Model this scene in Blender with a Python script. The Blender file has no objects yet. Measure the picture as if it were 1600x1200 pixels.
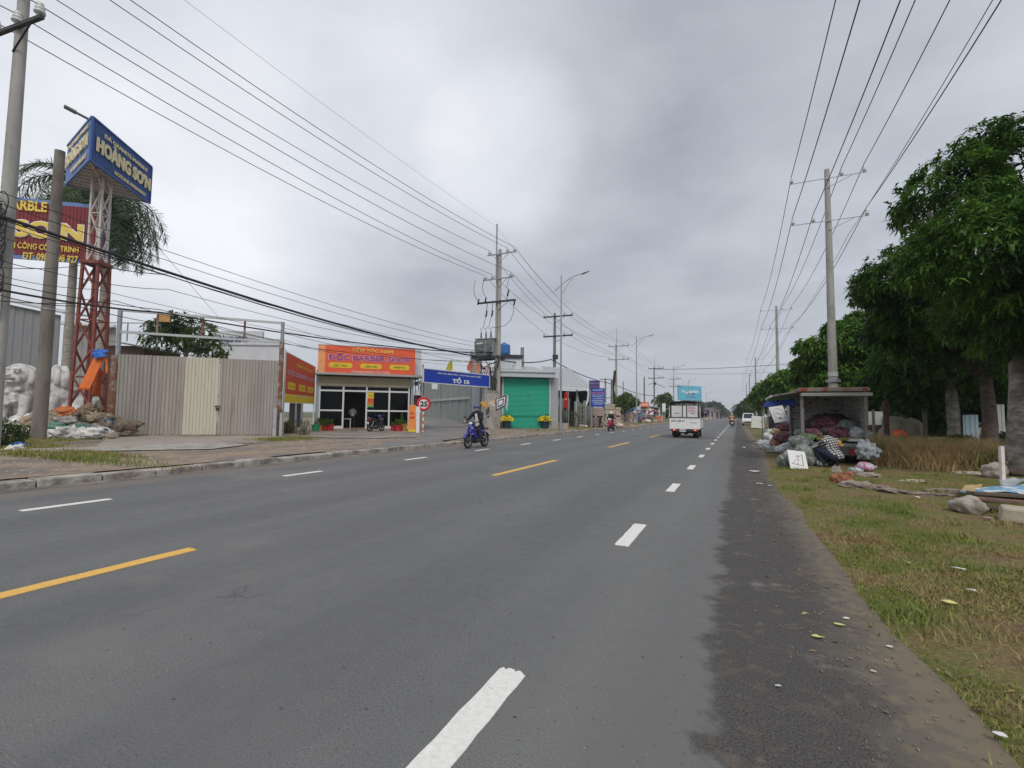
import bpy, math, random
import numpy as np
from mathutils import Vector, Matrix, noise
S=bpy.context.scene
# ---------------------------------------------------------------- camera, sky, sun, exposure
FPX=750.0; CH=1.4; YAW=math.radians(25.1337); PITCH=math.radians(3.5193); ROLL=0.011
_fw=np.array([-math.sin(YAW)*math.cos(PITCH),math.cos(YAW)*math.cos(PITCH),math.sin(PITCH)])
_rt=np.array([math.cos(YAW),math.sin(YAW),0.0]); _up=np.cross(_rt,_fw)
_r=_rt*math.cos(ROLL)+_up*math.sin(ROLL); _u=-_rt*math.sin(ROLL)+_up*math.cos(ROLL)
CAM=np.array([0,0,CH])
cd=bpy.data.cameras.new('camera'); cam=bpy.data.objects.new('camera',cd); S.collection.objects.link(cam)
cd.sensor_width=36; cd.lens=36*FPX/1600; cd.clip_end=5000; cd.clip_start=.05
cam.matrix_world=Matrix(((_r[0],_u[0],-_fw[0],0),(_r[1],_u[1],-_fw[1],0),(_r[2],_u[2],-_fw[2],CH),(0,0,0,1)))
S.camera=cam
S.view_settings.view_transform='Standard'; S.view_settings.look='None'; S.view_settings.exposure=0.46; S.view_settings.gamma=1
S.render.resolution_x=1024; S.render.resolution_y=768
SUN_EL=math.radians(50); SUN_AZ=math.radians(150)      # azimuth from +Y towards +X
W=bpy.data.worlds.new('World'); S.world=W; W.use_nodes=True
nt=W.node_tree; nt.nodes.clear(); N=nt.nodes.new; L=nt.links.new
out=N('ShaderNodeOutputWorld'); bg=N('ShaderNodeBackground'); L(bg.outputs[0],out.inputs[0])
tc=N('ShaderNodeTexCoord')
sky=N('ShaderNodeTexSky'); sky.sky_type='NISHITA'; sky.sun_disc=False; sky.sun_elevation=SUN_EL; sky.sun_rotation=SUN_AZ; sky.air_density=1; sky.dust_density=2
def vm(op,a,b=None):
    n=N('ShaderNodeVectorMath'); n.operation=op
    for i,x in enumerate((a,b)):
        if x is None: continue
        if isinstance(x,(tuple,list,float)): n.inputs[i].default_value=x
        else: L(x,n.inputs[i])
    return n
def mm(op,a,b=None,c=None,clamp=False):
    n=N('ShaderNodeMath'); n.operation=op; n.use_clamp=clamp
    for i,x in enumerate((a,b,c)):
        if x is None: continue
        if isinstance(x,(int,float)): n.inputs[i].default_value=x
        else: L(x,n.inputs[i])
    return n.outputs[0]
def pixdir(px,py):
    d=_fw+_r*(px-800)/FPX-_u*(py-600)/FPX
    return tuple(d/np.linalg.norm(d))
nd=vm('NORMALIZE',tc.outputs['Generated']).outputs[0]
sep=N('ShaderNodeSeparateXYZ'); L(nd,sep.inputs[0])
zz=mm('ADD',mm('MAXIMUM',sep.outputs[2],0.0),0.16)
cmb=N('ShaderNodeCombineXYZ'); L(mm('DIVIDE',sep.outputs[0],zz),cmb.inputs[0]); L(mm('DIVIDE',sep.outputs[1],zz),cmb.inputs[1])
def nz(vec,scale,detail,rough=.55,dist=0.):
    n=N('ShaderNodeTexNoise'); n.inputs['Scale'].default_value=scale; n.inputs['Detail'].default_value=detail; n.inputs['Roughness'].default_value=rough; n.inputs['Distortion'].default_value=dist
    L(vec,n.inputs['Vector']); return n.outputs['Fac']
n1=nz(cmb.outputs[0],.75,5,.5,.25); n2=nz(cmb.outputs[0],2.4,7,.6,.2)
val=mm('ADD',mm('MULTIPLY',mm('SUBTRACT',n1,.5),.62),mm('MULTIPLY',mm('SUBTRACT',n2,.5),.30))
def blob(px,py,w,amp):      # a broad brighter or darker bank of cloud in one direction of the sky
    d=vm('DOT_PRODUCT',nd,pixdir(px,py)).outputs['Value']
    m=N('ShaderNodeMapRange'); m.interpolation_type='SMOOTHERSTEP'; L(d,m.inputs[0])
    m.inputs[1].default_value=math.cos(math.radians(w)); m.inputs[2].default_value=1.0; m.inputs[3].default_value=0; m.inputs[4].default_value=amp
    return m.outputs[0]
for a in ((785,235,11,.20),(790,200,20,.16),(480,400,14,.10),(620,60,22,.08),(1060,240,34,-.10),(430,230,24,.12),(600,340,16,-.10),(930,130,20,-.05),(1290,60,24,-.02),(1000,40,22,-.03),(60,400,22,.18),(160,330,26,.10),(250,20,18,-.06),(1500,160,20,.02),(900,380,22,-.04)):
    val=mm('ADD',val,blob(*a))
cr=N('ShaderNodeValToRGB'); L(mm('ADD',val,.5),cr.inputs[0])
e=cr.color_ramp.elements; e[0].position=.15; e[0].color=(.225,.245,.285,1); e[1].position=.95; e[1].color=(.74,.75,.79,1)
x=e.new(.5); x.color=(.445,.475,.525,1)
hz=N('ShaderNodeMapRange'); hz.interpolation_type='SMOOTHSTEP'; L(sep.outputs[2],hz.inputs[0]); hz.inputs[1].default_value=0.0; hz.inputs[2].default_value=.28; hz.inputs[3].default_value=.75; hz.inputs[4].default_value=0
mx=N('ShaderNodeMix'); mx.data_type='RGBA'; L(hz.outputs[0],mx.inputs[0]); L(cr.outputs[0],mx.inputs[6]); mx.inputs[7].default_value=(.40,.43,.47,1)
sk=vm('SCALE',sky.outputs[0]); sk.inputs[3].default_value=.05
ad=N('ShaderNodeMix'); ad.data_type='RGBA'; ad.inputs[0].default_value=.06; L(mx.outputs[2],ad.inputs[6]); L(sk.outputs[0],ad.inputs[7])
L(ad.outputs[2],bg.inputs[0]); bg.inputs[1].default_value=1.0
sd=bpy.data.lights.new('sun','SUN'); sd.energy=1.35; sd.angle=math.radians(22); sd.color=(1,.96,.9)
so=bpy.data.objects.new('sun',sd); S.collection.objects.link(so)
so.rotation_euler=(math.radians(90)-SUN_EL,0,math.pi-SUN_AZ)

# ---------------------------------------------------------------- photograph pixel -> place in the world
def ray(px,py): return _fw+_r*(px-800)/FPX-_u*(py-600)/FPX
def gnd(px,py,z=0.0):
    d=ray(px,py); p=CAM+d*(z-CH)/d[2]; return Vector((p[0],p[1],z))
def at(px,py,zc): return Vector(CAM+ray(px,py)*zc)
def zcof(p): return float((np.array(p)-CAM)@_fw)
def Zat(p,py):
    """height above p's foot that shows at photo row py"""
    a=np.array(p)-CAM; a[2]=0
    # 600-F*(v.u)/(v.f)=py
    k=(600-py)/FPX
    return float(-(a@_u-k*(a@_fw))/(_u[2]-k*_fw[2]))+CH
class Fr:
    """vertical plane through two ground points; local x along it, y away from the road, z up"""
    def __init__(s,a,b):
        s.O=Vector(a); d=Vector(b)-s.O; s.rz=math.atan2(d.y,d.x); s.w=math.hypot(d.x,d.y)
        s.u=Vector((math.cos(s.rz),math.sin(s.rz),0)); s.n=Vector((-math.sin(s.rz),math.cos(s.rz),0))
    def uz(s,px,py,v=0.0):
        d=Vector(ray(px,py)); o=Vector(CAM)-s.O-s.n*v
        t=-o.dot(s.n)/d.dot(s.n); p=o+d*t
        return p.dot(s.u), p.z
# ---------------------------------------------------------------- materials
_m={}
def M(name,col=(.5,.5,.5),r=.7,metal=0.,var=.18,sc=4.,bump=0.,bsc=None,col2=None,c2sc=1.5,c2=.55,c2w=.08,coat=0.,stretch=None,trans=0.,detail=4.,spec=.4):
    if name in _m: return _m[name]
    m=bpy.data.materials.new(name); m.use_nodes=True; t=m.node_tree; n=t.nodes; l=t.links.new
    p=n['Principled BSDF']; p.inputs['Roughness'].default_value=r; p.inputs['Metallic'].default_value=metal; p.inputs['Coat Weight'].default_value=coat
    p.inputs['Specular IOR Level'].default_value=spec
    tc=n.new('ShaderNodeTexCoord'); vec=tc.outputs['Object']
    if stretch:
        mp=n.new('ShaderNodeMapping'); mp.inputs['Scale'].default_value=stretch; l(vec,mp.inputs[0]); vec=mp.outputs[0]
    nn=n.new('ShaderNodeTexNoise'); nn.inputs['Scale'].default_value=sc; nn.inputs['Detail'].default_value=detail; nn.inputs['Roughness'].default_value=.6; l(vec,nn.inputs['Vector'])
    cr=n.new('ShaderNodeValToRGB'); l(nn.outputs['Fac'],cr.inputs[0])
    a=tuple(max(0,c*(1-var)) for c in col); b=tuple(min(1,c*(1+var)) for c in col)
    cr.color_ramp.elements[0].position=.3; cr.color_ramp.elements[0].color=(*a,1); cr.color_ramp.elements[1].position=.7; cr.color_ramp.elements[1].color=(*b,1)
    o=cr.outputs[0]
    if col2:
        n2=n.new('ShaderNodeTexNoise'); n2.inputs['Scale'].default_value=c2sc; n2.inputs['Detail'].default_value=8; n2.inputs['Roughness'].default_value=.65; l(vec,n2.inputs['Vector'])
        mr=n.new('ShaderNodeMapRange'); mr.interpolation_type='SMOOTHSTEP'; l(n2.outputs['Fac'],mr.inputs[0]); mr.inputs[1].default_value=c2-c2w; mr.inputs[2].default_value=c2+c2w
        mx=n.new('ShaderNodeMix'); mx.data_type='RGBA'; l(mr.outputs[0],mx.inputs[0]); l(o,mx.inputs[6]); mx.inputs[7].default_value=(*col2,1); o=mx.outputs[2]
    l(o,p.inputs['Base Color'])
    if bump:
        nb=n.new('ShaderNodeTexNoise'); nb.inputs['Scale'].default_value=bsc or sc*4; nb.inputs['Detail'].default_value=5; l(vec,nb.inputs['Vector'])
        bp=n.new('ShaderNodeBump'); bp.inputs['Strength'].default_value=min(1,bump); bp.inputs['Distance'].default_value=.02; l(nb.outputs['Fac'],bp.inputs['Height']); l(bp.outputs[0],p.inputs['Normal'])
    _m[name]=m; return m
def glass(name='window glass',col=(.42,.45,.46),op=.45,r=.04):
    if name in _m: return _m[name]
    m=bpy.data.materials.new(name); m.use_nodes=True; t=m.node_tree; n=t.nodes; n.clear(); l=t.links.new
    o=n.new('ShaderNodeOutputMaterial'); tr=n.new('ShaderNodeBsdfTransparent'); tr.inputs[0].default_value=(*col,1)
    g=n.new('ShaderNodeBsdfGlossy'); g.inputs['Roughness'].default_value=r; g.inputs[0].default_value=(.45,.47,.48,1)
    fr=n.new('ShaderNodeFresnel'); fr.inputs[0].default_value=1.35
    mx=n.new('ShaderNodeMixShader'); l(fr.outputs[0],mx.inputs[0]); l(tr.outputs[0],mx.inputs[1]); l(g.outputs[0],mx.inputs[2]); l(mx.outputs[0],o.inputs[0])
    _m[name]=m; return m
def leafmat(name,a,b,c,sc=1.2,sp=.12,tr=.35):
    """leaf: diffuse with light coming through; colours a (deep), b (mid), c (fresh) in clumps"""
    if name in _m: return _m[name]
    m=bpy.data.materials.new(name); m.use_nodes=True; t=m.node_tree; n=t.nodes; l=t.links.new; p=n['Principled BSDF']; p.inputs['Roughness'].default_value=.55; p.inputs['Specular IOR Level'].default_value=sp
    tc=n.new('ShaderNodeTexCoord'); cols=[]
    def noi(s,d):
        q=n.new('ShaderNodeTexNoise'); q.inputs['Scale'].default_value=s; q.inputs['Detail'].default_value=d; l(tc.outputs['Object'],q.inputs['Vector']); return q.outputs['Fac']
    ad=n.new('ShaderNodeMath'); ad.operation='ADD'; l(noi(sc,4),ad.inputs[0]); w=n.new('ShaderNodeMath'); w.operation='MULTIPLY_ADD'; l(noi(sc*9,2),w.inputs[0]); w.inputs[1].default_value=.7; w.inputs[2].default_value=-.35; l(w.outputs[0],ad.inputs[1])
    cr=n.new('ShaderNodeValToRGB'); l(ad.outputs[0],cr.inputs[0]); e=cr.color_ramp.elements; e[0].position=.32; e[0].color=(*a,1); e[1].position=.72; e[1].color=(*c,1); x=e.new(.5); x.color=(*b,1)
    l(cr.outputs[0],p.inputs['Base Color']); tb=n.new('ShaderNodeBsdfTranslucent'); l(cr.outputs[0],tb.inputs[0]); mx=n.new('ShaderNodeMixShader'); mx.inputs[0].default_value=tr; l(p.outputs[0],mx.inputs[1]); l(tb.outputs[0],mx.inputs[2]); l(mx.outputs[0],n['Material Output'].inputs[0])
    _m[name]=m; return m
# ---------------------------------------------------------------- mesh building
def V(*a): return Vector(a)
def basis_to(d):
    d=d.normalized(); a=V(0,0,1) if abs(d.z)<.95 else V(1,0,0); x=d.cross(a).normalized(); y=d.cross(x).normalized(); return x,y
class B:
    def __init__(s): s.v=[]; s.f=[]; s.m=[]
    def add(s,vs,fs,mi=0):
        k=len(s.v); s.v+= [tuple(x) for x in vs]; s.f+=[tuple(i+k for i in f) for f in fs]; s.m+=[mi]*len(fs); return s
    def box(s,c,d,rot=None,mi=0,taper=1.0):
        vs=[]
        for z in (-.5,.5):
            q=taper if z>0 else 1.
            for x,y in ((-.5,-.5),(.5,-.5),(.5,.5),(-.5,.5)):
                p=V(x*d[0]*q,y*d[1]*q,z*d[2])
                if rot is not None: p=rot@p
                vs.append(p+V(*c))
        return s.add(vs,[(0,3,2,1),(4,5,6,7),(0,1,5,4),(1,2,6,5),(2,3,7,6),(3,0,4,7)],mi)
    def bb(s,x0,x1,y0,y1,z0,z1,mi=0): return s.box(((x0+x1)/2,(y0+y1)/2,(z0+z1)/2),(abs(x1-x0),abs(y1-y0),abs(z1-z0)),mi=mi)
    def tube(s,pts,r,n=8,mi=0,caps=True,sq=1.0):
        pts=[V(*p) for p in pts]; k=len(pts); rs=r if isinstance(r,(list,tuple)) else [r]*k
        vs=[]; fs=[]; X=None
        for i,p in enumerate(pts):
            d=(pts[min(i+1,k-1)]-pts[max(i-1,0)])
            if d.length<1e-9: d=V(0,0,1)
            d.normalize()
            if X is None: X,Y=basis_to(d)
            else:
                X=(X-d*X.dot(d)); X=X.normalized() if X.length>1e-6 else basis_to(d)[0]; Y=d.cross(X)
            for j in range(n):
                a=2*math.pi*j/n; vs.append(p+X*math.cos(a)*rs[i]+Y*math.sin(a)*rs[i]*sq)
        for i in range(k-1):
            for j in range(n): a=i*n+j; b=i*n+(j+1)%n; fs.append((a,b,b+n,a+n))
        if caps: fs.append(tuple(range(n-1,-1,-1))); fs.append(tuple((k-1)*n+j for j in range(n)))
        return s.add(vs,fs,mi)
    def cyl(s,p0,p1,r0,r1=None,n=12,mi=0): return s.tube([p0,p1],[r0,r0 if r1 is None else r1],n,mi)
    def bar(s,p0,p1,w,h=None,mi=0):
        p0,p1=V(*p0),V(*p1); d=(p1-p0).normalized(); h=h or w
        z=V(0,0,1) if abs(d.z)<.95 else V(0,1,0); x=d.cross(z).normalized(); y=x.cross(d).normalized()
        vs=[p+x*a*w/2+y*b*h/2 for p in (p0,p1) for a,b in ((-1,-1),(1,-1),(1,1),(-1,1))]
        return s.add(vs,[(0,1,2,3),(7,6,5,4),(0,4,5,1),(1,5,6,2),(2,6,7,3),(3,7,4,0)],mi)
    def ell(s,c,r,n=14,m=9,rot=None,mi=0):
        c=V(*c); r=r if isinstance(r,(tuple,list)) else (r,r,r); vs=[]; fs=[]
        for i in range(m+1):
            t=math.pi*i/m
            for j in range(n):
                a=2*math.pi*j/n; p=V(math.sin(t)*math.cos(a)*r[0],math.sin(t)*math.sin(a)*r[1],math.cos(t)*r[2])
                if rot is not None: p=rot@p
                vs.append(p+c)
        for i in range(m):
            for j in range(n):
                a=i*n+j; b=i*n+(j+1)%n
                fs.append((a,a+n,b+n,b))
        return s.add(vs,fs,mi)
    def cap(s,p0,r0,p1,r1,n=12,mi=0):
        p0,p1=V(*p0),V(*p1); d=p1-p0; L_=d.length or 1e-4; d=d/L_ if L_>1e-4 else V(0,0,1)
        pts=[];rs=[]
        for a in (-90,-60,-30): pts.append(p0+d*r0*math.sin(math.radians(a))); rs.append(max(r0*math.cos(math.radians(a)),r0*.02))
        pts.append(p0);rs.append(r0);pts.append(p1);rs.append(r1)
        for a in (30,60,90): pts.append(p1+d*r1*math.sin(math.radians(a))); rs.append(max(r1*math.cos(math.radians(a)),r1*.02))
        return s.tube(pts,rs,n,mi)
    def torus(s,c,R,r,ax='x',n=28,k=8,mi=0,sq=1.):
        pts=[]; vs=[];fs=[]; c=V(*c)
        for i in range(n):
            a=2*math.pi*i/n
            for j in range(k):
                b=2*math.pi*j/k; q=R+r*math.cos(b); h=r*math.sin(b)*sq
                p=V(q*math.cos(a),q*math.sin(a),h)
                if ax=='x': p=V(h,p.x,p.y)
                elif ax=='y': p=V(p.x,h,p.y)
                vs.append(p+c)
        for i in range(n):
            for j in range(k):
                a=i*k+j; b=i*k+(j+1)%k; c2=((i+1)%n)*k+(j+1)%k; d=((i+1)%n)*k+j
                fs.append((a,d,c2,b))
        return s.add(vs,fs,mi)
    def ext(s,poly,a,b,plane='xz',mi=0):
        """polygon (2-D) extruded: plane xz -> along y, xy -> along z, yz -> along x"""
        n=len(poly)
        def P(p,h): return {'xz':(p[0],h,p[1]),'xy':(p[0],p[1],h),'yz':(h,p[0],p[1])}[plane]
        vs=[P(p,a) for p in poly]+[P(p,b) for p in poly]
        fs=[tuple(range(n)),tuple(range(2*n-1,n-1,-1))]+[(i,i+n,(i+1)%n+n,(i+1)%n) for i in range(n)]
        return s.add(vs,fs,mi)
    def lathe(s,prof,c=(0,0,0),n=16,mi=0):
        vs=[];fs=[];k=len(prof)
        for r,z in prof:
            for j in range(n): a=2*math.pi*j/n; vs.append((c[0]+r*math.cos(a),c[1]+r*math.sin(a),c[2]+z))
        for i in range(k-1):
            for j in range(n): a=i*n+j;b=i*n+(j+1)%n; fs.append((a,b,b+n,a+n))
        return s.add(vs,fs,mi)
    def corr(s,x0,x1,z0,z1,y=0.,pitch=.2,dep=.03,mi=0,z1b=None,th=.004):
        """trapezoid-profile sheet metal in the xz plane"""
        n=max(1,int(round((x1-x0)/pitch))); p=(x1-x0)/n; xs=[];ys=[]
        for i in range(n):
            for a,d in ((0,0),(.3,0),(.42,1),(.88,1)): xs.append(x0+(i+a)*p); ys.append(y-d*dep)
        xs.append(x1); ys.append(y)
        k=len(xs); z1b=z1 if z1b is None else z1b
        zt=[z1+(z1b-z1)*(x-x0)/(x1-x0)+.022*noise.noise(V(round((x-x0)/.55),7.7,z1)) for x in xs]; ys=[q+.018*noise.noise(V(x*1.7,q*3,z0+3)) for x,q in zip(xs,ys)]
        vs=[(xs[i],ys[i],z0) for i in range(k)]+[(xs[i],ys[i],zt[i]) for i in range(k)]+[(xs[i],ys[i]+th,z0) for i in range(k)]+[(xs[i],ys[i]+th,zt[i]) for i in range(k)]
        fs=[(i,i+1,k+i+1,k+i) for i in range(k-1)]+[(2*k+i+1,2*k+i,3*k+i,3*k+i+1) for i in range(k-1)]+[(k+i,k+i+1,3*k+i+1,3*k+i) for i in range(k-1)]
        return s.add(vs,fs,mi)
    def mesh(s,name):
        me=bpy.data.meshes.new(name); me.from_pydata(s.v,[],s.f); return me
    def obj(s,name,mats,parent=None,smooth=False,bevel=0.,loc=None,rz=None,auto=None):
        me=s.mesh(name); mats=mats if isinstance(mats,(list,tuple)) else [mats]
        for m in mats: me.materials.append(m)
        if len(mats)>1: me.polygons.foreach_set('material_index',s.m)
        if smooth: me.polygons.foreach_set('use_smooth',[True]*len(me.polygons))
        me.update()
        if auto: me.set_sharp_from_angle(angle=math.radians(auto))
        o=bpy.data.objects.new(name,me); S.collection.objects.link(o)
        if parent: o.parent=parent
        if loc is not None: o.location=loc
        if rz is not None: o.rotation_euler=(0,0,rz)
        if bevel:
            bv=o.modifiers.new('bevel','BEVEL'); bv.width=bevel; bv.segments=2; bv.limit_method='ANGLE'; bv.angle_limit=math.radians(40)
        return o
def fused(b,name,mats,parent=None,voxel=.02,smooth=4,loc=None,rz=None,disp=None):
    """the builder's shapes melted into one continuous skin"""
    o=b.obj('tmp_'+name,[mats] if not isinstance(mats,list) else mats)
    r=o.modifiers.new('r','REMESH'); r.mode='VOXEL'; r.voxel_size=voxel; r.use_smooth_shade=True
    if smooth: q=o.modifiers.new('s','SMOOTH'); q.iterations=smooth; q.factor=.5
    dg=bpy.context.evaluated_depsgraph_get(); dg.update(); me=bpy.data.meshes.new_from_object(o.evaluated_get(dg))
    bpy.data.objects.remove(o); me.name=name
    if disp:
        co=np.empty(len(me.vertices)*3); me.vertices.foreach_get('co',co); co=co.reshape(-1,3)
        for i in range(len(co)): co[i]=disp(Vector(co[i]))
        me.vertices.foreach_set('co',co.ravel()); me.update()
    n=bpy.data.objects.new(name,me); S.collection.objects.link(n)
    me.polygons.foreach_set('use_smooth',[True]*len(me.polygons))
    if parent: n.parent=parent
    if loc is not None: n.location=loc
    if rz is not None: n.rotation_euler=(0,0,rz)
    return n
def tag(o,label,cat,group=None):
    o['label']=label; o['category']=cat
    if group: o['group']=group
    return o
def thing(name,label,cat,loc=(0,0,0),rz=0.,group=None,rot=None):
    o=bpy.data.objects.new(name,None); o.empty_display_size=.2; S.collection.objects.link(o); o.location=loc; o.rotation_euler=rot or (0,0,rz)
    return tag(o,label,cat,group)
def struct(o,kind='structure'): o['kind']=kind; return o
KIDS={}
def clone(r,loc=None,rz=None,label=None,scale=None,swap=None):
    def cp(o,par):
        c=o.copy(); S.collection.objects.link(c)
        if par: c.parent=par
        if swap and c.type=='MESH':
            for old,new in swap:
                if c.data.materials and old.name in [m.name for m in c.data.materials]:
                    c.data=c.data.copy()
                    for i,m in enumerate(c.data.materials):
                        if m.name==old.name: c.data.materials[i]=new
        for ch in kids[o.name]: cp(ch,c)
        return c
    kids={}
    for o in S.objects: kids.setdefault(o.name,[]); 
    for o in S.objects:
        if o.parent: kids[o.parent.name].append(o)
    c=cp(r,None)
    if loc is not None: c.location=loc
    if rz is not None: c.rotation_euler=(0,0,rz)
    if scale: c.scale=(scale,)*3 if not isinstance(scale,tuple) else scale
    if label: c['label']=label
    return c
def lettering(text,x0,x1,z0,z1,y,mat,parent,bold=.0,extr=.004,name='lettering',slant=0.,rot=None):
    """raised letters filling the box x0..x1, z0..z1 of a sign that faces local -y"""
    plain=text.replace('Đ','D').replace('Ơ',"O\u2019").replace('Ư',"U\u2019")
    cu=bpy.data.curves.new(name,'FONT'); cu.body=plain; cu.extrude=0; cu.offset=bold; cu.shear=slant; cu.resolution_u=3
    o=bpy.data.objects.new(name,cu); S.collection.objects.link(o)
    bpy.context.view_layer.update()
    me=bpy.data.meshes.new_from_object(o)
    co=np.empty(len(me.vertices)*3); me.vertices.foreach_get('co',co); co=co.reshape(-1,3)
    lo=co.min(0).copy(); hi=co.max(0).copy()
    extra=[]
    for i,ch in enumerate(text):
        if ch=='Đ':
            pre=text[:i].replace('Đ','D').replace('Ơ',"O\u2019").replace('Ư',"U\u2019")
            def wid(s_):
                if not s_.strip(): return lo[0]
                cu.body=s_; bpy.context.view_layer.update(); m2=bpy.data.meshes.new_from_object(o); a=max(v.co.x for v in m2.vertices); bpy.data.meshes.remove(m2); return a
            w=wid(pre+'D') ; xs=w-.62; zc=.36
            extra.append((xs-.08,xs+.28,zc-.035,zc+.035))
    bpy.data.objects.remove(o)
    sx=(x1-x0)/(hi[0]-lo[0]); sz=(z1-z0)/(hi[1]-lo[1])
    v=[(x0+(p[0]-lo[0])*sx,y-extr,z0+(p[1]-lo[1])*sz) for p in co]; f=[tuple(p.vertices) for p in me.polygons]
    bpy.data.meshes.remove(me)
    b=B(); b.add(v,f)
    if extr>.006:
        # side walls
        from collections import Counter
        ec=Counter()
        for q in f:
            for i in range(len(q)): a,c=q[i],q[(i+1)%len(q)]; ec[(min(a,c),max(a,c))]+=1
        k=len(v); b.v+=[(p[0],y,p[2]) for p in v]
        for (a,c),n in ec.items():
            if n==1: b.f.append((a,c,c+k,a+k)); b.m.append(0)
    for a,c,d,e_ in extra:
        X0,X1=x0+(a-lo[0])*sx,x0+(c-lo[0])*sx; Z0,Z1=z0+(d-lo[1])*sz,z0+(e_-lo[1])*sz
        b.bb(X0,X1,y-extr-.003,y,Z0,Z1)
    return b.obj(name,mat,parent)
def fbm(p,oc=4):
    s=0;a=1;q=Vector(p)
    for _ in range(oc): s+=a*noise.noise(q); q=q*2.03; a*=.5
    return s
# ================================================================ SETTING
ZL=.15    # level of the left verge above the road
def matroad():
    m=bpy.data.materials.new('asphalt'); m.use_nodes=True; t=m.node_tree; n=t.nodes; l=t.links.new; p=n['Principled BSDF']
    p.inputs['Roughness'].default_value=.82; p.inputs['Specular IOR Level'].default_value=.35
    tc=n.new('ShaderNodeTexCoord'); v=tc.outputs['Object']
    def noi(sc,d,vec=v,ro=.6):
        q=n.new('ShaderNodeTexNoise'); q.inputs['Scale'].default_value=sc; q.inputs['Detail'].default_value=d; q.inputs['Roughness'].default_value=ro; l(vec,q.inputs['Vector']); return q.outputs['Fac']
    def math_(op,a,b):
        q=n.new('ShaderNodeMath'); q.operation=op
        for i,x in enumerate((a,b)):
            if isinstance(x,(int,float)): q.inputs[i].default_value=x
            else: l(x,q.inputs[i])
        return q.outputs[0]
    def mix(f,a,b):
        q=n.new('ShaderNodeMix'); q.data_type='RGBA'; l(f,q.inputs[0])
        for k,x in ((6,a),(7,b)):
            if isinstance(x,tuple): q.inputs[k].default_value=(*x,1)
            else: l(x,q.inputs[k])
        return q.outputs[2]
    def step(f,a,b,o0=0,o1=1):
        q=n.new('ShaderNodeMapRange'); q.interpolation_type='SMOOTHSTEP'; l(f,q.inputs[0]); q.inputs[1].default_value=a; q.inputs[2].default_value=b; q.inputs[3].default_value=o0; q.inputs[4].default_value=o1; return q.outputs[0]
    sp=n.new('ShaderNodeSeparateXYZ'); l(v,sp.inputs[0]); X=sp.outputs[0]
    mp=n.new('ShaderNodeMapping'); mp.inputs['Scale'].default_value=(1.3,.10,1); l(v,mp.inputs[0])
    streak=noi(1.4,5,mp.outputs[0])            # wheel tracks and long streaks
    grain=noi(95,4,ro=.75); patch=noi(.55,6); med=noi(7,6)
    base=mix(step(grain,.38,.62),(.087,.087,.086),(.188,.187,.183))
    base=mix(step(streak,.38,.66,0,.45),base,(.105,.106,.108))
    base=mix(step(X,-1.6,-.3,0,.6),base,(.185,.182,.172))
    vg=n.new('ShaderNodeTexVoronoi'); vg.voronoi_dimensions='2D'; vg.inputs['Scale'].default_value=7; l(v,vg.inputs['Vector'])
    base=mix(step(vg.outputs['Distance'],.025,.045,.7,0),base,(.045,.044,.042))
    vh=n.new('ShaderNodeTexVoronoi'); vh.voronoi_dimensions='2D'; vh.inputs['Scale'].default_value=5.3; l(v,vh.inputs['Vector'])
    base=mix(step(vh.outputs['Distance'],.012,.022,.8,0),base,(.38,.37,.34))
    base=mix(step(patch,.45,.7,0,.5),base,(.165,.163,.158))
    vo=n.new('ShaderNodeTexVoronoi'); vo.voronoi_dimensions='2D'; vo.inputs['Scale'].default_value=60; l(v,vo.inputs['Vector'])
    base=mix(step(vo.outputs['Distance'],.05,.14,.45,0),base,(.29,.285,.27))
    tr=math_('ABSOLUTE',math_('SINE',math_('MULTIPLY',math_('ADD',X,1.15),1.61),0),0)
    base=mix(step(math_('ADD',tr,math_('MULTIPLY',noi(.8,5,mp.outputs[0]),.5)),.75,1.3,0,.35),base,(.095,.095,.096))
    ve=n.new('ShaderNodeTexVoronoi'); ve.feature='DISTANCE_TO_EDGE'; ve.inputs['Scale'].default_value=.33; wv=n.new('ShaderNodeVectorMath'); wv.operation='MULTIPLY_ADD'; nc=n.new('ShaderNodeTexNoise'); nc.inputs['Scale'].default_value=1.2; nc.inputs['Detail'].default_value=8; l(v,nc.inputs['Vector']); l(nc.outputs['Color'],wv.inputs[0]); wv.inputs[1].default_value=(1.6,1.6,0); l(v,wv.inputs[2]); l(wv.outputs[0],ve.inputs['Vector'])
    base=mix(math_('MULTIPLY',step(ve.outputs['Distance'],.0015,.005,.55,0),step(noi(.35,3),.5,.6)),base,(.05,.05,.05))
    base=mix(step(noi(.23,4),.60,.66,0,.35),base,(.20,.195,.185))
    vo3=n.new('ShaderNodeTexVoronoi'); vo3.voronoi_dimensions='2D'; vo3.inputs['Scale'].default_value=1.7; l(v,vo3.inputs['Vector'])
    base=mix(step(vo3.outputs['Distance'],.010,.018,.8,0),base,(.03,.03,.03))
    # right shoulder: dark, earthy patch of old surfacing with a ragged edge
    mp2=n.new('ShaderNodeMapping'); mp2.inputs['Scale'].default_value=(1,1.15,1); l(v,mp2.inputs[0])
    rag=math_('ADD',math_('ADD',math_('MULTIPLY',math_('SUBTRACT',noi(3.5,9,mp2.outputs[0],.72),.5),.62),math_('MULTIPLY',math_('SUBTRACT',grain,.5),.22)),math_('MULTIPLY',math_('SUBTRACT',noi(.22,2),.5),.5))
    edge=math_('ADD',X,rag)
    sh=mix(step(grain,.38,.62),(.030,.028,.027),(.105,.095,.087))
    sh=mix(step(med,.5,.72,0,.7),sh,(.135,.11,.09))
    sh=mix(step(noi(1.7,9,v,.7),.57,.66,0,.6),sh,(.20,.185,.165))
    base=mix(step(edge,-.26,-.12),base,sh)
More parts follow.
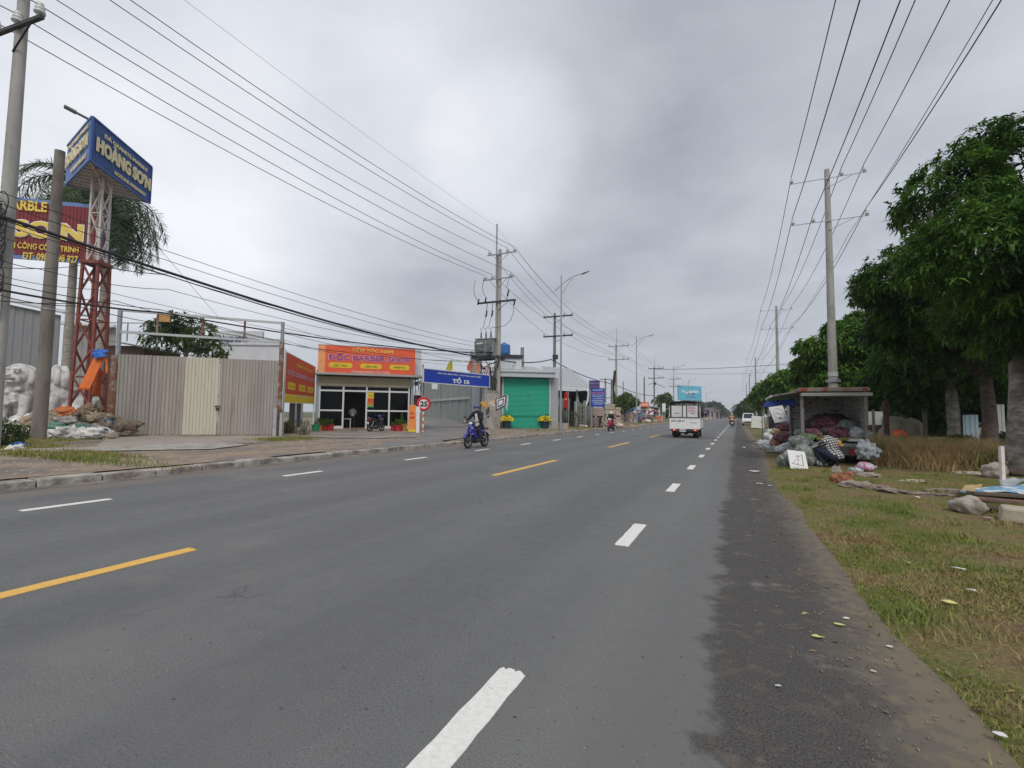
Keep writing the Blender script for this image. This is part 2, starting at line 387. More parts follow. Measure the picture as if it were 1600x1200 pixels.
    # dirt along the right grass edge and the left gutter
    base=mix(step(math_('ADD',X,math_('MULTIPLY',math_('SUBTRACT',noi(1.6,7),.5),.9)),.42,.8),base,(.125,.108,.085))
    base=mix(step(math_('ADD',X,math_('MULTIPLY',math_('SUBTRACT',noi(9,6),.5),1.6)),.62,.9,0,.7),base,(.19,.15,.10))
    base=mix(step(math_('ADD',X,math_('MULTIPLY',math_('SUBTRACT',noi(.9,6,mp2.outputs[0]),.5),1.6)),-10.6,-9.9,.75,0),base,(.17,.145,.125))
    l(base,p.inputs['Base Color'])
    bp=n.new('ShaderNodeBump'); bp.inputs['Strength'].default_value=.5; bp.inputs['Distance'].default_value=.006; l(grain,bp.inputs['Height']); l(bp.outputs[0],p.inputs['Normal'])
    l(step(med,.4,.7,.72,.9),p.inputs['Roughness'])
    return m
def grid(name,x0,x1,ys,mat,z=0.,nx=1,fz=None,kind='structure'):
    b=B(); xs=[x0+(x1-x0)*i/nx for i in range(nx+1)]; k=nx+1
    for y in ys:
        for x in xs: b.v.append((x,y,z+(fz(x,y) if fz else 0)))
    for j in range(len(ys)-1):
        for i in range(nx): b.f.append((j*k+i,j*k+i+1,(j+1)*k+i+1,(j+1)*k+i)); b.m.append(0)
    o=b.obj(name,mat); return struct(o,kind)
rest=[-40+2*i for i in range(60)]+[80+20*i for i in range(12)]+[320,400,500,700,1000,1390]
# wide country beyond the verges, one sheet to the horizon
groundm=M('earth ground',(.12,.10,.06),.95,var=.35,sc=.3,col2=(.07,.10,.03),c2sc=.15,c2=.5)
o=B().add([(-900,-50,-.06),(900,-50,-.06),(900,1400,-.06),(-900,1400,-.06)],[(0,1,2,3)]).obj('ground',groundm); struct(o)
grid('road',-11.35,1.25,rest,matroad())
# grass verge to the right
def edge_x(y): return .98+.05*math.sin(y*.9)+.03*math.sin(y*2.3+1)+.035*fbm((y*1.7,0,0),3)+(-.32*math.exp(-((y-12)/6)**2))
def vz(x,y):
    d=x-edge_x(y)
    if d<=0: return -.03
    return .004+min(.05,d*.06)+.03*fbm((x*.5,y*.5,3),3)*min(1,d)+(.25*max(0,min(1,(x-6.5)/6)))
def matgrass(name,blades=False):
    m=bpy.data.materials.new(name); m.use_nodes=True; t=m.node_tree; n=t.nodes; l=t.links.new; p=n['Principled BSDF']
    p.inputs['Roughness'].default_value=.9; p.inputs['Specular IOR Level'].default_value=.15
    tc=n.new('ShaderNodeTexCoord'); v=tc.outputs['Object']
    def noi(sc,d,ro=.6):
        q=n.new('ShaderNodeTexNoise'); q.inputs['Scale'].default_value=sc; q.inputs['Detail'].default_value=d; q.inputs['Roughness'].default_value=ro; l(v,q.inputs['Vector']); return q.outputs['Fac']
    cr=n.new('ShaderNodeValToRGB'); l(noi(.85,9,.74),cr.inputs[0]); e=cr.color_ramp.elements
    if blades:
        e[0].position=.34; e[0].color=(.13,.20,.035,1); e[1].position=.66; e[1].color=(.29,.19,.11,1); x=e.new(.47); x.color=(.22,.26,.07,1); x=e.new(.56); x.color=(.36,.29,.14,1)
    else:
        e[0].position=.35; e[0].color=(.11,.14,.04,1); e[1].position=.66; e[1].color=(.095,.062,.042,1); x=e.new(.46); x.color=(.17,.165,.06,1); x=e.new(.57); x.color=(.22,.16,.09,1)
    o=cr.outputs[0]
    cr2=n.new('ShaderNodeValToRGB'); l(noi(38,4,.7),cr2.inputs[0]); cr2.color_ramp.elements[0].position=.3; cr2.color_ramp.elements[0].color=(.5,.5,.5,1); cr2.color_ramp.elements[1].position=.75; cr2.color_ramp.elements[1].color=(1.35,1.3,1.2,1)
    mx=n.new('ShaderNodeMix'); mx.data_type='RGBA'; mx.blend_type='MULTIPLY'; mx.inputs[0].default_value=.85; l(o,mx.inputs[6]); l(cr2.outputs[0],mx.inputs[7]); l(mx.outputs[2],p.inputs['Base Color'])
    if not blades:
        bp=n.new('ShaderNodeBump'); bp.inputs['Strength'].default_value=.9; bp.inputs['Distance'].default_value=.03; l(noi(30,6),bp.inputs['Height']); l(bp.outputs[0],p.inputs['Normal'])
    return m
ysr=[-6+.25*i for i in range(140)]+[29+1.5*i for i in range(40)]+[90,120,160,240,400,800]
b=B(); nx=46
for y in ysr:
    ex=edge_x(y)-.35
    for i in range(nx+1):
        x=ex+ (i/nx)**2.2*34; b.v.append((x,y,vz(x,y)))
for j in range(len(ysr)-1):
    for i in range(nx): k=nx+1; b.f.append((j*k+i,j*k+i+1,(j+1)*k+i+1,(j+1)*k+i)); b.m.append(0)
gm=matgrass('grassy soil'); o=b.obj('grass_verge',gm,smooth=True); struct(o)
# left verge (raised), paved kerb
vm_=M('verge dirt',(.27,.205,.15),.95,var=.3,sc=3.5,bump=.9,bsc=25,col2=(.17,.145,.13),c2sc=.8,c2=.52,c2w=.10,detail=10)
def lz(x,y): return ZL+.015*fbm((x*.4,y*.4,0),3)
ysl=[-12+1.0*i for i in range(110)]+[100+10*i for i in range(30)]+[420,600,1000]
grid('left_verge',-75,-11.6,ysl,vm_,0,50,lambda x,y:lz(x,y))
km=M('kerb concrete',(.38,.35,.31),.9,var=.3,sc=5,bump=.9,bsc=20,col2=(.17,.145,.12),c2sc=2.2,c2=.53,c2w=.12,detail=9)
b=B(); random.seed(3); y=-12
while y<220:
    L_=random.uniform(.95,1.05)*(1.0 if y<60 else 4); w=.012 if y<60 else 0
    b.bb(-11.62+random.uniform(-.01,.01),-11.22+random.uniform(-.012,.012),y+w,y+L_-w,-.05,.135+random.uniform(-.012,.012)); y+=L_
o=b.obj('kerb',km,bevel=.02); struct(o)
# gutter strip of cement
o=B().add([(-11.25,-12,.006),(-10.95,-12,.005),(-10.95,220,.005),(-11.25,220,.006)],[(0,1,2,3)]).obj('gutter',M('gutter cement',(.23,.20,.18),.9,var=.3,sc=3,bump=.4,col2=(.13,.115,.10),c2sc=.9,c2=.5)); struct(o)
# concrete driveway in front of gate and shop, and the sloping side lane
cm=M('driveway concrete',(.33,.285,.24),.92,var=.15,sc=1.6,bump=.35,bsc=30,col2=(.23,.195,.165),c2sc=.5,c2=.55,c2w=.1)
def sheet(name,pts,mat,dz=0,kind='structure'):
    b=B(); b.add([(p[0],p[1],p[2]+dz) for p in pts],[tuple(range(len(pts)))]); return struct(b.obj(name,mat),kind)
P=[gnd(150,699,ZL),gnd(300,697,ZL),gnd(400,693,ZL),gnd(440,684,ZL),gnd(425,680,ZL),gnd(172,680,ZL)]
sheet('driveway',P,cm,.022)
P=[gnd(0,711,ZL),gnd(160,706,ZL),gnd(330,703,ZL),gnd(395,695,ZL),gnd(300,694,ZL),gnd(150,699,ZL),gnd(0,704,ZL)]
sheet('stone_path',P,M('stone path slabs',(.36,.335,.30),.9,var=.25,sc=7,bump=.5,bsc=14,col2=(.22,.19,.16),c2sc=3,c2=.55),.030)
P=[gnd(478,683,ZL),gnd(560,686,ZL),gnd(650,684,ZL),gnd(648,671,ZL),gnd(490,671,ZL)]
sheet('forecourt',P,M('forecourt concrete',(.27,.245,.21),.92,var=.2,sc=1.2,bump=.3,col2=(.17,.15,.13),c2sc=.7,c2=.5),.022)
am=M('lane asphalt',(.17,.165,.16),.9,var=.15,sc=12,bump=.4,bsc=60,col2=(.24,.21,.18),c2sc=.6,c2=.55)
a=[(-11.2,gnd(640,704,0).y-1.2,.012),(-11.2,gnd(770,690,0).y,.012)]
P1=[V(-11.6,12.6,.165),V(-11.6,17.6,.165)]; P2=[gnd(655,684,ZL),gnd(735,684,ZL)]; P3=[gnd(657,671,ZL),gnd(737,669,ZL)]
P4=[at(662,652.5,62),at(704,651,62)]; P5=[at(667,650,85),at(690,649,85)]
b=B(); rows=[[V(-11.25,12.2,.02),V(-11.25,18.0,.02)],P1,P2,P3,P4,P5]
for r_ in rows: b.v+= [(p.x,p.y,p.z+(.03 if i_ else 0)) for i_,p in enumerate(r_)] if False else [(p.x,p.y,p.z+.03) for p in r_]
for i in range(len(rows)-1): b.f.append((2*i,2*i+1,2*i+3,2*i+2)); b.m.append(0)
struct(b.obj('side_lane',am))
# ---------------------------------------------------------------- painted markings
def matpaint(name,c):
    m=M(name,c,.75,var=.10,sc=30,bump=.25,bsc=80,col2=tuple(x*.5 for x in c),c2sc=9,c2=.68,c2w=.05); return m
wm=matpaint('white road paint',(.72,.70,.66)); ym=matpaint('yellow road paint',(.72,.42,.10))
def dash(b,x,y0,y1,w,seed):
    rnd=random.Random(seed); pts=[]
    def end(y,s):
        q=[]; n=14 if abs(y)<12 else 2
        for i in range(n+1): q.append((x-w/2+w*i/n,y+s*(rnd.uniform(0,.035) if 0<i<n else 0)+ (0.0)))
        return q
    def side(xx,ya,yb):
        n=int(max(1,abs(yb-ya)*10)) if max(abs(ya),abs(yb))<20 else 1
        return [(xx+rnd.uniform(-.004,.004),ya+(yb-ya)*i/n) for i in range(1,n)]
    a=end(y0,-1); c=end(y1,1)
    pts=a+side(x+w/2,y0,y1)+c[::-1]+side(x-w/2,y1,y0)
    k=len(b.v); b.v+=[(p[0],p[1],.0045) for p in pts]+[(p[0],p[1],-.01) for p in pts]; n=len(pts)
    b.f.append(tuple(range(k,k+n))); b.m.append(0)
    for i in range(n): b.f.append((k+i,k+n+i,k+n+(i+1)%n,k+(i+1)%n)); b.m.append(0)
b=B(); y=1.28
for i in range(60): dash(b,-1.125 if i==0 else -1.145,1.19+4.07*i,1.19+4.07*i+(1.25 if i==0 else 1.09),.155,i)
struct(b.obj('lane_dashes',wm))
b=B()
for i in range(60): dash(b,-8.87,3.2-4.2*1+4.2*i,3.2-4.2+4.2*i+1.0,.15,i+100)
struct(b.obj('lane_dashes',wm))
b=B()
for i in range(30): dash(b,-5.0,-1.0+10.75*i-.0,-1.0+10.75*i+4.1,.15,i+200)
struct(b.obj('centre_dashes',ym))
# ---------------------------------------------------------------- grass blades on the verges
rng=np.random.default_rng(5)
def blades(name,P,hmin,hmax,w,mat,lean=.6,label=None):
    n=len(P); h=rng.uniform(hmin,hmax,n); a=rng.uniform(0,2*math.pi,n); la=rng.uniform(0,2*math.pi,n); ll=rng.uniform(.1,lean,n)*h
    ww=w*rng.uniform(.6,1.4,n)
    dx=np.cos(a)*ww; dy=np.sin(a)*ww; tx=np.cos(la)*ll; ty=np.sin(la)*ll
    v=np.empty((n,5,3)); v[:,0]=P+np.c_[-dx,-dy,np.full(n,-.01)]; v[:,1]=P+np.c_[dx,dy,np.full(n,-.01)]
    m=P+np.c_[tx*.35,ty*.35,h*.55]; v[:,2]=m+np.c_[dx,dy,0*h]*.7; v[:,3]=m-np.c_[dx,dy,0*h]*.7; v[:,4]=P+np.c_[tx,ty,h]
    me=bpy.data.meshes.new(name); me.vertices.add(n*5); me.vertices.foreach_set('co',v.ravel())
    base=np.arange(n)*5; q=np.c_[base,base+1,base+2,base+3]; t=np.c_[base+3,base+2,base+4]
    loops=np.concatenate([np.c_[q,t]],axis=1).ravel()
    me.loops.add(len(loops)); me.loops.foreach_set('vertex_index',loops.astype(np.int32))
    me.polygons.add(2*n); st=np.empty(2*n,np.int32); st[0::2]=np.arange(n)*7; st[1::2]=np.arange(n)*7+4
    me.polygons.foreach_set('loop_start',st); me.materials.append(mat); me.update(calc_edges=True)
    o=bpy.data.objects.new(name,me); S.collection.objects.link(o); o['kind']='stuff'; return o
gb=matgrass('grass blades',True)
def scatter(n,f,den):
    out=[]
    while len(out)<n:
        x,y=f(); 
        if random.random()<den(x,y): out.append((x,y))
    return out
random.seed(11)
def den(x,y):
    d=x-edge_x(y)
    if d<-.04: return 0
    k=.60+1.7*fbm((x*.9,y*.9,7),5)
    return max(0.06,min(1,k))*min(1,.25+max(0,d)*2.2)
pts=[]
for n_,y0,y1,xw in ((95000,1.2,7,5.5),(70000,7,16,9),(30000,16,34,12)):
    pts+=scatter(n_,lambda:( (lambda y_:(edge_x(y_)+random.random()**1.3*xw-.05,y_))(random.uniform(y0,y1))),den)
P=np.array([(x,y,vz(x,y)) for x,y in pts])
o=blades('verge_grass',P,.010,.036,.0032,gb,1.8)
pts=[]
for _ in range(110):
    cy=random.uniform(2,15); cx=edge_x(cy)+abs(random.gauss(0,2.2))+.1; r_=random.uniform(.04,.16)
    for _ in range(random.randint(25,110)): pts.append((random.gauss(cx,r_),random.gauss(cy,r_)))
P=np.array([(x,y,vz(x,y)) for x,y in pts]); o=blades('weed_tufts',P,.03,.10,.0045,gb,1.2)
# left verge grass tufts
pts=[]
for cx,cy,rx,ry,n_ in [( *gnd(60,712,ZL)[:2],3.6,.35,4500),(*gnd(20,700,ZL)[:2],1.0,.9,3500),(*gnd(150,711,ZL)[:2],1.6,.2,1500),(*gnd(432,688,ZL)[:2],.7,.7,2500),(*gnd(470,686,ZL)[:2],.8,.3,900),(*gnd(40,690,ZL)[:2],1.2,1.2,3000)]:
    for _ in range(n_): pts.append((random.gauss(cx,rx*.6),random.gauss(cy,ry*.6)))
P=np.array([(x,y,lz(x,y)) for x,y in pts]); o=blades('left_grass_tufts',P,.04,.16,.008,gb,.9)
b=B(); rr=random.Random(21)
for k in range(2600):
    y=rr.uniform(1,60)**1.0; x=-11.9-abs(rr.gauss(0,3.2)); s=rr.uniform(.006,.03)*(1 if rr.random()<.95 else 2.2); b.box((x,y,lz(x,y)+s*.3),(s*rr.uniform(1,2.4),s*rr.uniform(1,2),s*.8),rot=Matrix.Rotation(rr.uniform(0,3),3,'Z'),taper=.6)
o=b.obj('verge_gravel',M('pale gravel',(.34,.29,.25),.9,var=.5,sc=40)); o['kind']='stuff'
pts=[]
for i in range(60):
    y=random.uniform(30,150); x=random.gauss(-12.6,.6)
    for _ in range(60): pts.append((min(-11.75,random.gauss(x,.5)),random.gauss(y,.8)))
P=np.array([(x,y,lz(x,y)) for x,y in pts]); o=blades('kerb_weeds',P,.05,.25,.02,gb,.9)
# dry tall grass between the trees and the stall
dm=M('dry grass',(.46,.32,.16),.9,var=.5,sc=3.5,col2=(.17,.21,.05),c2sc=1.3,c2=.54,c2w=.06,spec=.1)
pts=[]
for px,py,rx,ry,n_ in ((1390,722,.35,.5,4200),(1420,724,.55,.6,7000),(1455,728,.6,.6,8000),(1490,728,.6,.5,5200),(1530,722,.6,.6,3000),(1380,705,.5,.7,3500),(1440,712,.9,.7,7500),(1500,712,.9,.8,4500),(1400,700,.9,.9,4000),(1570,705,1.2,1.0,2500)):
    c=gnd(px,py,.1)
    for _ in range(n_): pts.append((random.gauss(c.x,rx*.7),random.gauss(c.y,ry*.7)))
pts=[(x,y) for x,y in pts if random.random()<.35+1.3*max(0,.5+fbm((x*1.3,y*1.3,2),3))]
P=np.array([(x,y,vz(x,y)) for x,y in pts]); o=blades('dry_grass_patch',P,.10,.74,.006,dm,1.2)
# ================================================================ common materials
conc=M('pole concrete',(.36,.345,.32),.9,var=.14,sc=3,bump=.3,bsc=50,col2=(.25,.235,.215),c2sc=2,c2=.57,stretch=(1,1,.25))
conc2=M('weathered pole concrete',(.23,.205,.18),.92,var=.2,sc=4,bump=.4,bsc=40,col2=(.14,.12,.10),c2sc=2,c2=.55,stretch=(1,1,.3))
galv=M('galvanised steel',(.36,.38,.39),.5,.55,var=.15,sc=9)
dkst=M('dark steel',(.055,.055,.06),.55,.4)
rubber=M('black rubber',(.022,.022,.023),.75,bump=.2,bsc=120)
blackp=M('black plastic',(.03,.03,.032),.5)
cable=M('black cable sheath',(.02,.02,.022),.6)
alum=M('aluminium wire',(.05,.05,.055),.5,.3)
porc=M('white porcelain',(.62,.62,.60),.25,var=.05)
porcd=M('brown porcelain',(.06,.045,.04),.3)
white=M('white paint',(.72,.72,.70),.5,var=.05,sc=6)
rust=M('rusty steel',(.30,.25,.22),.85,.1,var=.25,sc=8,col2=(.22,.10,.05),c2sc=3,c2=.48,c2w=.06,bump=.3)
redst=M('red painted steel',(.23,.06,.045),.65,.1,var=.2,sc=5,col2=(.16,.07,.05),c2sc=4,c2=.58)
creamst=M('cream painted steel',(.55,.50,.44),.6,.1,var=.1,sc=5,col2=(.35,.25,.18),c2sc=3,c2=.62)
blackt=M('black lettering',(.03,.03,.03),.6,var=0)
whitet=M('white lettering',(.80,.80,.80),.5,var=0)
yelt=M('yellow lettering',(.75,.55,.10),.5,var=.03)
cream_t=M('cream lettering',(.78,.68,.42),.5,var=.04)
# ---------------------------------------------------------------- poles and arms
def pinins(b,x,y,z,s=1.,mi=0):
    """stack of porcelain sheds on a pin"""
    b.lathe([(.0,.0),(.035*s,0),(.035*s,.05*s),(.10*s,.06*s),(.10*s,.10*s),(.055*s,.11*s),(.085*s,.14*s),(.085*s,.18*s),(.045*s,.19*s),(.065*s,.22*s),(.06*s,.28*s),(0,.31*s)],(x,y,z),10,mi)
def pole_geo(h,r0,r1,holes=True):
    b=B(); b.cyl((0,0,-.3),(0,0,h),r0,r1,18)
    return b
def arm(parent,z,x0,x1,ins,name='crossarm',w=.09,brace=True,y=-.17,mat=galv,ibr=1.0,imat=None,bz=.8):
    b=B(); b.bb(x0,x1,y-w/2,y+w/2,z-w/2,z+w/2)
    a=b.obj(name,mat,parent)
    if brace:
        bb=B(); bb.bar((x1*.62 if x1>abs(x0)*.6 else x0*.62,y,z-.03),(0,y,z-bz),.05,.02); bb.obj('brace',mat,parent)
    for x in ins:
        q=B(); pinins(q,x,y,z+w/2,ibr); q.obj('insulator',imat or porc,parent,smooth=True)
    return a
LOW,UP=12.9,15.0
XL=(-1.2,-.5,1.3); XU=(-.8,.9,1.55)
near=gnd(-17,703,ZL)
P2=gnd(776,669.5,ZL)
lp=[near,P2]
for px,zc in ((866,54.0),(963,80.),(1022.5,112),(1053,147),(1075,190),(1090,240)): 
    p=at(px,652,zc); p.z=ZL; lp.append(p)
# pole 1: the tall concrete pole at the left edge of the picture
t=thing('utility_pole','tall concrete pole with paper notices and coiled cables, at the photo left edge','utility pole',near,math.radians(7),'utility poles on the left of the road')
b=B(); b.cyl((0,0,-.3),(0,0,16.2),.235,.13,22)
for i in range(34): b.cyl((0,-.15,3+.33*i),(0.01,-.232+.0028*i,3+.33*i),.012,.012,6,mi=1)
b.obj('shaft',[conc,blackp],t,smooth=True,auto=40)
arm(t,LOW+.15,-1.25,1.35,(-.95,.12,1.2),w=.11,ibr=1.45,mat=dkst)
arm(t,UP-.2,-1.2,1.6,XU,w=.10,ibr=1.3,mat=dkst)
b=B(); 
for k in range(9):
    z=5.6+k*.22; rr=.24+.14*random.random()
    b.torus((.25+random.uniform(-.1,.15),-.28,z),rr,.016,'y',22,5)
for k in range(6): b.tube([(-.1+.06*k,-.24,7.4),(.12+.05*k,-.3,6.9),(.2+.03*k,-.33,6.1),(.02*k,-.26,5.2),(.03*k-.1,-.26,3.0),(.05*k-.15,-.26,.4)],.014,5)
b.obj('cable_coil',cable,t,smooth=True)
b=B(); b.torus((.5,-.35,4.9),.30,.02,'y',26,6); b.torus((.62,-.36,4.8),.22,.015,'y',26,6); b.torus((.42,-.34,5.1),.36,.018,'y',26,6); b.obj('cable_coil',cable,t,smooth=True)
for zz_,h_,w_,tx in ((4.35,.9,.38,['SUA CUA','SAU','0']),(2.6,1.3,.40,None)):
    b=B(); 
    n=8; rr=.245
    for i in range(n+1):
        a=-2.1+i*(1.7/n)
        for z in (zz_-h_/2,zz_+h_/2): b.v.append((math.cos(a)*rr,math.sin(a)*rr,z))
    for i in range(n): b.f.append((2*i,2*i+2,2*i+3,2*i+1)); b.m.append(0)
    q=b.obj('paper_notice',M('notice paper',(.55,.57,.60),.8,var=.12,sc=5,col2=(.35,.36,.36),c2sc=4,c2=.6),t,smooth=True)
    if tx:
        for i,s_ in enumerate(tx): lettering(s_,-.02-.0*i,.2,zz_+.22-.22*i,zz_+.36-.22*i,-.262,blackt,q,bold=.02)
pole1=t
# transformer pole (two shafts side by side)
t=thing('utility_pole','twin concrete pole carrying the grey transformer beside the blue street banner','utility pole',P2,0,'utility poles on the left of the road')
ptop=Zat(P2,390)-ZL; ptip=Zat(P2,350)-ZL
b=B(); b.cyl((.10,0,-.3),(.10,0,ptop),.19,.145,18); b.obj('shaft',conc,t,smooth=True,auto=40)
b=B(); b.cyl((-.17,.1,-.3),(-.17,.1,ptop-.4),.15,.10,16); b.obj('shaft',conc,t,smooth=True,auto=40)
b=B(); b.bb(-.24,-.14,-.1,.0,ptop-2.4,ptip); b.obj('lightning_mast',galv,t)
b=B(); b.bb(-2.1,.5,-.75,-.60,5.75,5.93); b.bb(-2.1,.5,.35,.5,5.75,5.93)
for x in (-2.0,-1.3,-.6,.3): b.bb(x-.05,x+.05,-.75,.5,5.94,6.02)
b.obj('platform',dkst,t)
b=B(); b.bar((-1.8,-.67,5.8),(.0,-.3,4.0),.10); b.bar((.5,-.67,5.8),(.1,-.2,5.0),.08); b.bar((-.9,-.67,5.8),(.15,-.3,3.9),.10,.06); b.obj('brace',dkst,t)
arm(t,UP-ZL-.2,-1.0,1.7,XU,ibr=1.4); arm(t,LOW-ZL-.2,-1.4,1.5,XL,ibr=1.4)
arm(t,LOW-2.3,-1.75,1.7,(),w=.14,mat=dkst)
for x,z in ((-1.8,LOW-2.1),(-1.1,LOW-2.0),(1.0,LOW-1.6),(-1.0,LOW-3.2),(-.45,LOW-3.2),(1.6,LOW-2.4)):
    b=B(); b.cyl((x,-.3,z-.35),(x+.1,-.3,z+.15),.07,.07,8); b.bar((x,-.3,z-.1),(x*.9,-.2,LOW-2.3),.04); b.obj('cutout_fuse',porcd,t,smooth=True)
b=B()
b.tube([(-2.1,-.25,LOW-.3),(-2.25,-.25,LOW-1.0),(-2.15,-.25,LOW-1.6),(-1.8,-.3,LOW-2.1)],.02,5); b.tube([(-1.2,-.25,LOW-.1),(-1.4,-.25,LOW-.8),(-1.35,-.25,LOW-1.3),(-1.1,-.3,LOW-1.8)],.02,5)
b.tube([(-1.0,-.3,LOW-3.4),(-1.2,-.3,LOW-4.4),(-1.6,-.2,8.3)],.02,5); b.tube([(-.45,-.3,LOW-3.4),(-.7,-.3,LOW-4.4),(-1.2,-.2,8.3)],.02,5)
b.tube([(1.6,-.3,LOW-2.6),(1.55,-.3,LOW-3.4),(1.3,-.3,LOW-4.0),(.8,-.3,LOW-4.4),(.2,-.3,LOW-4.5),(-.4,-.3,LOW-4.5),(-.7,-.25,8.3)],.02,5)
b.tube([(1.3,-.3,LOW),(.9,-.3,LOW-1.2),(1.2,-.3,LOW-1.5)],.02,5)
b.obj('jumper_lead',cable,t,smooth=True)
b=B()
for k in range(14): a=random.uniform(-.3,.3); b.tube([(-.3+a,-.35,5.1),(-.2+a*.7,-.4,4.0),(a*.5,-.35,2.4),(a*.6,-.33,.2)],.03,5)
b.tube([(-1.5,-.4,5.6),(-1.2,-.5,4.9),(-.5,-.5,5.3),(.2,-.4,5.5)],.05,6); b.torus((-.9,-.55,4.7),.3,.03,'y',20,5); b.torus((-1.2,-.55,4.8),.22,.03,'y',20,5)
b.obj('cable_bundle',cable,t,smooth=True)
b=B(); b.bb(-.75,-.4,-.62,-.36,2.7,3.1); b.obj('meter_box',white,t,bevel=.02)
b=B(); b.bb(-1.0,.3,-.85,-.3,-.1,3.0); b.bb(-1.05,.35,-.9,-.3,3.0,3.08); q=b.obj('switch_cabinet',M('cabinet concrete',(.42,.40,.35),.85,var=.12,sc=3,col2=(.28,.25,.21),c2sc=1.5,c2=.55,bump=.2),t,bevel=.02)
b=B(); b.bb(-.75,-.25,-.87,-.845,.9,1.75); b.obj('opening',M('dark opening',(.09,.065,.05),.9),q)
pole2_=t
# transformer standing on the platform
t=thing('transformer','grey oil transformer with ribbed tank and three black bushings on the twin pole','transformer',P2+V(-.95,-.1,6.03),0); t.scale=(.78,.9,.80)
tg=M('transformer grey',(.27,.29,.295),.5,var=.1,sc=3,col2=(.13,.12,.11),c2sc=2,c2=.6)
b=B(); b.bb(-1.15,1.0,-.42,.42,0,1.75); b.bb(-1.25,1.1,-.5,.5,1.75,1.87); b.obj('tank',tg,t,bevel=.03)
for k in range(9):
    b=B(); b.bb(-1.1+.12*k*1.0,-1.06+.12*k,-.72,-.42,.45,1.6); 
    if k<0: pass
    b.obj('cooling_fin',tg,t)
b=B()
for k in range(8): b.bb(.3+.1*k,.34+.1*k,-.72,-.42,.35,1.65)
b.obj('radiator',tg,t)
b=B(); b.bb(-.85,-.1,-.745,-.725,1.2,1.36); b.obj('name_plate',white,t)
for x in (-.75,-.15,.45):
    b=B(); b.lathe([(.0,0),(.12,0),(.12,.08),(.07,.1),(.11,.2),(.06,.25),(.11,.35),(.06,.4),(.10,.5),(.05,.55),(.09,.65),(.03,.7),(.03,.95),(0,.95)],(x,0,1.87),10); b.obj('bushing',porcd,t,smooth=True)
# the plainer poles further up the left side
labs=['slender concrete pole with two steel crossarms just right of the green shutter shop','concrete pole with cable bundle rising beside the wrapped stone stacks','concrete pole behind the green kiosk on the left side','far concrete pole standing in front of the sky blue billboard','distant pole just right of the billboard','most distant pole of the left line']
for i,p in enumerate(lp[2:]):
    t=thing('utility_pole',labs[i],'utility pole',p,0,'utility poles on the left of the road')
    topy={0:489,1:537,2:573,3:590,4:607,5:617}[i]; h=Zat(p,topy)-ZL
    b=B(); b.cyl((0,0,-.3),(0,0,h),.24,.13,12); b.obj('shaft',conc2 if i in(0,2) else conc,t,smooth=True,auto=40)
    arm(t,h-.45,-1.3,2.2,(-1.2,1.2,2.1),w=.14,ibr=1.4,mat=dkst if i!=1 else galv); arm(t,h-2.7,-1.3,2.2,(-1.2,1.2,2.1),w=.14,ibr=1.4,mat=dkst if i!=1 else galv)
    if i>0: b=B(); b.cyl((.1,0,h-1),(.1,0,h+2.6),.05,.04,6); b.obj('lightning_mast',galv,t)
    if i==0:
        b=B(); b.bb(-.1,.5,-.4,-.2,7.4,7.9); b.obj('junction_box',dkst,t)
    if i==1:
        b=B()
        for k in range(8): b.tube([(-.3+.05*k,-.3,8.6),(-.45+.05*k,-.35,7),(-.7+.06*k,-.4,5.5),(-.4+.05*k,-.35,4.0),(-.5+.04*k,-.33,.5)],.05,5)
        b.obj('cable_bundle',cable,t)
    if i==2: b=B(); b.tube([(-1.2,-.3,h-4.2),(0,-.3,h-3.8),(2.5,-.3,h-5)],.06,5); b.box((.2,-.3,h-4),(.6,.4,.5)); b.obj('junction_box',dkst,t)
poleH=[]
# right-hand line of poles
rp=[]
for px,zc in ((1303.5,24.8),(1217,58.),(1182,104.),(1172,150.),(1167,195.)):
    p=at(px,652,zc); p.z=0; rp.append(p)
rl=['tall grey concrete pole rising behind the roadside vegetable truck','second concrete pole of the right line, above the truck awning','third pole of the right line, above the far trees','thin distant pole of the right line beside the far treetops','furthest visible pole of the right line']
for i,p in enumerate(rp):
    t=thing('utility_pole',rl[i],'utility pole',p,0,'utility poles on the right of the road')
    h=Zat(p,{0:265,1:478,2:558,3:584,4:600}[i])
    b=B(); b.cyl((0,0,-.3),(0,0,h),.245,.12,18); b.obj('shaft',conc,t,smooth=True,auto=40)
    if i<3:
        b=B(); b.cyl((0,0,3.2),(0,0,3.35),.29,.29,16); b.bb(-.33,.33,-.04,.04,3.2,3.34); b.obj('collar',galv,t)
        b=B(); b.cyl((0,0,3.5),(0,0,3.72),.235,.235,16); b.obj('paint_band',M('faded white band',(.52,.52,.5),.8,var=.1),t) if i==0 else None
    arm(t,h-.55,-1.75,1.75,(-1.65,.62,1.6),w=.035,ibr=1.0,brace=True,bz=.5); arm(t,h-2.85,-1.75,1.75,(-1.65,-.7,1.65),w=.035,ibr=1.0,bz=.5)
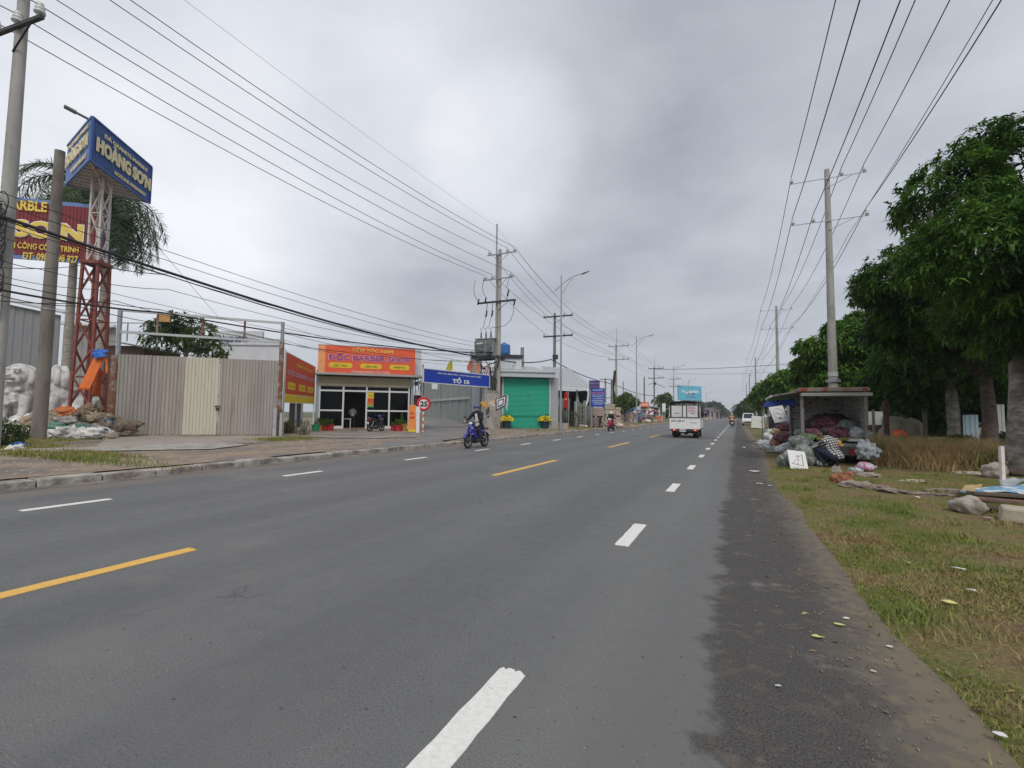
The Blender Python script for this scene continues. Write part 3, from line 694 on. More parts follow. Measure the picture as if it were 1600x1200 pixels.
# ---------------------------------------------------------------- overhead lines
def sag(p,q,s,n=14): return [p+(q-p)*(i/n)-V(0,0,4*s*(i/n)*(1-i/n)) for i in range(n+1)]
def wire(pts,s,r,label,group,name='overhead_wire',mat=alum,fade=None):
    path=[]; base=pts[0].copy()
    for i in range(len(pts)-1):
        q=sag(pts[i]-base,pts[i+1]-base,s[i] if isinstance(s,(list,tuple)) else s)
        path+=q if i==0 else q[1:]
    b=B(); b.tube(path,r,5,caps=False); o=b.obj(name,mat,smooth=True); o.location=base
    return tag(o,label,'overhead wire',group)
def back(p,q,d): # point before p, continuing the line away from q
    u=(p-q).normalized(); return p+u*d
def heads(dx,zf): return [V(p.x+dx,p.y-.17,zf(i,p)) for i,p in enumerate(lp)]
posn=['nearest the road','in the middle','farthest from the road']
for lvl,xs,zz_ in (('upper',XU,UP),('lower',XL,LOW)):
    for k,dx in enumerate(xs):
        def zf(i,p):
            if i<=1: return zz_+.2+(.25 if i==0 else 0)
            h=Zat(p,{2:489,3:537,4:573,5:590,6:607,7:617}[i]); return h-(.45 if lvl=='upper' else 2.7)+.45
        ddx=lambda i:(dx if i==1 else ((-.95,.12,1.2)[k] if (i==0 and lvl=='lower') else (dx if i==0 else (-1.2,1.2,2.1)[k])))
        pts=[V(p.x+ddx(i),p.y-.17,zf(i,p)+(.25 if i==0 and lvl=='lower' else 0)) for i,p in enumerate(lp)]
        if lvl=='upper': pts[1].z+=.0
        pts=[pts[0]+V(-2,-32,.2)]+pts
        wire(pts,[.5,.55,.3,.6,.7,.8,.8,.8],.016,f'{lvl} conductor of the left pole line, the one {posn[2-k]}','power conductors of the left pole line')
pts=[V(near.x+.3,near.y,17.9),V(P2.x-.24,P2.y,ptip+ZL-.2)]+[V(p.x+.1,p.y,Zat(p,{2:460,3:502,4:550,5:570,6:590,7:600}[i+2])) for i,p in enumerate(lp[2:])]
wire([pts[0]+V(0,-32,0)]+pts,[.3,.3,.3,.5,.5,.5,.5,.5],.007,'thin earth wire running over the tips of the left poles','earth wire')
# right line conductors
r0=rp[0]+V(-.6,-36,0)
hr=[Zat(p,{0:265,1:478,2:558,3:584,4:600}[i]) for i,p in enumerate(rp)]
for lvl,xs,dz in (('upper',(-1.65,.62,1.6),-.1),('lower',(-1.65,-.7,1.65),-2.4)):
    for k,dx in enumerate(xs):
        pts=[V(p.x+dx,p.y-.17,hr[i]+dz) for i,p in enumerate(rp)]
        pts=[V(r0.x+dx*.85+.3,r0.y,pts[0].z+.1)]+pts
        wire(pts,[.7,.8,1.0,1,1],.018,f'{lvl} conductor of the right pole line, {("nearest the road","just beside the shafts","nearest the trees")[k]}','power conductors of the right pole line',mat=cable)
pts=[V(p.x+.9,p.y,hr[i]-3.6) for i,p in enumerate(rp)]
wire([V(r0.x+1.0,r0.y,pts[0].z+.6)]+pts,[.7,.6,1,1,1],.011,'single lower wire slung below the crossarms of the right poles','power conductors of the right pole line',mat=alum)
# service wires crossing the road far away
wire([lp[4]+V(0,0,Zat(lp[4],577)-ZL),at(1262,566,96)],.4,.05,'far wire crossing the road from the pole behind the green kiosk','wires crossing the road',mat=alum)
wire([lp[5]+V(0,0,Zat(lp[5],584)-ZL),at(1240,580,150)],.4,.04,'fainter far wire crossing the road beyond the first crossing','wires crossing the road',mat=alum)
# telephone bundles on the left
def tele(px0,py0,pts,s,r,label,mat=cable):
    a=at(px0,py0,zcof(near)-.3); P=[a]+pts; wire(P,s,r,label,'telephone cables slung between the left poles','telephone_cable',mat)
zt=zcof(P2)-.6
def T(i,py): p=lp[i]; return V(p.x-.3,p.y-.35,Zat(p,py))
def behind(px,py): return at(px,py,7.0)
tele(-5,336,[T(1,561),T(2,562),T(3,600),T(4,618),T(5,628)],[.55,.35,.5,.5,.5],.055,'thickest black bundle, sagging from the edge pole over the barber shop sign')
tele(-5,340,[T(1,556)],[.75],.02,'thin cable lashed just under the thickest bundle')
tele(-4,452,[at(250,488,21),T(1,552)],[.1,.4],.035,'lower black bundle passing in front of the gate frame')
tele(-4,440,[at(252,484,21),at(440,533,27)],[.1,.1],.016,'thin cable above the lower bundle ending at the gate post')
tele(2,418,[at(140,412,19),at(262,428,22)],[.1,.1],.012,'thin cable across the bottom of the red sign board')
tele(0,300,[T(1,541)],[.5],.012,'uppermost thin telephone line crossing the palm crown')
tele(0,318,[T(1,546)],[.55],.012,'second thin telephone line below the uppermost one')
tele(0,350,[T(1,551)],[.6],.011,'third thin telephone line, close to the thick bundle')
tele(-4,470,[at(180,470,20),at(420,530,27.5),at(556,556,34)],[.1,.1,.1],.014,'slack line reaching the barber shop sign')
tele(-4,404,[at(60,420,14.5),at(262,452,20),T(1,549)],[.05,.15,.6],.012,'cable drooping past the bare pole below the red board')
tele(-4,430,[at(150,452,18),T(1,559)],[.1,.6],.010,'thin cable crossing the lattice tower above the lower bundle')
tele(-4,460,[at(120,478,16),at(300,512,22),T(1,564)],[.1,.1,.5],.014,'doubled cable sagging in front of the gate top')
tele(0,370,[at(262,430,19),T(1,554)],[.2,.55],.009,'hair-thin line just under the thick bundle')
wire([at(440,530,24.8),at(556,548,33),T(1,572)],[.25,.3],.010,'slack line over the barber sign lettering','service lines to the buildings',mat=cable)
wire([at(440,505,24.8),at(600,545,33.4)],.25,.008,'thin line from the gate frame to the barber sign top','service lines to the buildings',mat=cable)
wire([at(647,548,33),T(1,568)],.2,.012,'short line from the barber sign corner to the twin pole','service lines to the buildings',mat=cable)
wire([at(440,512,24.8),T(1,556)],.4,.012,'line from the top of the gate frame to the twin pole','service lines to the buildings',mat=cable)
wire([at(440,520,24.8),T(1,566)],.5,.012,'line from the gate frame dipping across the barber shop sign','service lines to the buildings',mat=cable)
wire([at(240,378,27),at(345,500,38)],.0,.012,'guy line slanting down from the palm to the yard','service lines to the buildings',mat=cable)
# ================================================================ LEFT: yard corner with tower, signs, lions
# second, shorter pole
a=gnd(60,689,ZL); h=Zat(a,236)-ZL
t=thing('bare_pole','bare brownish concrete stub pole in front of the red sign board','pole',a,0,rot=(0,0,0))
top=at(94,236,zcof(a)+.2)-a
b=B(); b.tube([(0,0,-.3),(top.x*.5,top.y*.5,top.z*.5),(top.x,top.y,top.z)],[.23,.20,.16],20); b.obj('shaft',conc2,t,smooth=True,auto=40)
q=top*.45; b=B(); b.torus((q.x,q.y,q.z+.0),.21,.02,'z',22,5); b.obj('wire_band',galv,t)
# lattice sign tower
tb=at(134,672,24.0); tb.z=ZL
t=thing('sign_tower','lattice steel tower, red below and cream above, carrying the triangular blue sign','sign tower',tb,math.radians(28))
zc_t=zcof(tb); zr=Zat(tb,415)-ZL; zt_=Zat(tb,262)-ZL
w0,w1=.48,.37
def latt(b,z0,z1,wa,wb,n,r=.05):
    def wz(z): return wa+(wb-wa)*(z-z0)/(z1-z0)
    cs=[(-1,-1),(1,-1),(1,1),(-1,1)]
    for c in cs: b.bar((c[0]*wa,c[1]*wa,z0),(c[0]*wb,c[1]*wb,z1),r*2.3)
    for i in range(n):
        za=z0+(z1-z0)*i/n; zb=z0+(z1-z0)*(i+1)/n; A,Bz=wz(za),wz(zb)
        for k in range(4):
            c,d=cs[k],cs[(k+1)%4]
            if i%2: c,d=d,c
            b.bar((c[0]*A,c[1]*A,za),(d[0]*Bz,d[1]*Bz,zb),r*1.5)
            b.bar((cs[k][0]*Bz,cs[k][1]*Bz,zb),(cs[(k+1)%4][0]*Bz,cs[(k+1)%4][1]*Bz,zb),r*1.2) if i%2 or i==n-1 else None
b=B(); latt(b,0,zr,w0,w1,6); b.obj('lower_lattice',redst,t)
b=B(); b.bb(-w1-.1,w1+.1,-w1-.1,w1+.1,zr,zr+.16); b.obj('flange',redst,t)
b=B(); latt(b,zr+.16,zt_,.26,.26,4,.038); b.obj('upper_lattice',creamst,t)
# triangular sign box on top
blue=M('blue sheet metal',(.035,.095,.30),.5,.1,var=.12,sc=3,col2=(.05,.10,.22),c2sc=1.5,c2=.6)
blue2=M('pale blue trim',(.14,.22,.45),.55,.1,var=.08)
marm=M('maroon sheet metal',(.20,.035,.04),.55,.1,var=.12,sc=3)
A0=at(140,250,zc_t-1.6); Az=(A0.z,at(140,180,zc_t-1.6).z)
C0=at(234,318,zc_t-2.6); 
# right-hand face runs from the near corner A to C; keep both at the same levels
def at_level(px,py,z): 
    d=Vector(ray(px,py)); k=(z-CH)/d.z; return Vector(CAM)+d*k
A=at(140,251,zc_t-1.2); zb_=A.z; Atop=at(140,180,zc_t-1.2).z
Cc=at_level(233,318,zb_); Dd=at_level(102,290,zb_)
hbox=Atop-zb_
print('TRI',A,Cc,Dd,hbox,(Cc-A).length,(Dd-A).length,'zc',zcof(A),zcof(Cc),zcof(Dd))
t=thing('triangular_sign','three-sided blue corrugated rooftop sign with raised cream letters, on the lattice tower','sign',(A.x,A.y,zb_),0)
def face(p,q,name):
    d=q-p; L_=math.hypot(d.x,d.y); e=Vector((p.x-A.x,p.y-A.y,0))
    o=bpy.data.objects.new('t',None)
    return e,math.atan2(d.y,d.x),L_
e,rz,L1=face(A,Cc,'r')
b=B(); b.corr(0,L1,0,hbox,0,.16,.025); f1=b.obj('sign_face',blue,t,loc=e,rz=rz)
lettering('ĐÁ GRANITE-MARBLE',L1*.17,L1*.90,hbox*.74,hbox*.86,-.05,cream_t,f1,bold=.02,extr=.03)
lettering('HOÀNG SƠN',L1*.06,L1*.97,hbox*.30,hbox*.71,-.05,cream_t,f1,bold=.045,extr=.06)
lettering('HOTLINE 0983698927',L1*.35,L1*.90,hbox*.08,hbox*.17,-.05,cream_t,f1,bold=.02,extr=.03)
b=B(); 
for z in (0,hbox): b.bb(0,L1,-.06,.02,z-.04,z+.05)
for x in (0,L1): b.bb(x-.05,x+.05,-.065,.02,0,hbox)
b.obj('edge_trim',blue,t,loc=e,rz=rz)
e,rz,L2=face(Dd,A,'l')
b=B(); b.corr(0,L2,0,hbox,0,.16,.025); f2=b.obj('sign_face',blue2,t,loc=e,rz=rz)
lettering('HOÀNG SƠN',L2*.06,L2*.94,hbox*.38,hbox*.74,-.05,cream_t,f2,bold=.045,extr=.06)
lettering('ĐÁ GRANITE-MARBLE',L2*.10,L2*.92,hbox*.80,hbox*.92,-.05,cream_t,f2,bold=.02,extr=.03)
lettering('HOTLINE 0983698927',L2*.3,L2*.92,hbox*.12,hbox*.22,-.05,cream_t,f2,bold=.02,extr=.03)
b=B(); 
for z in (0,hbox): b.bb(0,L2,-.06,.02,z-.04,z+.05)
b.obj('edge_trim',blue2,t,loc=e,rz=rz)
e,rz,L3=face(Cc,Dd,'b'); b=B(); b.corr(0,L3,0,hbox,0,.16,.025); b.obj('sign_face',M('grey sheet back',(.40,.41,.43),.6,.2),t,loc=e,rz=rz)
b=B(); 
pa,pb,pc=V(0,0,.06),Cc-A,Dd-A
for k in range(1,9):
    f=k/9; p=pa.lerp(V(pb.x,pb.y,.06),f); q=pa.lerp(V(pc.x,pc.y,.06),f); b.bar(p,q,.05)
b.bar(V(0,0,.03),(V(pb.x,pb.y,0)+V(pc.x,pc.y,0))/2+V(0,0,.03),.08)
b.obj('floor_frame',creamst,t)
b=B(); b.add([(0,0,.12),(pb.x,pb.y,.12),(pc.x,pc.y,.12),(0,0,.14),(pb.x,pb.y,.14),(pc.x,pc.y,.14)],[(0,2,1),(3,4,5),(0,1,4,3),(1,2,5,4),(2,0,3,5)]); b.obj('floor_panel',M('pale sheet underside',(.55,.56,.58),.6),t)
# flood lamp arm on its top
la=at(100,166,zcof(A)-.6)-V(A.x,A.y,zb_); lb=at(138,186,zcof(A))-V(A.x,A.y,zb_)
b=B(); b.bar(lb,la+(lb-la)*.45,.16,.05); b.obj('lamp_arm',M('lamp grey',(.16,.15,.15),.6),t)
b=B(); b.bar(la+(lb-la)*.5,la,.26,.10); b.obj('flood_lamp',M('lamp grey',(.16,.15,.15),.6),t,bevel=.02)
# big maroon board behind
bd=zc_t+.3
pl=at(-60,410,bd-.6); pr=at(168,412,bd+.9); fr=Fr((pl.x,pl.y,0),(pr.x,pr.y,0))
x0,_=fr.uz(-60,400); x1,zlo=fr.uz(168,414); _,zhi=fr.uz(168,322); zlo2=fr.uz(30,405)[1]; zhi2=fr.uz(30,309)[1]
zlo=(zlo+zlo2)/2; zhi=(zhi+zhi2)/2
t=thing('sign_board','wide maroon corrugated board with blue border and yellow letters, left of the lattice tower','sign',fr.O,fr.rz)
b=B(); b.corr(x0+.15,x1-.15,zlo+.2,zhi-.2,-.03,.16,.025); f=b.obj('panel',marm,t)
b=B(); b.bb(x0,x1,-.03,.05,zhi-.34,zhi); b.bb(x0,x1,-.03,.05,zlo,zlo+.34); b.bb(x1-.55,x1,-.035,.045,zlo+.34,zhi-.34); b.obj('border',blue2,t)
for s,(ax,ay),(bx,by),m_,bo,ex in (('MARBLE',(-28,334),(80,310),yelt,.03,.03),('HOÀNG SƠN',(-110,392),(133,345),yelt,.05,.05),('NHẬN THI CÔNG CÔNG TRÌNH',(-110,392),(127,376),yelt,.02,.03),('ĐT: 0983 698 927',(38,401),(125,388),yelt,.02,.03)):
    pass
def bl(s,px0,px1,py0,py1,bo,ex,m_):
    u0=fr.uz(px0,py0)[0]; u1=fr.uz(px1,py0)[0]; za=fr.uz(px1,py1)[1]; zb2=fr.uz(px1,py0)[1]; return lettering(s,u0,u1,za,zb2,-.07,m_,f,bold=bo,extr=ex)
bl('MARBLE',5,76,317,333,.03,.03,yelt)
bl('SƠN',22,134,352,380,.07,.03,whitet)
b=bl('SƠN',24,132,353,379,.04,.05,yelt)
bl('THI CÔNG CÔNG TRÌNH',10,125,385,396,.02,.03,yelt)
bl('ĐT: 0983 698 927',38,124,401,412,.02,.03,yelt)
b=B()
for z in (zlo+.3,zhi-.3): b.bar((x0+.3,.15,z),(x1-.2,.15,z),.08)
for x in (x1-1.1,x1-.2): b.bar((x,.15,zlo),(x,.15,zhi),.08)
b.obj('back_frame',creamst,t)
# ---------------------------------------------------------------- palms
palmt=M('palm trunk',(.34,.31,.27),.9,var=.25,sc=2,bump=.5,col2=(.2,.17,.14),c2sc=3,c2=.55,stretch=(1,1,6))
palmg=leafmat('palm leaf',(.03,.065,.03),(.055,.10,.045),(.14,.17,.08),1.0,.2,.25)
def palm(base,topz,fronds,label,L_=3.2,seed=1,group='palms in the stone yard',r=.22,lean=(0,0),el0=1.25,dr=0.):
    rnd=random.Random(seed); t=thing('palm_tree',label,'palm tree',base,0,group)
    H_=topz; pts=[];rs=[]
    n=40
    for i in range(n+1):
        f=i/n; pts.append((lean[0]*f*f,lean[1]*f*f,-.2+f*(H_+.2))); rs.append((r*(1.25-.45*f)+(.10*math.exp(-f*14)))*(1+.05*(i%2)))
    b=B(); b.tube(pts,rs,14); b.obj('trunk',palmt,t,smooth=True)
    b=B(); b.tube([(lean[0],lean[1],H_-.3),(lean[0],lean[1],H_+.5),(lean[0],lean[1],H_+1.1)],[r*.95,r*.8,r*.4],10); b.obj('crownshaft',M('crownshaft green',(.12,.17,.07),.6,var=.2),t,smooth=True)
    c=V(lean[0],lean[1],H_+.9); b=B()
    for k in range(fronds):
        az=2*math.pi*k/fronds+rnd.uniform(-.25,.25); el=rnd.uniform(-.35,el0) ; LL=L_*rnd.uniform(.85,1.15)
        p=c.copy(); d=V(math.cos(az)*math.cos(el),math.sin(az)*math.cos(el),math.sin(el)); rib=[p.copy()]; dirs=[d.copy()]
        N_=26
        for i in range(N_):
            d=(d+V(0,0,-.105-dr-.05*(i/N_))).normalized(); p=p+d*LL/N_; rib.append(p.copy()); dirs.append(d.copy())
        b.tube(rib,[.035*(1-.85*i/N_) for i in range(N_+1)],4)
        for i in range(3,N_+1):
            f=i/N_; ll=LL*.26*math.sin(math.pi*min(1,(f*.86+.1)))**.6
            for sub in range(2):
              q=rib[i-1].lerp(rib[i],sub/2); dd=dirs[i]; side=dd.cross(V(0,0,1)); side=side.normalized() if side.length>.05 else V(1,0,0)
              up=side.cross(dd).normalized()
              for sg in (-1,1):
                v=(side*sg*rnd.uniform(.7,1)+up*rnd.uniform(-.25,.45)+dd*rnd.uniform(.35,.7)).normalized(); l_=ll*rnd.uniform(.75,1.15)
                m1=q+v*l_*.5+V(0,0,-.04*l_); e_=q+v*l_*.92+V(0,0,-.42*l_*rnd.uniform(.3,1.0)); w=dd*.028+up*.010
                k0=len(b.v); b.v+=[tuple(q-w),tuple(q+w),tuple(m1+w),tuple(m1-w),tuple(e_)]
                b.f+=[(k0,k0+1,k0+2,k0+3),(k0+3,k0+2,k0+4)]; b.m+=[0,0]
    b.obj('crown',palmg,t)
    return t
pb_=at(98,660,33); pb_.z=ZL
palm(pb_,Zat(pb_,310)-ZL,32,'slender palm behind the maroon board, its trunk left of the lattice tower',4.9,3,r=.24,el0=1.45)
pb_=at(150,660,32); pb_.z=ZL
palm(pb_,Zat(pb_,336)-ZL,40,'drooping palm whose trunk stands inside the outline of the lattice tower',4.9,8,r=.24,el0=.9,dr=.012)
# ---------------------------------------------------------------- yard buildings
shed=M('grey metal cladding',(.22,.225,.23),.6,.1,var=.12,sc=2,stretch=(6,6,.4))
def slab(name,frm,u0,u1,v0,v1,z0,z1,mat,parent,**k): b=B(); b.bb(u0,u1,v0,v1,z0,z1); return b.obj(name,mat,parent,**k)
f=Fr(at(-90,660,40).xy.to_3d(),at(172,660,44).xy.to_3d())
u0=f.uz(-90,600)[0]; u1=f.uz(88,600)[0]; uu=f.uz(172,600)[0]; zt1=f.uz(30,478)[1]; zt2=f.uz(130,508)[1]
t=thing('yard_building','long dark grey metal shed behind the stone lions','building',f.O,f.rz)
b=B(); b.corr(u0,u1,0,zt1+.8,0,.6,.05,z1b=zt1-.6); b.obj('wall',shed,t)
b=B(); b.add([(u0,-.5,zt1+.95),(u1+.3,-.5,zt1-.5),(u1+.3,6,zt1+.3),(u0,6,zt1+1.7),(u0,-.5,zt1+1.1),(u1+.3,-.5,zt1-.35),(u1+.3,6,zt1+.45),(u0,6,zt1+1.85)],[(0,3,2,1),(4,5,6,7),(0,1,5,4),(1,2,6,5),(2,3,7,6),(3,0,4,7)]); b.obj('roof',M('pale metal roof',(.42,.43,.44),.5,.3),t)
b=B(); b.corr(u1,uu,2.8,zt2,.6,.5,.05); b.obj('upper_wall',M('mid grey cladding',(.30,.29,.28),.6,var=.15,sc=2),t)
b=B(); b.bb(u1-.3,uu,.0,.55,zt2,zt2+.25); b.obj('gutter',white,t)
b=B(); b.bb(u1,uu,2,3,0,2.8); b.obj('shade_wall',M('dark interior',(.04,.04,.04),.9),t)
for k in range(3):
    uw=f.uz(72+7*k,600)[0]; b=B(); b.bb(uw,uw+.25,1.7,1.95,.4,2.4); b.obj('window_bar',M('pale frame',(.3,.3,.3),.6),t)
# blobby builder for bags, rocks, lions
def blobmesh(b,c,r,seed=0,amp=.25,fr_=1.6,n=22,m=14,flat=.0,rot=None,mi=0,crease=0.):
    c=V(*c); r=V(*r); vs=[];fs=[]; off=V(seed*7.3,seed*3.1,seed*1.7)
    for i in range(m+1):
        t_=math.pi*i/m
        for j in range(n):
            a=2*math.pi*j/n; u=V(math.sin(t_)*math.cos(a),math.sin(t_)*math.sin(a),math.cos(t_))
            k=1+amp*fbm(u*fr_+off,3)
            if crease: k-=crease*abs(noise.noise(u*fr_*2.3+off*1.3))
            p=V(u.x*r.x*k,u.y*r.y*k,u.z*r.z*k)
            if flat and p.z<-r.z*flat: p.z=-r.z*flat+(p.z+r.z*flat)*.12
            if rot is not None: p=rot@p
            vs.append(p+c)
    for i in range(m):
        for j in range(n): a=i*n+j; q=i*n+(j+1)%n; fs.append((a,a+n,q+n,q))
    return b.add(vs,fs,mi)
bagm={}
def bagmat(n,c,c2=None): return M('sack '+n,c,.8,var=.2,sc=5,bump=.5,bsc=18,col2=c2 or tuple(x*.55 for x in c),c2sc=4,c2=.58,spec=.2)
def sack(px,py,s,mat,label,seed,group='sacks and rubbish heaped beside the gate',name='rubbish_sack',zup=0.,zc=None,shape=(1,.8,.6),cat='sack',rz=None,base=None):
    p=base if base is not None else gnd(px,py,ZL)
    b=B(); rnd=random.Random(seed)
    blobmesh(b,(0,0,0),(s*shape[0],s*shape[1],s*shape[2]),seed,.45,2.3,34,20,.55,crease=.55)
    # gathered neck of the sack
    a=rnd.uniform(-.5,.5); b.tube([(s*shape[0]*.7,0,s*.1),(s*shape[0]*1.02,a*s*.2,s*.18),(s*shape[0]*1.22,a*s*.4,s*.12)],[s*.22,s*.07,s*.16],10)
    o=b.obj(name,mat,smooth=True); o.location=(p.x,p.y,p.z+zup+s*shape[2]*.55); o.rotation_euler=(rnd.uniform(-.15,.15),rnd.uniform(-.2,.2),rz if rz is not None else rnd.uniform(0,6.28))
    return tag(o,label,cat,group)
wh=bagmat('white',(.72,.70,.66),(.36,.33,.30)); gr=bagmat('grey',(.38,.37,.34)); tan=bagmat('tan',(.36,.29,.21)); gn=bagmat('green',(.14,.26,.22)); brn=bagmat('brown',(.22,.16,.11)); org=bagmat('orange',(.55,.17,.06)); yl=bagmat('ochre',(.40,.29,.10)); bl_=bagmat('blue',(.05,.15,.35))
L_=[(62,686,.42,wh,'crumpled white sack at the front left of the heap',0),(85,688,.36,wh,'small white sack second from the left at the front of the heap',0),(108,690,.52,wh,'white sack with brown folds at the front centre of the heap',0),
(145,688,.45,wh,'pale sack leaning at the front right of the heap',0),(150,680,.35,gr,'grey sack just behind the pale leaning one',.25),(95,680,.45,gn,'green woven sack in the middle of the heap',.3),(75,676,.40,yl,'ochre sack at the back left of the heap',.4),
(115,676,.45,gr,'grey sack lying on top of the green ones',.55),(130,672,.45,brn,'brown sack near the top of the heap',.75),(152,672,.42,tan,'tan sack high on the right of the heap',.7),(160,683,.34,gr,'grey torn sack beside the gate end of the heap',.2),
(104,668,.42,org,'orange plastic sheet bundled on top of the heap',.95),(90,668,.45,tan,'large tan sack at the back of the heap',.6),(165,670,.3,bl_,'small blue bag on the right of the heap',.5),(128,684,.40,gn,'green sack tucked between the white ones',.35),(48,668,.45,tan,'tan sack at the foot of the bare pole',.25),(32,670,.40,wh,'white torn sack left of the bare pole',.3),(58,664,.36,wh,'white folded sack behind the bare pole',.5),
(140,665,.42,brn,'dark brown sack at the summit of the heap',1.1),(170,688,.22,tan,'little beige bundle by the gate post',0),(118,685,.3,brn,'brown rag bundle in the middle front',.35)]
for i,(px,py,s,m_,lb_,zu) in enumerate(L_): zcs=19.8+(690-py)*.085; q=at(px,py+2,zcs); q.z=max(ZL,q.z); sack(px,py,s*1.2,m_,lb_,i+1,zup=zu*.55,base=q)
b=B(); blobmesh(b,(0,0,0),(2.6,1.0,.85),5,.35,2.2,40,20,.3,crease=.3); q=at(112,680,21.6); q.z=ZL+.25
o=b.obj('rubble_mound',M('rubbish earth',(.20,.15,.11),.95,var=.5,sc=6,bump=1,col2=(.36,.31,.26),c2sc=6,c2=.58),smooth=True); o.location=q; o.rotation_euler=(0,0,.43); tag(o,'brown mound of rags and earth under the heaped sacks','rubbish heap')
t=sack(28,701,.22,bl_,'small bright blue bag in the grass by the edge pole',77,group=None)
sack(22,706,.22,wh,'white stone-like bundle in the grass by the edge pole',78,group=None)
b=B(); b.lathe([(0,0),(.24,0),(.30,.55),(.30,.60),(.27,.60),(.22,.05)],n=18); p=gnd(176,685,ZL)
o=b.obj('paint_bucket',M('white bucket plastic',(.62,.64,.66),.4,var=.05),smooth=True); o.location=p+V(0,0,.05); o.rotation_euler=(math.radians(75),0,.5); tag(o,'white plastic bucket with blue print lying at the gate end of the heap','bucket')
q=B(); q.ell((0,-.285,.33),(.12,.01,.15)); q.obj('printed_label',M('blue print',(.08,.16,.45),.5),o)
# orange awning strips and blue cloth tied on the tower
ob=M('orange banner cloth',(.72,.17,.035),.7,var=.12,sc=3,col2=(.55,.30,.12),c2sc=1.5,c2=.66); zz0=zcof(tb)-.9
def clothsheet(name,pts,mat,label,cat,th=.01,nx=8,ny=10,wob=.05,seed=1,parent=None):
    """sheet through four corner points (tl,tr,br,bl), wavy"""
    tl,tr,br,bl2=pts; o0=bl2.copy(); b=B(); nrm=(tr-tl).cross(bl2-tl).normalized()
    for s_ in (0,1):
        for j in range(ny+1):
            for i in range(nx+1):
                u,v=i/nx,j/ny; p=tl.lerp(tr,u).lerp(bl2.lerp(br,u),v)-o0
                p+=nrm*(wob*noise.noise(V(u*3,v*3,seed*5))+th*s_); b.v.append(tuple(p))
    k=(nx+1)*(ny+1)
    for j in range(ny):
        for i in range(nx):
            a=j*(nx+1)+i; b.f.append((a,a+1,a+nx+2,a+nx+1)); b.m.append(0); b.f.append((k+a,k+a+nx+1,k+a+nx+2,k+a+1)); b.m.append(0)
    for i in range(nx): b.f.append((i,i+k,i+1+k,i+1)); b.m.append(0); a=ny*(nx+1)+i; b.f.append((a,a+1,a+1+k,a+k)); b.m.append(0)
    for j in range(ny): a=j*(nx+1); c=(j+1)*(nx+1); b.f.append((a,c,c+k,a+k)); b.m.append(0); a+=nx;c+=nx; b.f.append((a,a+k,c+k,c)); b.m.append(0)
    o=b.obj(name,mat,parent,smooth=True)
    if parent is None: o.location=o0; tag(o,label,cat)
    return o
clothsheet('hanging_banner',[at(147,558,zz0),at(162,560,zz0),at(139,610,zz0-.3),at(121,609,zz0-.3)],ob,'bright orange strip of cloth slanting down beside the lattice tower','banner',seed=1)
clothsheet('hanging_banner',[at(150,575,zz0+.3),at(160,578,zz0+.3),at(158,620,zz0+.3),at(142,619,zz0+.3)],M('dark orange cloth',(.50,.11,.03),.7,var=.2,sc=4),'darker orange cloth hanging behind the slanting strip','banner',seed=2)
clothsheet('hanging_banner',[at(163,553,zz0-.1),at(168,557,zz0-.1),at(169,584,zz0-.1),at(165,585,zz0-.1)],ob,'narrow orange ribbon hanging next to the gate post','banner',seed=3)
clothsheet('tarpaulin',[at(144,546,zz0),at(168,546,zz0),at(166,557,zz0-.2),at(146,560,zz0-.2)],M('blue tarpaulin',(.03,.14,.50),.55,var=.2,sc=6,bump=.4),'small blue tarpaulin tied above the orange cloth','tarpaulin',seed=4,wob=.15)
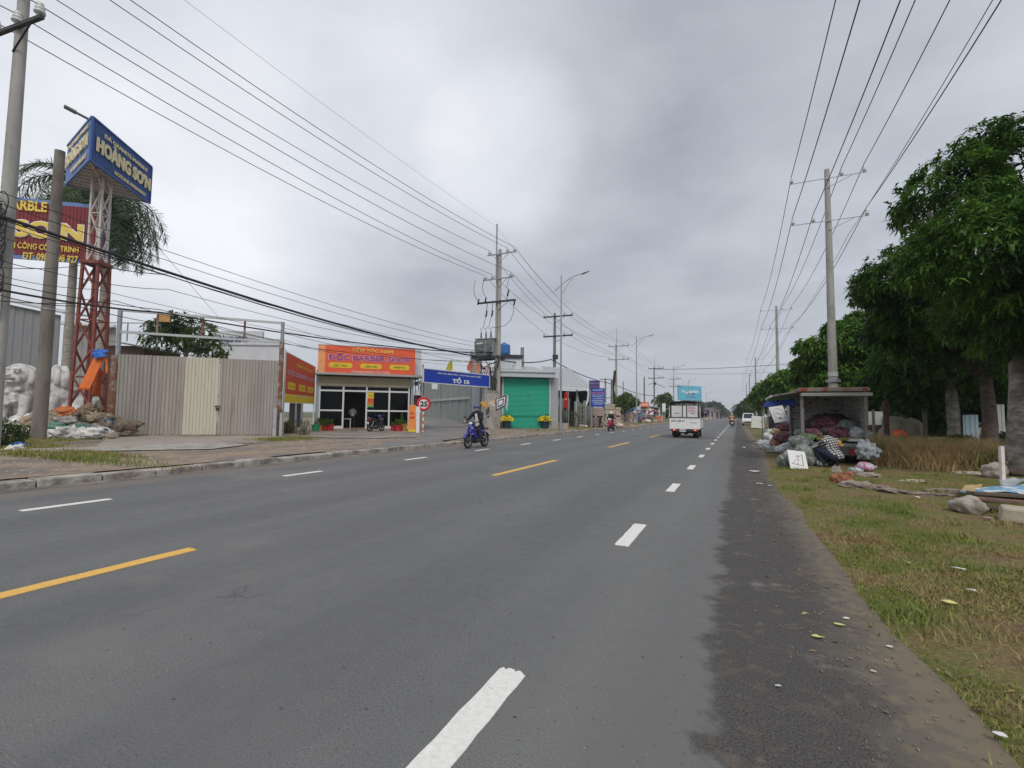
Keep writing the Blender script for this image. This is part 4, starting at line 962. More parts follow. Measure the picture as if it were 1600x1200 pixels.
# ---------------------------------------------------------------- marble guardian lions
marb=M('carved marble',(.56,.55,.53),.8,var=.15,sc=3,bump=.8,bsc=14,col2=(.34,.32,.30),c2sc=2.5,c2=.56)
def lion(px,py,topy,turn,label):
    p=at(px,py,26.5); p.z=ZL; H_=Zat(p,topy)-ZL; k=H_/2.35
    t=thing('stone_lion',label,'statue',p,turn,'marble guardian lions in the yard'); t.scale=(k,k,k)
    b=B(); b.bb(-.62,.62,-.55,.75,0,.28); b.bb(-.55,.55,-.48,.68,.28,.36); b.obj('plinth',marb,t,bevel=.03)
    b=B()
    b.ell((0,.30,.85),(.46,.50,.52)); b.ell((0,-.02,1.25),(.42,.40,.52)); b.ell((0,-.12,1.45),(.38,.33,.38))   # haunch, chest
    for s in (-1,1):
        b.cap((s*.27,-.18,1.2),.17,(s*.29,-.34,.55),.13); b.ell((s*.29,-.42,.46),(.17,.22,.12))   # forelegs, paws
        for q in range(4): b.ell((s*.29-.12+.08*q,-.60,.44),(.05,.07,.07),8,6)
        b.ell((s*.42,.32,.62),(.20,.36,.30)); b.ell((s*.44,-.02,.44),(.14,.26,.10))               # thigh, hind foot
    b.ell((0,-.22,1.85),(.34,.33,.34))                       # skull
    b.ell((0,-.50,1.80),(.22,.15,.10)); b.ell((0,-.46,1.66),(.19,.15,.075)); b.ell((0,-.63,1.87),(.085,.06,.06))  # upper jaw, lower jaw, nose
    for s in (-1,1):
        b.ell((s*.15,-.50,1.99),(.085,.06,.07)); b.ell((s*.16,-.50,2.08),(.13,.07,.05)); b.ell((s*.22,-.50,1.72),(.07,.09,.13)); b.ell((s*.33,-.15,2.05),(.09,.06,.12))
    for i in range(22):    # curls of the mane
        a=math.pi*(-.12+1.24*i/21); 
        b.ell((math.cos(a)*.40,-.18,1.80+math.sin(a)*.40),(.095,.10,.095),10,7); b.ell((math.cos(a)*.44,.02,1.74+math.sin(a)*.44),(.10,.11,.10),10,7)
    for i in range(16):
        a=2.2*math.pi*i/16; b.ell((math.cos(a)*.3,.18+.05*math.sin(i),1.55+math.sin(a)*.42),(.13,.14,.13),10,7)
    for i in range(7): b.ell((random.uniform(-.2,.2),-.40,1.50-.10*i),(.10,.06,.07),8,6)
    b.tube([(0,.75,.7),(.1,.9,1.1),(0,.8,1.5),(-.08,.62,1.7)],[.10,.12,.16,.08],10)
    body=fused(b,'body',marb,t,voxel=.02,smooth=1)
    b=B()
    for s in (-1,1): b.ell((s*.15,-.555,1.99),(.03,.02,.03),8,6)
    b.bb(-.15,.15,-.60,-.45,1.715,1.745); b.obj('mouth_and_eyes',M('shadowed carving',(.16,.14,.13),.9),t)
    b=B(); b.ell((-.34,-.52,.62),(.15,.15,.15)); b.obj('ball',marb,t,smooth=True)
lion(30,672,566,math.radians(36),'white marble guardian lion facing the road, left of the bare pole')
lion(93,668,568,math.radians(-14),'white marble guardian lion in half profile, right of the bare pole')
b=B(); p=gnd(6,664,ZL)
for i in range(7): blobmesh(b,(random.uniform(-1.0,2.2),random.uniform(-.4,.5),.25+.14*(i%3)),(.5,.42,.3),i+40,.3,2,16,10)
o=b.obj('marble_offcuts',marb,smooth=True); o.location=p; tag(o,'heap of broken pale marble offcuts at the lions feet','stone heap')
# weeds round the edge pole
lg=leafmat('weed leaf',(.04,.08,.02),(.07,.12,.03),(.12,.16,.05),4)
def leafbush(name,p,r,n,ls,mat,label,cat,seed=1,stem=True,group=None,zs=1.,colr=None):
    rg=np.random.default_rng(seed); t=thing(name,label,cat,p,0,group)
    u=rg.normal(size=(n,3)); u/=np.linalg.norm(u,axis=1)[:,None]; rad=rg.uniform(.45,1.0,n)[:,None]**.6
    c=u*rad*np.array([r,r,r*zs])*(1+.25*rg.standard_normal((n,1))*.5); c[:,2]=np.abs(c[:,2]+r*zs*.75)
    d=u+rg.normal(size=(n,3))*.6; d/=np.linalg.norm(d,axis=1)[:,None]
    leafmesh('foliage',c,d,ls,mat,rg,t)
    if stem:
        b=B()
        for i in range(7):
            a=random.uniform(0,6.28); b.tube([(0,0,-.05),(math.cos(a)*r*.3,math.sin(a)*r*.3,r*zs*.8),(math.cos(a)*r*.6,math.sin(a)*r*.6,r*zs*1.4)],[.03*r+.01,.02*r+.008,.01],5)
        b.obj('stem',M('stem bark',(.12,.09,.06),.9),t)
    return t
def leafmesh(name,c,d,ls,mat,rg,parent,w=.34,droop=.25):
    """one two-quad leaf per point c pointing along d"""
    n=len(c); L_=ls*rg.uniform(.4,1.35,n)[:,None]; up=np.array([0,0,1.])
    s=np.cross(d,up+rg.normal(size=(n,3))*.35); s/=np.linalg.norm(s,axis=1)[:,None]+1e-6
    v=np.empty((n,6,3)); a=c; m=c+d*L_*.5; e=c+d*L_-up*L_*droop
    v[:,0]=a-s*L_*w*.12; v[:,1]=a+s*L_*w*.12; v[:,2]=m+s*L_*w*.5; v[:,3]=m-s*L_*w*.5; v[:,4]=e+s*L_*w*.12; v[:,5]=e-s*L_*w*.12
    me=bpy.data.meshes.new(name); me.vertices.add(n*6); me.vertices.foreach_set('co',v.ravel())
    b_=np.arange(n)*6; q=np.stack([b_,b_+1,b_+2,b_+3,b_+3,b_+2,b_+4,b_+5],1).ravel().astype(np.int32)
    me.loops.add(len(q)); me.loops.foreach_set('vertex_index',q); me.polygons.add(2*n); me.polygons.foreach_set('loop_start',(np.arange(2*n)*4).astype(np.int32)); me.materials.append(mat); me.update(calc_edges=True)
    o=bpy.data.objects.new(name,me); S.collection.objects.link(o)
    if parent: o.parent=parent
    return o
leafbush('weed_clump',gnd(4,700,ZL),.46,1100,.15,lg,'rank weeds growing round the foot of the edge pole','weeds',2)
leafbush('weed_clump',gnd(38,688,ZL),.35,500,.12,lg,'low weeds in front of the white sacks','weeds',3)
# ================================================================ gate
G=Fr(gnd(175,681,ZL),gnd(437,681,ZL)); O=G.O
def Gz(px,py): return G.uz(px,py)[1]-ZL
def Gu(px,py=600): return G.uz(px,py)[0]
t=thing('yard_gate','wide double gate of weathered corrugated sheets under a tall pipe frame','gate',O,G.rz)
gsh=M('weathered grey sheet',(.38,.355,.33),.75,.1,var=.10,sc=1.2,col2=(.33,.295,.26),c2sc=.7,c2=.52,c2w=.12,stretch=(3,3,.35),detail=8)
gsh2=M('brownish sheet',(.40,.36,.325),.75,.1,var=.12,sc=1.2,col2=(.33,.24,.18),c2sc=.9,c2=.60,c2w=.10,stretch=(5,3,.3),detail=8)
gcr=M('cream sheet',(.60,.57,.46),.7,.05,var=.07,sc=1.5,col2=(.48,.45,.34),c2sc=1.2,c2=.62,stretch=(4,4,.5))
zA=Gz(182,548); zB=Gz(433,559); uA=Gu(180); uB=Gu(434,610)
def zt(u): return zA+(zB-zA)*(u-uA)/(uB-uA)
def panel(px0,px1,mat,y=0,lab=None):
    u0,u1=Gu(px0,610),Gu(px1,610); b=B(); b.corr(u0,u1,.06,zt(u0),y,.155,.035,z1b=zt(u1)); o=b.obj('sheet_panel',mat,t)
    if lab: o['label']=lab
    return o
panel(180,235,gsh,0); panel(235,288,gsh2,.03,'grey sheet panel with a rusty streak'); panel(288,341,gcr,-.01,'cream coloured sheet panel'); panel(342,388,gsh2,.02); panel(388,433,gsh,-.01)
b=B()
for z in (.35,zA*.5,zA*.93): b.bb(uA,Gu(341,610),.06,.11,z,z+.06); b.bb(Gu(342,610),uB,.06,.11,z,z+.06)
b.bb(uA,uB,-.01,.05,.0,.06); b.obj('rail',rust,t)
b=B(); ul=Gu(341,632); zl=Gz(341,630); b.bb(ul-.12,ul+.12,-.12,-.07,zl-.03,zl+.03); b.box((ul,-.11,zl-.14),(.12,.06,.16)); b.obj('padlock',M('rusty lock',(.08,.06,.05),.7,.3),t,bevel=.01)
zp=Gz(184,479); b=B(); u=Gu(177,600); b.cyl((u,.02,-.2),(u,.02,zA*.98),.16,.15,12); b.obj('post',rust,t,smooth=True,auto=40)
b=B(); b.cyl((u+.08,.05,zA*.9),(u+.08,.05,zp+.05),.10,.10,10); b.obj('post_extension',galv,t)
ur=Gu(438,600); zr_=Gz(439,500); b=B(); b.cyl((ur,.02,-.2),(ur,.02,Gz(438,530)),.12,.12,12); b.obj('post',rust,t,smooth=True,auto=40)
b=B(); b.cyl((ur,.02,Gz(438,532)),(ur,.02,zr_+.05),.085,.085,10); b.obj('post_extension',galv,t)
frm=M('pale pipe',(.50,.52,.52),.6,.2,var=.08,col2=(.38,.30,.24),c2sc=2,c2=.62)
b=B(); b.bar((u+.08,.05,zp),(ur,.05,zr_),.11); b.bar((u+.08,.05,Gz(184,513)),(ur,.05,Gz(438,530)),.11)
b.obj('top_frame',frm,t)
b=B()
for px in (245,316,382): 
    x=Gu(px,510); f_=(x-u)/(ur-u); b.bar((x,.05,zp+(zr_-zp)*f_),(x,.05,Gz(184,513)+(Gz(438,530)-Gz(184,513))*f_),.08)
b.obj('frame_strut',rust,t)
b=B(); b.bb(Gu(249,495),Gu(266,495),-.02,.02,Gz(255,498),Gz(255,487)); b.obj('orange_plate',M('faded orange plate',(.50,.27,.10),.7),t)
b=B(); x=Gu(430,650); b.bb(x,x+.16,-.45,-.25,-.05,Gz(430,632)); b.bb(x+.3,x+.42,-.4,-.3,-.05,Gz(430,640)); b.obj('stub_post',M('grey stub',(.36,.37,.37),.8,var=.15),t)
# barbed fence, tree and white house behind
yt=leafmat('tree leaf mid',(.05,.095,.02),(.09,.15,.035),(.16,.20,.06),1.5)
p=at(285,640,33); p.z=ZL
bark=M('grey bark',(.20,.175,.15),.95,var=.45,sc=3,bump=1,bsc=9,col2=(.34,.33,.30),c2sc=1.6,c2=.55,c2w=.06,stretch=(1.3,1.3,2.2),detail=9)
def tree(name,base,lobes,label,trunk_r,seed,whorls,ls=.20,mat=None,bmat=None,group=None,zc=None,nl=8,forks=5,ttop=None,tw=None,w=.34,flat=.35):
    """lobes: list of (centre world Vector, radius xyz); trunk from base into the lobes"""
    rg=np.random.default_rng(seed); rnd=random.Random(seed)
    t=thing(name,label,'tree',base,0,group)
    vol=np.array([r[0]*r[1]*r[2] for c,r in lobes])**.67; vol/=vol.sum()
    C_=[];U_=[]
    for (c,r),f in zip(lobes,vol):
        n=int(whorls*f); u=rg.normal(size=(n*2,3)); u/=np.linalg.norm(u,axis=1)[:,None]; u=u[(u[:,2]>-.55)|(rg.random(n*2)<.35)][:n]
        rad=1-np.abs(rg.normal(0,.22,len(u)))[:,None]
        # light and dark clumps: bumpy shell
        k=np.array([1+.28*fbm(Vector(q*2.2)+Vector((seed,c[0],c[1])),3) for q in u])[:,None]
        P_=u*np.array(r)*rad*k+np.array(c); C_.append(P_); U_.append(u)
    P_=np.concatenate(C_)-np.array(base); U_=np.concatenate(U_)
    # twig clusters: pull points towards shared twig tips so gaps open between them
    g=rg.normal(size=P_.shape)*.0
    keep=np.array([fbm(Vector(q*.9)+Vector((seed*3,0,0)),2)>-.24 for q in P_]); P_=P_[keep]; U_=U_[keep]
    n=len(P_)
    ax=U_*.8+np.array([0,0,.55])+rg.normal(size=(n,3))*.35; ax/=np.linalg.norm(ax,axis=1)[:,None]
    a=np.cross(ax,rg.normal(size=(n,3))); a/=np.linalg.norm(a,axis=1)[:,None]; bb_=np.cross(ax,a)
    cs=[];ds=[]
    for j in range(nl):
        th=2*math.pi*j/nl+rg.uniform(-.2,.2,n); e=rg.uniform(.15,.6,n)
        d=(a*np.cos(th)[:,None]+bb_*np.sin(th)[:,None])*np.cos(e)[:,None]+ax*np.sin(e)[:,None]
        ds.append(d); cs.append(P_+ax*rg.uniform(-.05,.05,n)[:,None])
    cs=np.concatenate(cs); ds=np.concatenate(ds)
    leafmesh('crown',cs,ds,ls,mat or yt,rg,t,w=w,droop=flat)
    b=B(); top=ttop if ttop is not None else min(c[2]-base[2] for c,r in lobes)
    tl=Vector(tw) if tw else V(0,0,0); k=10; pts=[];rs=[]
    for i in range(k+1):
        f=i/k; pts.append((tl.x*f+.05*math.sin(f*5+seed),tl.y*f+.05*math.cos(f*4+seed),-.3+(top+.3)*f)); rs.append(trunk_r*(1.0-.35*f+.35*math.exp(-f*9)))
    b.tube(pts,rs,16); b.obj('trunk',bmat or bark,t,smooth=True)
    b=B(); st=V(*pts[-1])
    for c,r in lobes:
        e=V(*c)-V(*base); m=st.lerp(e,.5)+V(rnd.uniform(-.3,.3),rnd.uniform(-.3,.3),rnd.uniform(-.1,.3)); b.tube([st+V(0,0,-.4),m,e],[trunk_r*.55,trunk_r*.35,trunk_r*.14],7)
        for _ in range(forks):
            q=m.lerp(e,rnd.random()); d=V(rnd.uniform(-1,1)*r[0],rnd.uniform(-1,1)*r[1],rnd.uniform(-.2,.9)*r[2])*.75; b.tube([q,q+d*.5+V(0,0,.1),q+d],[trunk_r*.2,trunk_r*.12,trunk_r*.05],5)
    b.obj('limb',bmat or bark,t,smooth=True)
    return t
def lobe(px,py,zc,rp_,ry=None,rz=None):
    """lobe centred at pixel, radius given in pixels at that depth"""
    c=at(px,py,zc); r=rp_*zc/FPX; return (c,(r,(ry or 1.0)*r,(rz or .8)*r))
tree('yard_tree',p,[lobe(262,525,33,34),lobe(300,525,33.5,36,rz=.8),lobe(330,545,34,26),lobe(246,512,32.5,16),lobe(284,506,33,20)],'leafy tree growing just behind the corrugated gate',.20,4,900,ls=.34,group=None,nl=6)
hw=Fr(at(330,660,52).xy.to_3d(),at(442,660,52).xy.to_3d())
t=thing('white_house','plain white walled building with blue letters behind the gate','building',hw.O,hw.rz)
zz_=hw.uz(400,528)[1]; x0=hw.uz(330,560)[0]; x1=hw.uz(441,560)[0]
hwm=M('white rendered wall',(.56,.57,.59),.85,var=.06,sc=.8,col2=(.44,.45,.46),c2sc=.6,c2=.6)
b=B(); b.bb(x0,x1,0,.4,0,zz_-.1); b.bb(x0,(x0+x1)/2+1.6,0.01,.4,zz_-.1,zz_+.75); w_=b.obj('wall',hwm,t)
lettering('HOÀNG SƠN',hw.uz(334,534)[0],hw.uz(386,534)[0],hw.uz(360,534)[1],hw.uz(360,524)[1],-.03,M('navy lettering',(.05,.07,.17),.6),w_,bold=.04,extr=.05)
b=B(); b.bb(x0-.2,x1+.1,-.1,.0,hw.uz(400,540)[1],hw.uz(400,538.5)[1]); b.obj('ledge',M('grey ledge',(.35,.36,.37),.8),t)
b=B(); zz1=hw.uz(395,516)[1]; 
for px in (392,396): x=hw.uz(px,520)[0]; b.bb(x-.05,x+.05,.5,.6,zz_-.2,zz1)
b.bb(hw.uz(391,520)[0],hw.uz(397,520)[0],.5,.6,(zz_+zz1)/2,(zz_+zz1)/2+.08); b.obj('roof_antenna',dkst,t)
# low dark shed roofs behind the gate left
f=Fr(at(150,660,36).xy.to_3d(),at(300,660,36).xy.to_3d()); t=thing('low_shed','low brown roofed shed seen over the left half of the gate','shed',f.O,f.rz)
a,_=f.uz(150,600); c,_=f.uz(222,600); z=f.uz(200,530)[1]
b=B(); b.bb(a,c,0,4,0,z-.5); b.obj('wall',M('dark brown wall',(.13,.08,.06),.9,var=.2),t); b=B(); b.ext([(a-.3,z),(c+1.5,z-.9),(c+1.5,z-.8),(a-.3,z+.12)],-.5,4.5); b.obj('roof',M('tin roof',(.30,.30,.30),.6,.3),t)  # wall itself is dark brown, roof is grey tin
b=B(); z2=f.uz(200,505)[1]
for px in (164,203,228): x=f.uz(px,520)[0]; b.bb(x,x+.06,-.3,-.24,z-.2,z2)
b.bb(f.uz(164,520)[0],f.uz(228,520)[0],-.3,-.24,z2-.06,z2); b.obj('rail',galv,t)
# ---------------------------------------------------------------- red side sign with its fence
a=at(444,640,25.0); c=at(491,640,31.5); a.z=ZL; c.z=ZL; F=Fr(a,c)
redsg=M('red banner vinyl',(.60,.075,.035),.45,var=.06,sc=2); yelv=M('yellow vinyl',(.72,.52,.03),.5,var=.05); orv=M('orange red banner vinyl',(.76,.115,.045),.5,var=.05,sc=2); pinkt=M('outlined lettering',(.60,.36,.44),.5,var=.1); purp=M('violet lettering',(.33,.06,.22),.5)
t=thing('side_sign','tall red banner sign with yellow boxes standing beside the gate','sign',F.O,F.rz)
u0,z0=F.uz(444,624); u1,z1=F.uz(491,627); _,z2=F.uz(445,544); _,z3=F.uz(491,569)
Z=ZL
b=B(); b.ext([(u0,z0-Z),(u1,z1-Z),(u1,z3-Z),(u0,z2-Z)],0,.05); f=b.obj('banner',redsg,t)
b=B(); b.ext([(u0,z0-Z),(u1,z1-Z),(u1,z1-Z+.45),(u0,z0-Z+.45)],-.006,0); b.obj('yellow_strip',yelv,f)
b=B(); b.bar((u0,.02,0),(u0,.02,z2-Z+.1),.07); b.bar((u1,.02,0),(u1,.02,z3-Z),.07); b.bar((u0,.02,z2-Z),(u1,.02,z3-Z),.05); b.bar((u0,.02,z0-Z),(u1,.02,z1-Z),.05); b.obj('frame',white,t)
H1=z2-z0; wu=u1-u0
def sl(s,ua,ub,za,zb,m_,bo): 
    o=lettering(s,u0+wu*ua,u0+wu*ub,0,1,-.012,m_,f,bold=bo)
    for v in o.data.vertices:
        q=(v.co.x-u0)/wu; lo=(z0-Z)+(z1-z0)*q; hi=(z2-Z)+(z3-z2)*q; v.co.z=lo+(hi-lo)*(za+(zb-za)*v.co.z)
sl('TIỆM TÓC NAM',.30,.86,.78,.88,yelt,.03); sl('ĐỘC BARBER SHOP',.06,.97,.54,.70,pinkt,.03); sl('CÓ KHOA MASSAGE TÓC',.28,.8,.14,.19,whitet,.0)
for a_ in (.08,.42,.72):
    b=B(); q=[]
    for (ua,za) in ((a_,.27),(a_+.22,.27),(a_+.22,.42),(a_,.42)):
        lo=(z0-Z)+(z1-z0)*ua; hi=(z2-Z)+(z3-z2)*ua; q.append((u0+wu*ua,lo+(hi-lo)*za))
    b.ext(q,-.008,0); b.obj('yellow_box',yelv,f); sl('CẮT TÓC',a_+.03,a_+.19,.32,.37,M('dark red lettering',(.28,.05,.02),.6),.01)
# grey slatted wall, little fence under the red sign
t=thing('block_wall','short grey block wall with creeper under the red side sign','wall',F.O,F.rz)
b=B(); 
for r_ in range(9):
    for k in range(3): b.bb(u0-.4+.32*k+(r_%2)*.1,u0-.4+.32*k+.30+(r_%2)*.1,.25,.45,.17*r_,.17*r_+.155)
b.obj('block_wall_face',M('grey block',(.22,.22,.21),.9,var=.2),t)
b=B()
for r_ in range(5):
    for k in range(10): b.bb(u0+1.6+.28*k,u0+1.6+.28*k+.25,.5,.7,.13*r_,.13*r_+.11)
b.obj('brick_footing',M('brown brick',(.24,.12,.08),.9,var=.25),t)
b=B(); 
for k in (.55,.75): b.bb(u0+wu*k,u0+wu*k+.1,.3,.4,0,2.0)
b.obj('fence_post',galv,t)
b=B(); b.corr(u0+wu*.66,u1+.4,.2,2.2,.9,.2,.03); b.obj('sheet',M('slate sheet',(.10,.12,.14),.6,.2),t)
# creeper
leafbush('creeper',a+V(.6,.8,0),.35,350,.10,lg,'straggling creeper at the foot of the right gate post','plant',6,zs=1.4)
leafbush('potted_shrub',at(455,668,27.2).xy.to_3d()+V(0,0,ZL),.28,350,.14,yt,'small leafy shrub behind the block wall','plant',7,zs=1.8)
# ================================================================ barber shop
S_=Fr(gnd(498,671.5,ZL),gnd(638,671.5,ZL)); 
def su(px,py=630,v=0): return S_.uz(px,py,v)[0]
def sz(px,py,v=0): return S_.uz(px,py,v)[1]-ZL
t=shop=thing('barber_shop','small barber shop with dark glass front and a big orange red sign above','shop building',S_.O,S_.rz)
W_=S_.w; zg=sz(570,600); 
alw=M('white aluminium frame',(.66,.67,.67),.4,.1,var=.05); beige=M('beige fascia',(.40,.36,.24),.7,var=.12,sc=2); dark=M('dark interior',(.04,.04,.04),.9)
inw=M('interior wall',(.10,.10,.115),.8,var=.1)
D=4.5
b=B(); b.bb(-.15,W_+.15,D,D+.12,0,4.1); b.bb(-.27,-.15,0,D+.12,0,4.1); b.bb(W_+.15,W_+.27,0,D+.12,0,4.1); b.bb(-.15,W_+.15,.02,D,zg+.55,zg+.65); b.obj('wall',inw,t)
b=B(); b.bb(-.15,W_+.15,-.35,D,.0,.09); b.obj('floor',M('tile floor',(.32,.19,.14),.45,var=.1,sc=3),t)
b=B(); b.bb(-.15,W_+.15,-.10,.02,zg,zg+.62); b.bb(-.15,W_+.15,-.16,-.10,zg-.02,zg+.10); b.obj('shutter_housing',beige,t,bevel=.02)
mul=[499,536.2,572.6,608,638.5]; mu=[su(x) for x in mul]; zt_b=sz(570,608); zm=sz(570,638.5); z00=.09
b=B(); w=.055
for i,u in enumerate(mu): b.bb(u-w,u+w,-.08,.0,z00,zg)
b.bb(mu[0],mu[-1],-.075,-.005,zt_b-.06,zt_b+.06); b.bb(mu[0],mu[-1],-.075,-.005,zg-.07,zg)
for i in (0,2,3): b.bb(mu[i]+w,mu[i+1]-w,-.07,-.01,zm-.05,zm+.06); b.bb(mu[i]+w,mu[i+1]-w,-.07,-.01,z00,z00+.18)
b.obj('window_frame',alw,t)
gl=glass()
for i in range(4):
    b=B(); b.bb(mu[i]+w,mu[i+1]-w,-.045,-.038,zt_b+.06,zg-.07); b.obj('transom_pane',gl,t)
    if i!=1:
        b=B(); b.bb(mu[i]+w,mu[i+1]-w,-.045,-.038,zm+.06,zt_b-.06); b.obj('window_pane',gl,t)
        b=B(); b.bb(mu[i]+w,mu[i+1]-w,-.045,-.038,z00+.18,zm-.05); b.obj('window_pane',gl,t)
b=B(); u=su(574); b.bb(u,u+.42,-.10,-.088,sz(575,633),sz(575,610)); q=b.obj('poster',yelv,t)
b=B(); b.bb(u,u+.42,-.104,-.10,sz(575,629),sz(575,619)); b.obj('poster_band',redsg,q); b=B(); b.bb(u,u+.42,-.104,-.10,sz(575,633),sz(575,630)); b.obj('poster_band',M('green vinyl',(.06,.35,.10),.5),q)
lettering('MỞ CỬA',u+.05,u+.37,sz(575,616),sz(575,613),-.108,blackt,q); lettering('CẮT',u+.05,u+.37,sz(575,627.5),sz(575,624),-.112,yelt,q); 
b=B(); b.bb(-.27,-.08,-.12,.0,0,zg+.65); b.bb(W_+.10,W_+.30,-.12,0,0,zg+.65); b.obj('corner_post',galv,t)
b=B(); zl=sz(570,585); zle=sz(499,578.5); b.bb(-.45,W_+1.0,-.75,.3,zle-.16,zle-.02); b.bb(-.45,W_+1.0,.3,D,zle-.05,zle+.05); b.obj('roof_slab',M('grey roof edge',(.38,.38,.37),.7,.2,var=.1),t)
for u_,d_ in ((mu[0]+.75,1.1),(W_-.8,1.0)):
    pass
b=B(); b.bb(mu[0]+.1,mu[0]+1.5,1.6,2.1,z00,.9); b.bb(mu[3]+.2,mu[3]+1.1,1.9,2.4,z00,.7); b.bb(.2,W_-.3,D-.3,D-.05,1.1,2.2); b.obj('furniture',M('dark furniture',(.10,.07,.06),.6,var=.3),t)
b=B(); b.bb(mu[1]+.0,mu[1]+.55,.7,1.2,.72,.76); 
for x in (.02,.5): 
    for y in (.72,1.15): b.bar((mu[1]+x,y,z00),(mu[1]+x,y,.72),.04)
tb_=b.obj('white_table',white,None); tb_.location=S_.O; tb_.rotation_euler=(0,0,S_.rz); tag(tb_,'small white table just inside the barber shop doorway','table')
# main sign on the roof edge
t=thing('shop_sign','wide orange red shop sign in yellow and outlined letters on the barber shop roof','sign',S_.O,S_.rz)
v=-.70; a0=su(497,556,v); a1=su(648.5,565,v); zb0=sz(500,578,v); zt0=sz(498,535,v); zb1=sz(645,585.5,v); zt1_=sz(648,542.6,v); zb=(zb0+zb1)/2; zt2_=(zt0+zt1_)/2
b=B(); b.bb(a0,a1,v,v+.15,zb,zt2_); f=b.obj('panel',orv,t)
b=B(); b.bb(a0,a0+.45,v-.005,v,zb,zt2_); b.obj('pale_strip',M('peach vinyl',(.80,.33,.14),.5),f)
b=B(); 
for z in (zb-.03,zt2_): b.bb(a0,a1,v-.01,v+.15,z,z+.035)
b.obj('edge_trim',galv,t)
WW=a1-a0; HH=zt2_-zb
def sg(s,xa,xb,za,zb_,m_,bo,ex=.01,yy=0): return lettering(s,a0+WW*xa,a0+WW*xb,zb+HH*za,zb+HH*zb_,v-.003-yy,m_,f,bold=bo,extr=ex)
def sgp(s,x0,x1,y0,y1,m_,bo,yy=0):  # from zoomed picture coords
    return sg(s,(x0-430)/960,(x1-430)/960,y0,y1,m_,bo,yy=yy)
sgp('TIỆM TÓC NAM',745,1160,.77,.97,yelt,.018)
sgp('ĐỘC BARBER SHOP',526,1349,.42,.76,M('pink outline',(.72,.36,.42),.5),.085)
sgp('ĐỘC BARBER SHOP',533,1342,.44,.74,purp,.03,yy=.012)
for (xa,xb,s) in ((532,760,'CẮT TÓC'),(835,1052,'UỐN TÓC'),(1128,1335,'NHUỘM TÓC')):
    b=B(); X0=a0+WW*(xa-430)/960; X1=a0+WW*(xb-430)/960; Z0=zb+HH*.21; Z1=zb+HH*.39; r_=(Z1-Z0)/2; pts=[]
    for k in range(9): an=math.pi/2+math.pi*k/8; pts.append((X0+r_+math.cos(an)*r_,Z0+r_+math.sin(an)*r_))
    for k in range(9): an=-math.pi/2+math.pi*k/8; pts.append((X1-r_+math.cos(an)*r_,Z0+r_+math.sin(an)*r_))
    b.ext(pts,v-.008,v); q=b.obj('yellow_pill',yelv,f)
    w_=(xb-xa)*.27; lettering(s,a0+WW*(xa+w_*.8-430)/960,a0+WW*(xb-w_*.8-430)/960,zb+HH*.25,zb+HH*.35,v-.014,M('dark green lettering',(.12,.10,.02),.6),q,bold=.03)
sgp('CÓ KHOA MASSAGE TÓC XÔNG',752,1130,.055,.14,whitet,.0)
b=B(); 
for k in range(5): x=a0+WW*(.1+.2*k); b.bar((x,v+.15,zt2_-.1),(x,.9,zb),.05)
b.obj('back_brace',galv,t)
# wall lamp / fan unit right of the sign
b=B(); b.bb(W_+.32,W_+.85,.2,.6,3.9,5.9); o=b.obj('white_wall_panel',hwm,bevel=.01); o.location=S_.O; o.rotation_euler=(0,0,S_.rz); tag(o,'blank white wall panel just right of the big barber sign','wall')
t=thing('meter_cluster','electric meters and conduits on the wall between the shop and the speed limit sign','electric meter',S_.O,S_.rz)
for (x,z,w_,h_,m_) in ((.5,2.5,.3,.35,white),(.75,2.9,.28,.32,galv),(.6,3.3,.25,.25,white),(.35,3.2,.3,.3,M('teal box',(.08,.2,.17),.6))): b=B(); b.bb(W_+x,W_+x+w_,-.05,.15,z,z+h_); b.obj('meter_box',m_,t,bevel=.01)
b=B(); b.bb(W_+.35,W_+1.0,.15,.2,1.7,2.5); b.obj('red_cabinet',M('dark red cabinet',(.20,.04,.04),.6),t)
b=B(); 
for x in (.4,.6,.8,1.0): b.tube([(W_+x,0,3.9),(W_+x+.05,0,3.0),(W_+x-.05,0,2.0),(W_+x,0,1.0)],.03,5)
b.obj('conduit',cable,t)
# pots
def pot(p,r,h,mat,label,leaf,n,ls,seed,fl=None,lm=None,group='flower pots in front of the barber shop',zs=1.2):
    t=thing('flower_pot',label,'flower pot',p,0,group)
    b=B(); b.lathe([(0,0),(r*.7,0),(r*.95,h*.9),(r*1.05,h*.9),(r*1.05,h),(r*.88,h),(r*.85,h*.85),(0,h*.85)],n=14); b.obj('pot',mat,t,smooth=True,auto=40)
    rg=np.random.default_rng(seed); u=rg.normal(size=(n,3)); u/=np.linalg.norm(u,axis=1)[:,None]; c=u*np.array([leaf,leaf,leaf*zs])*rg.uniform(.3,1,n)[:,None]; c[:,2]=np.abs(c[:,2])+h
    leafmesh('leaves',c,u+[0,0,.6],ls,lm or yt,rg,t)
    if fl:
        k=260; u=rg.normal(size=(k,3)); u/=np.linalg.norm(u,axis=1)[:,None]; u[:,2]=np.abs(u[:,2]); c=u*leaf*1.05*np.array([1.15,1.15,.9]); b=B()
        for q in c: b.ell((q[0],q[1],q[2]+h),(.05,.05,.04),6,4)
        b.obj('flowers',fl,t)
    return t
def sp(px,py): return gnd(px,py,ZL)
redp=M('red pot',(.45,.03,.035),.45); grp=M('green plastic',(.02,.33,.13),.4); ocp=M('ochre glazed pot',(.50,.25,.04),.45)
pot(sp(493,674),.26,.42,grp,'bright green bucket planter at the left corner of the barber shop',.15,60,.12,1)
pot(sp(500,672)+V(0,0,0),.2,.35,ocp,'small ochre pot behind the green planter',.28,160,.16,2,zs=1.9)
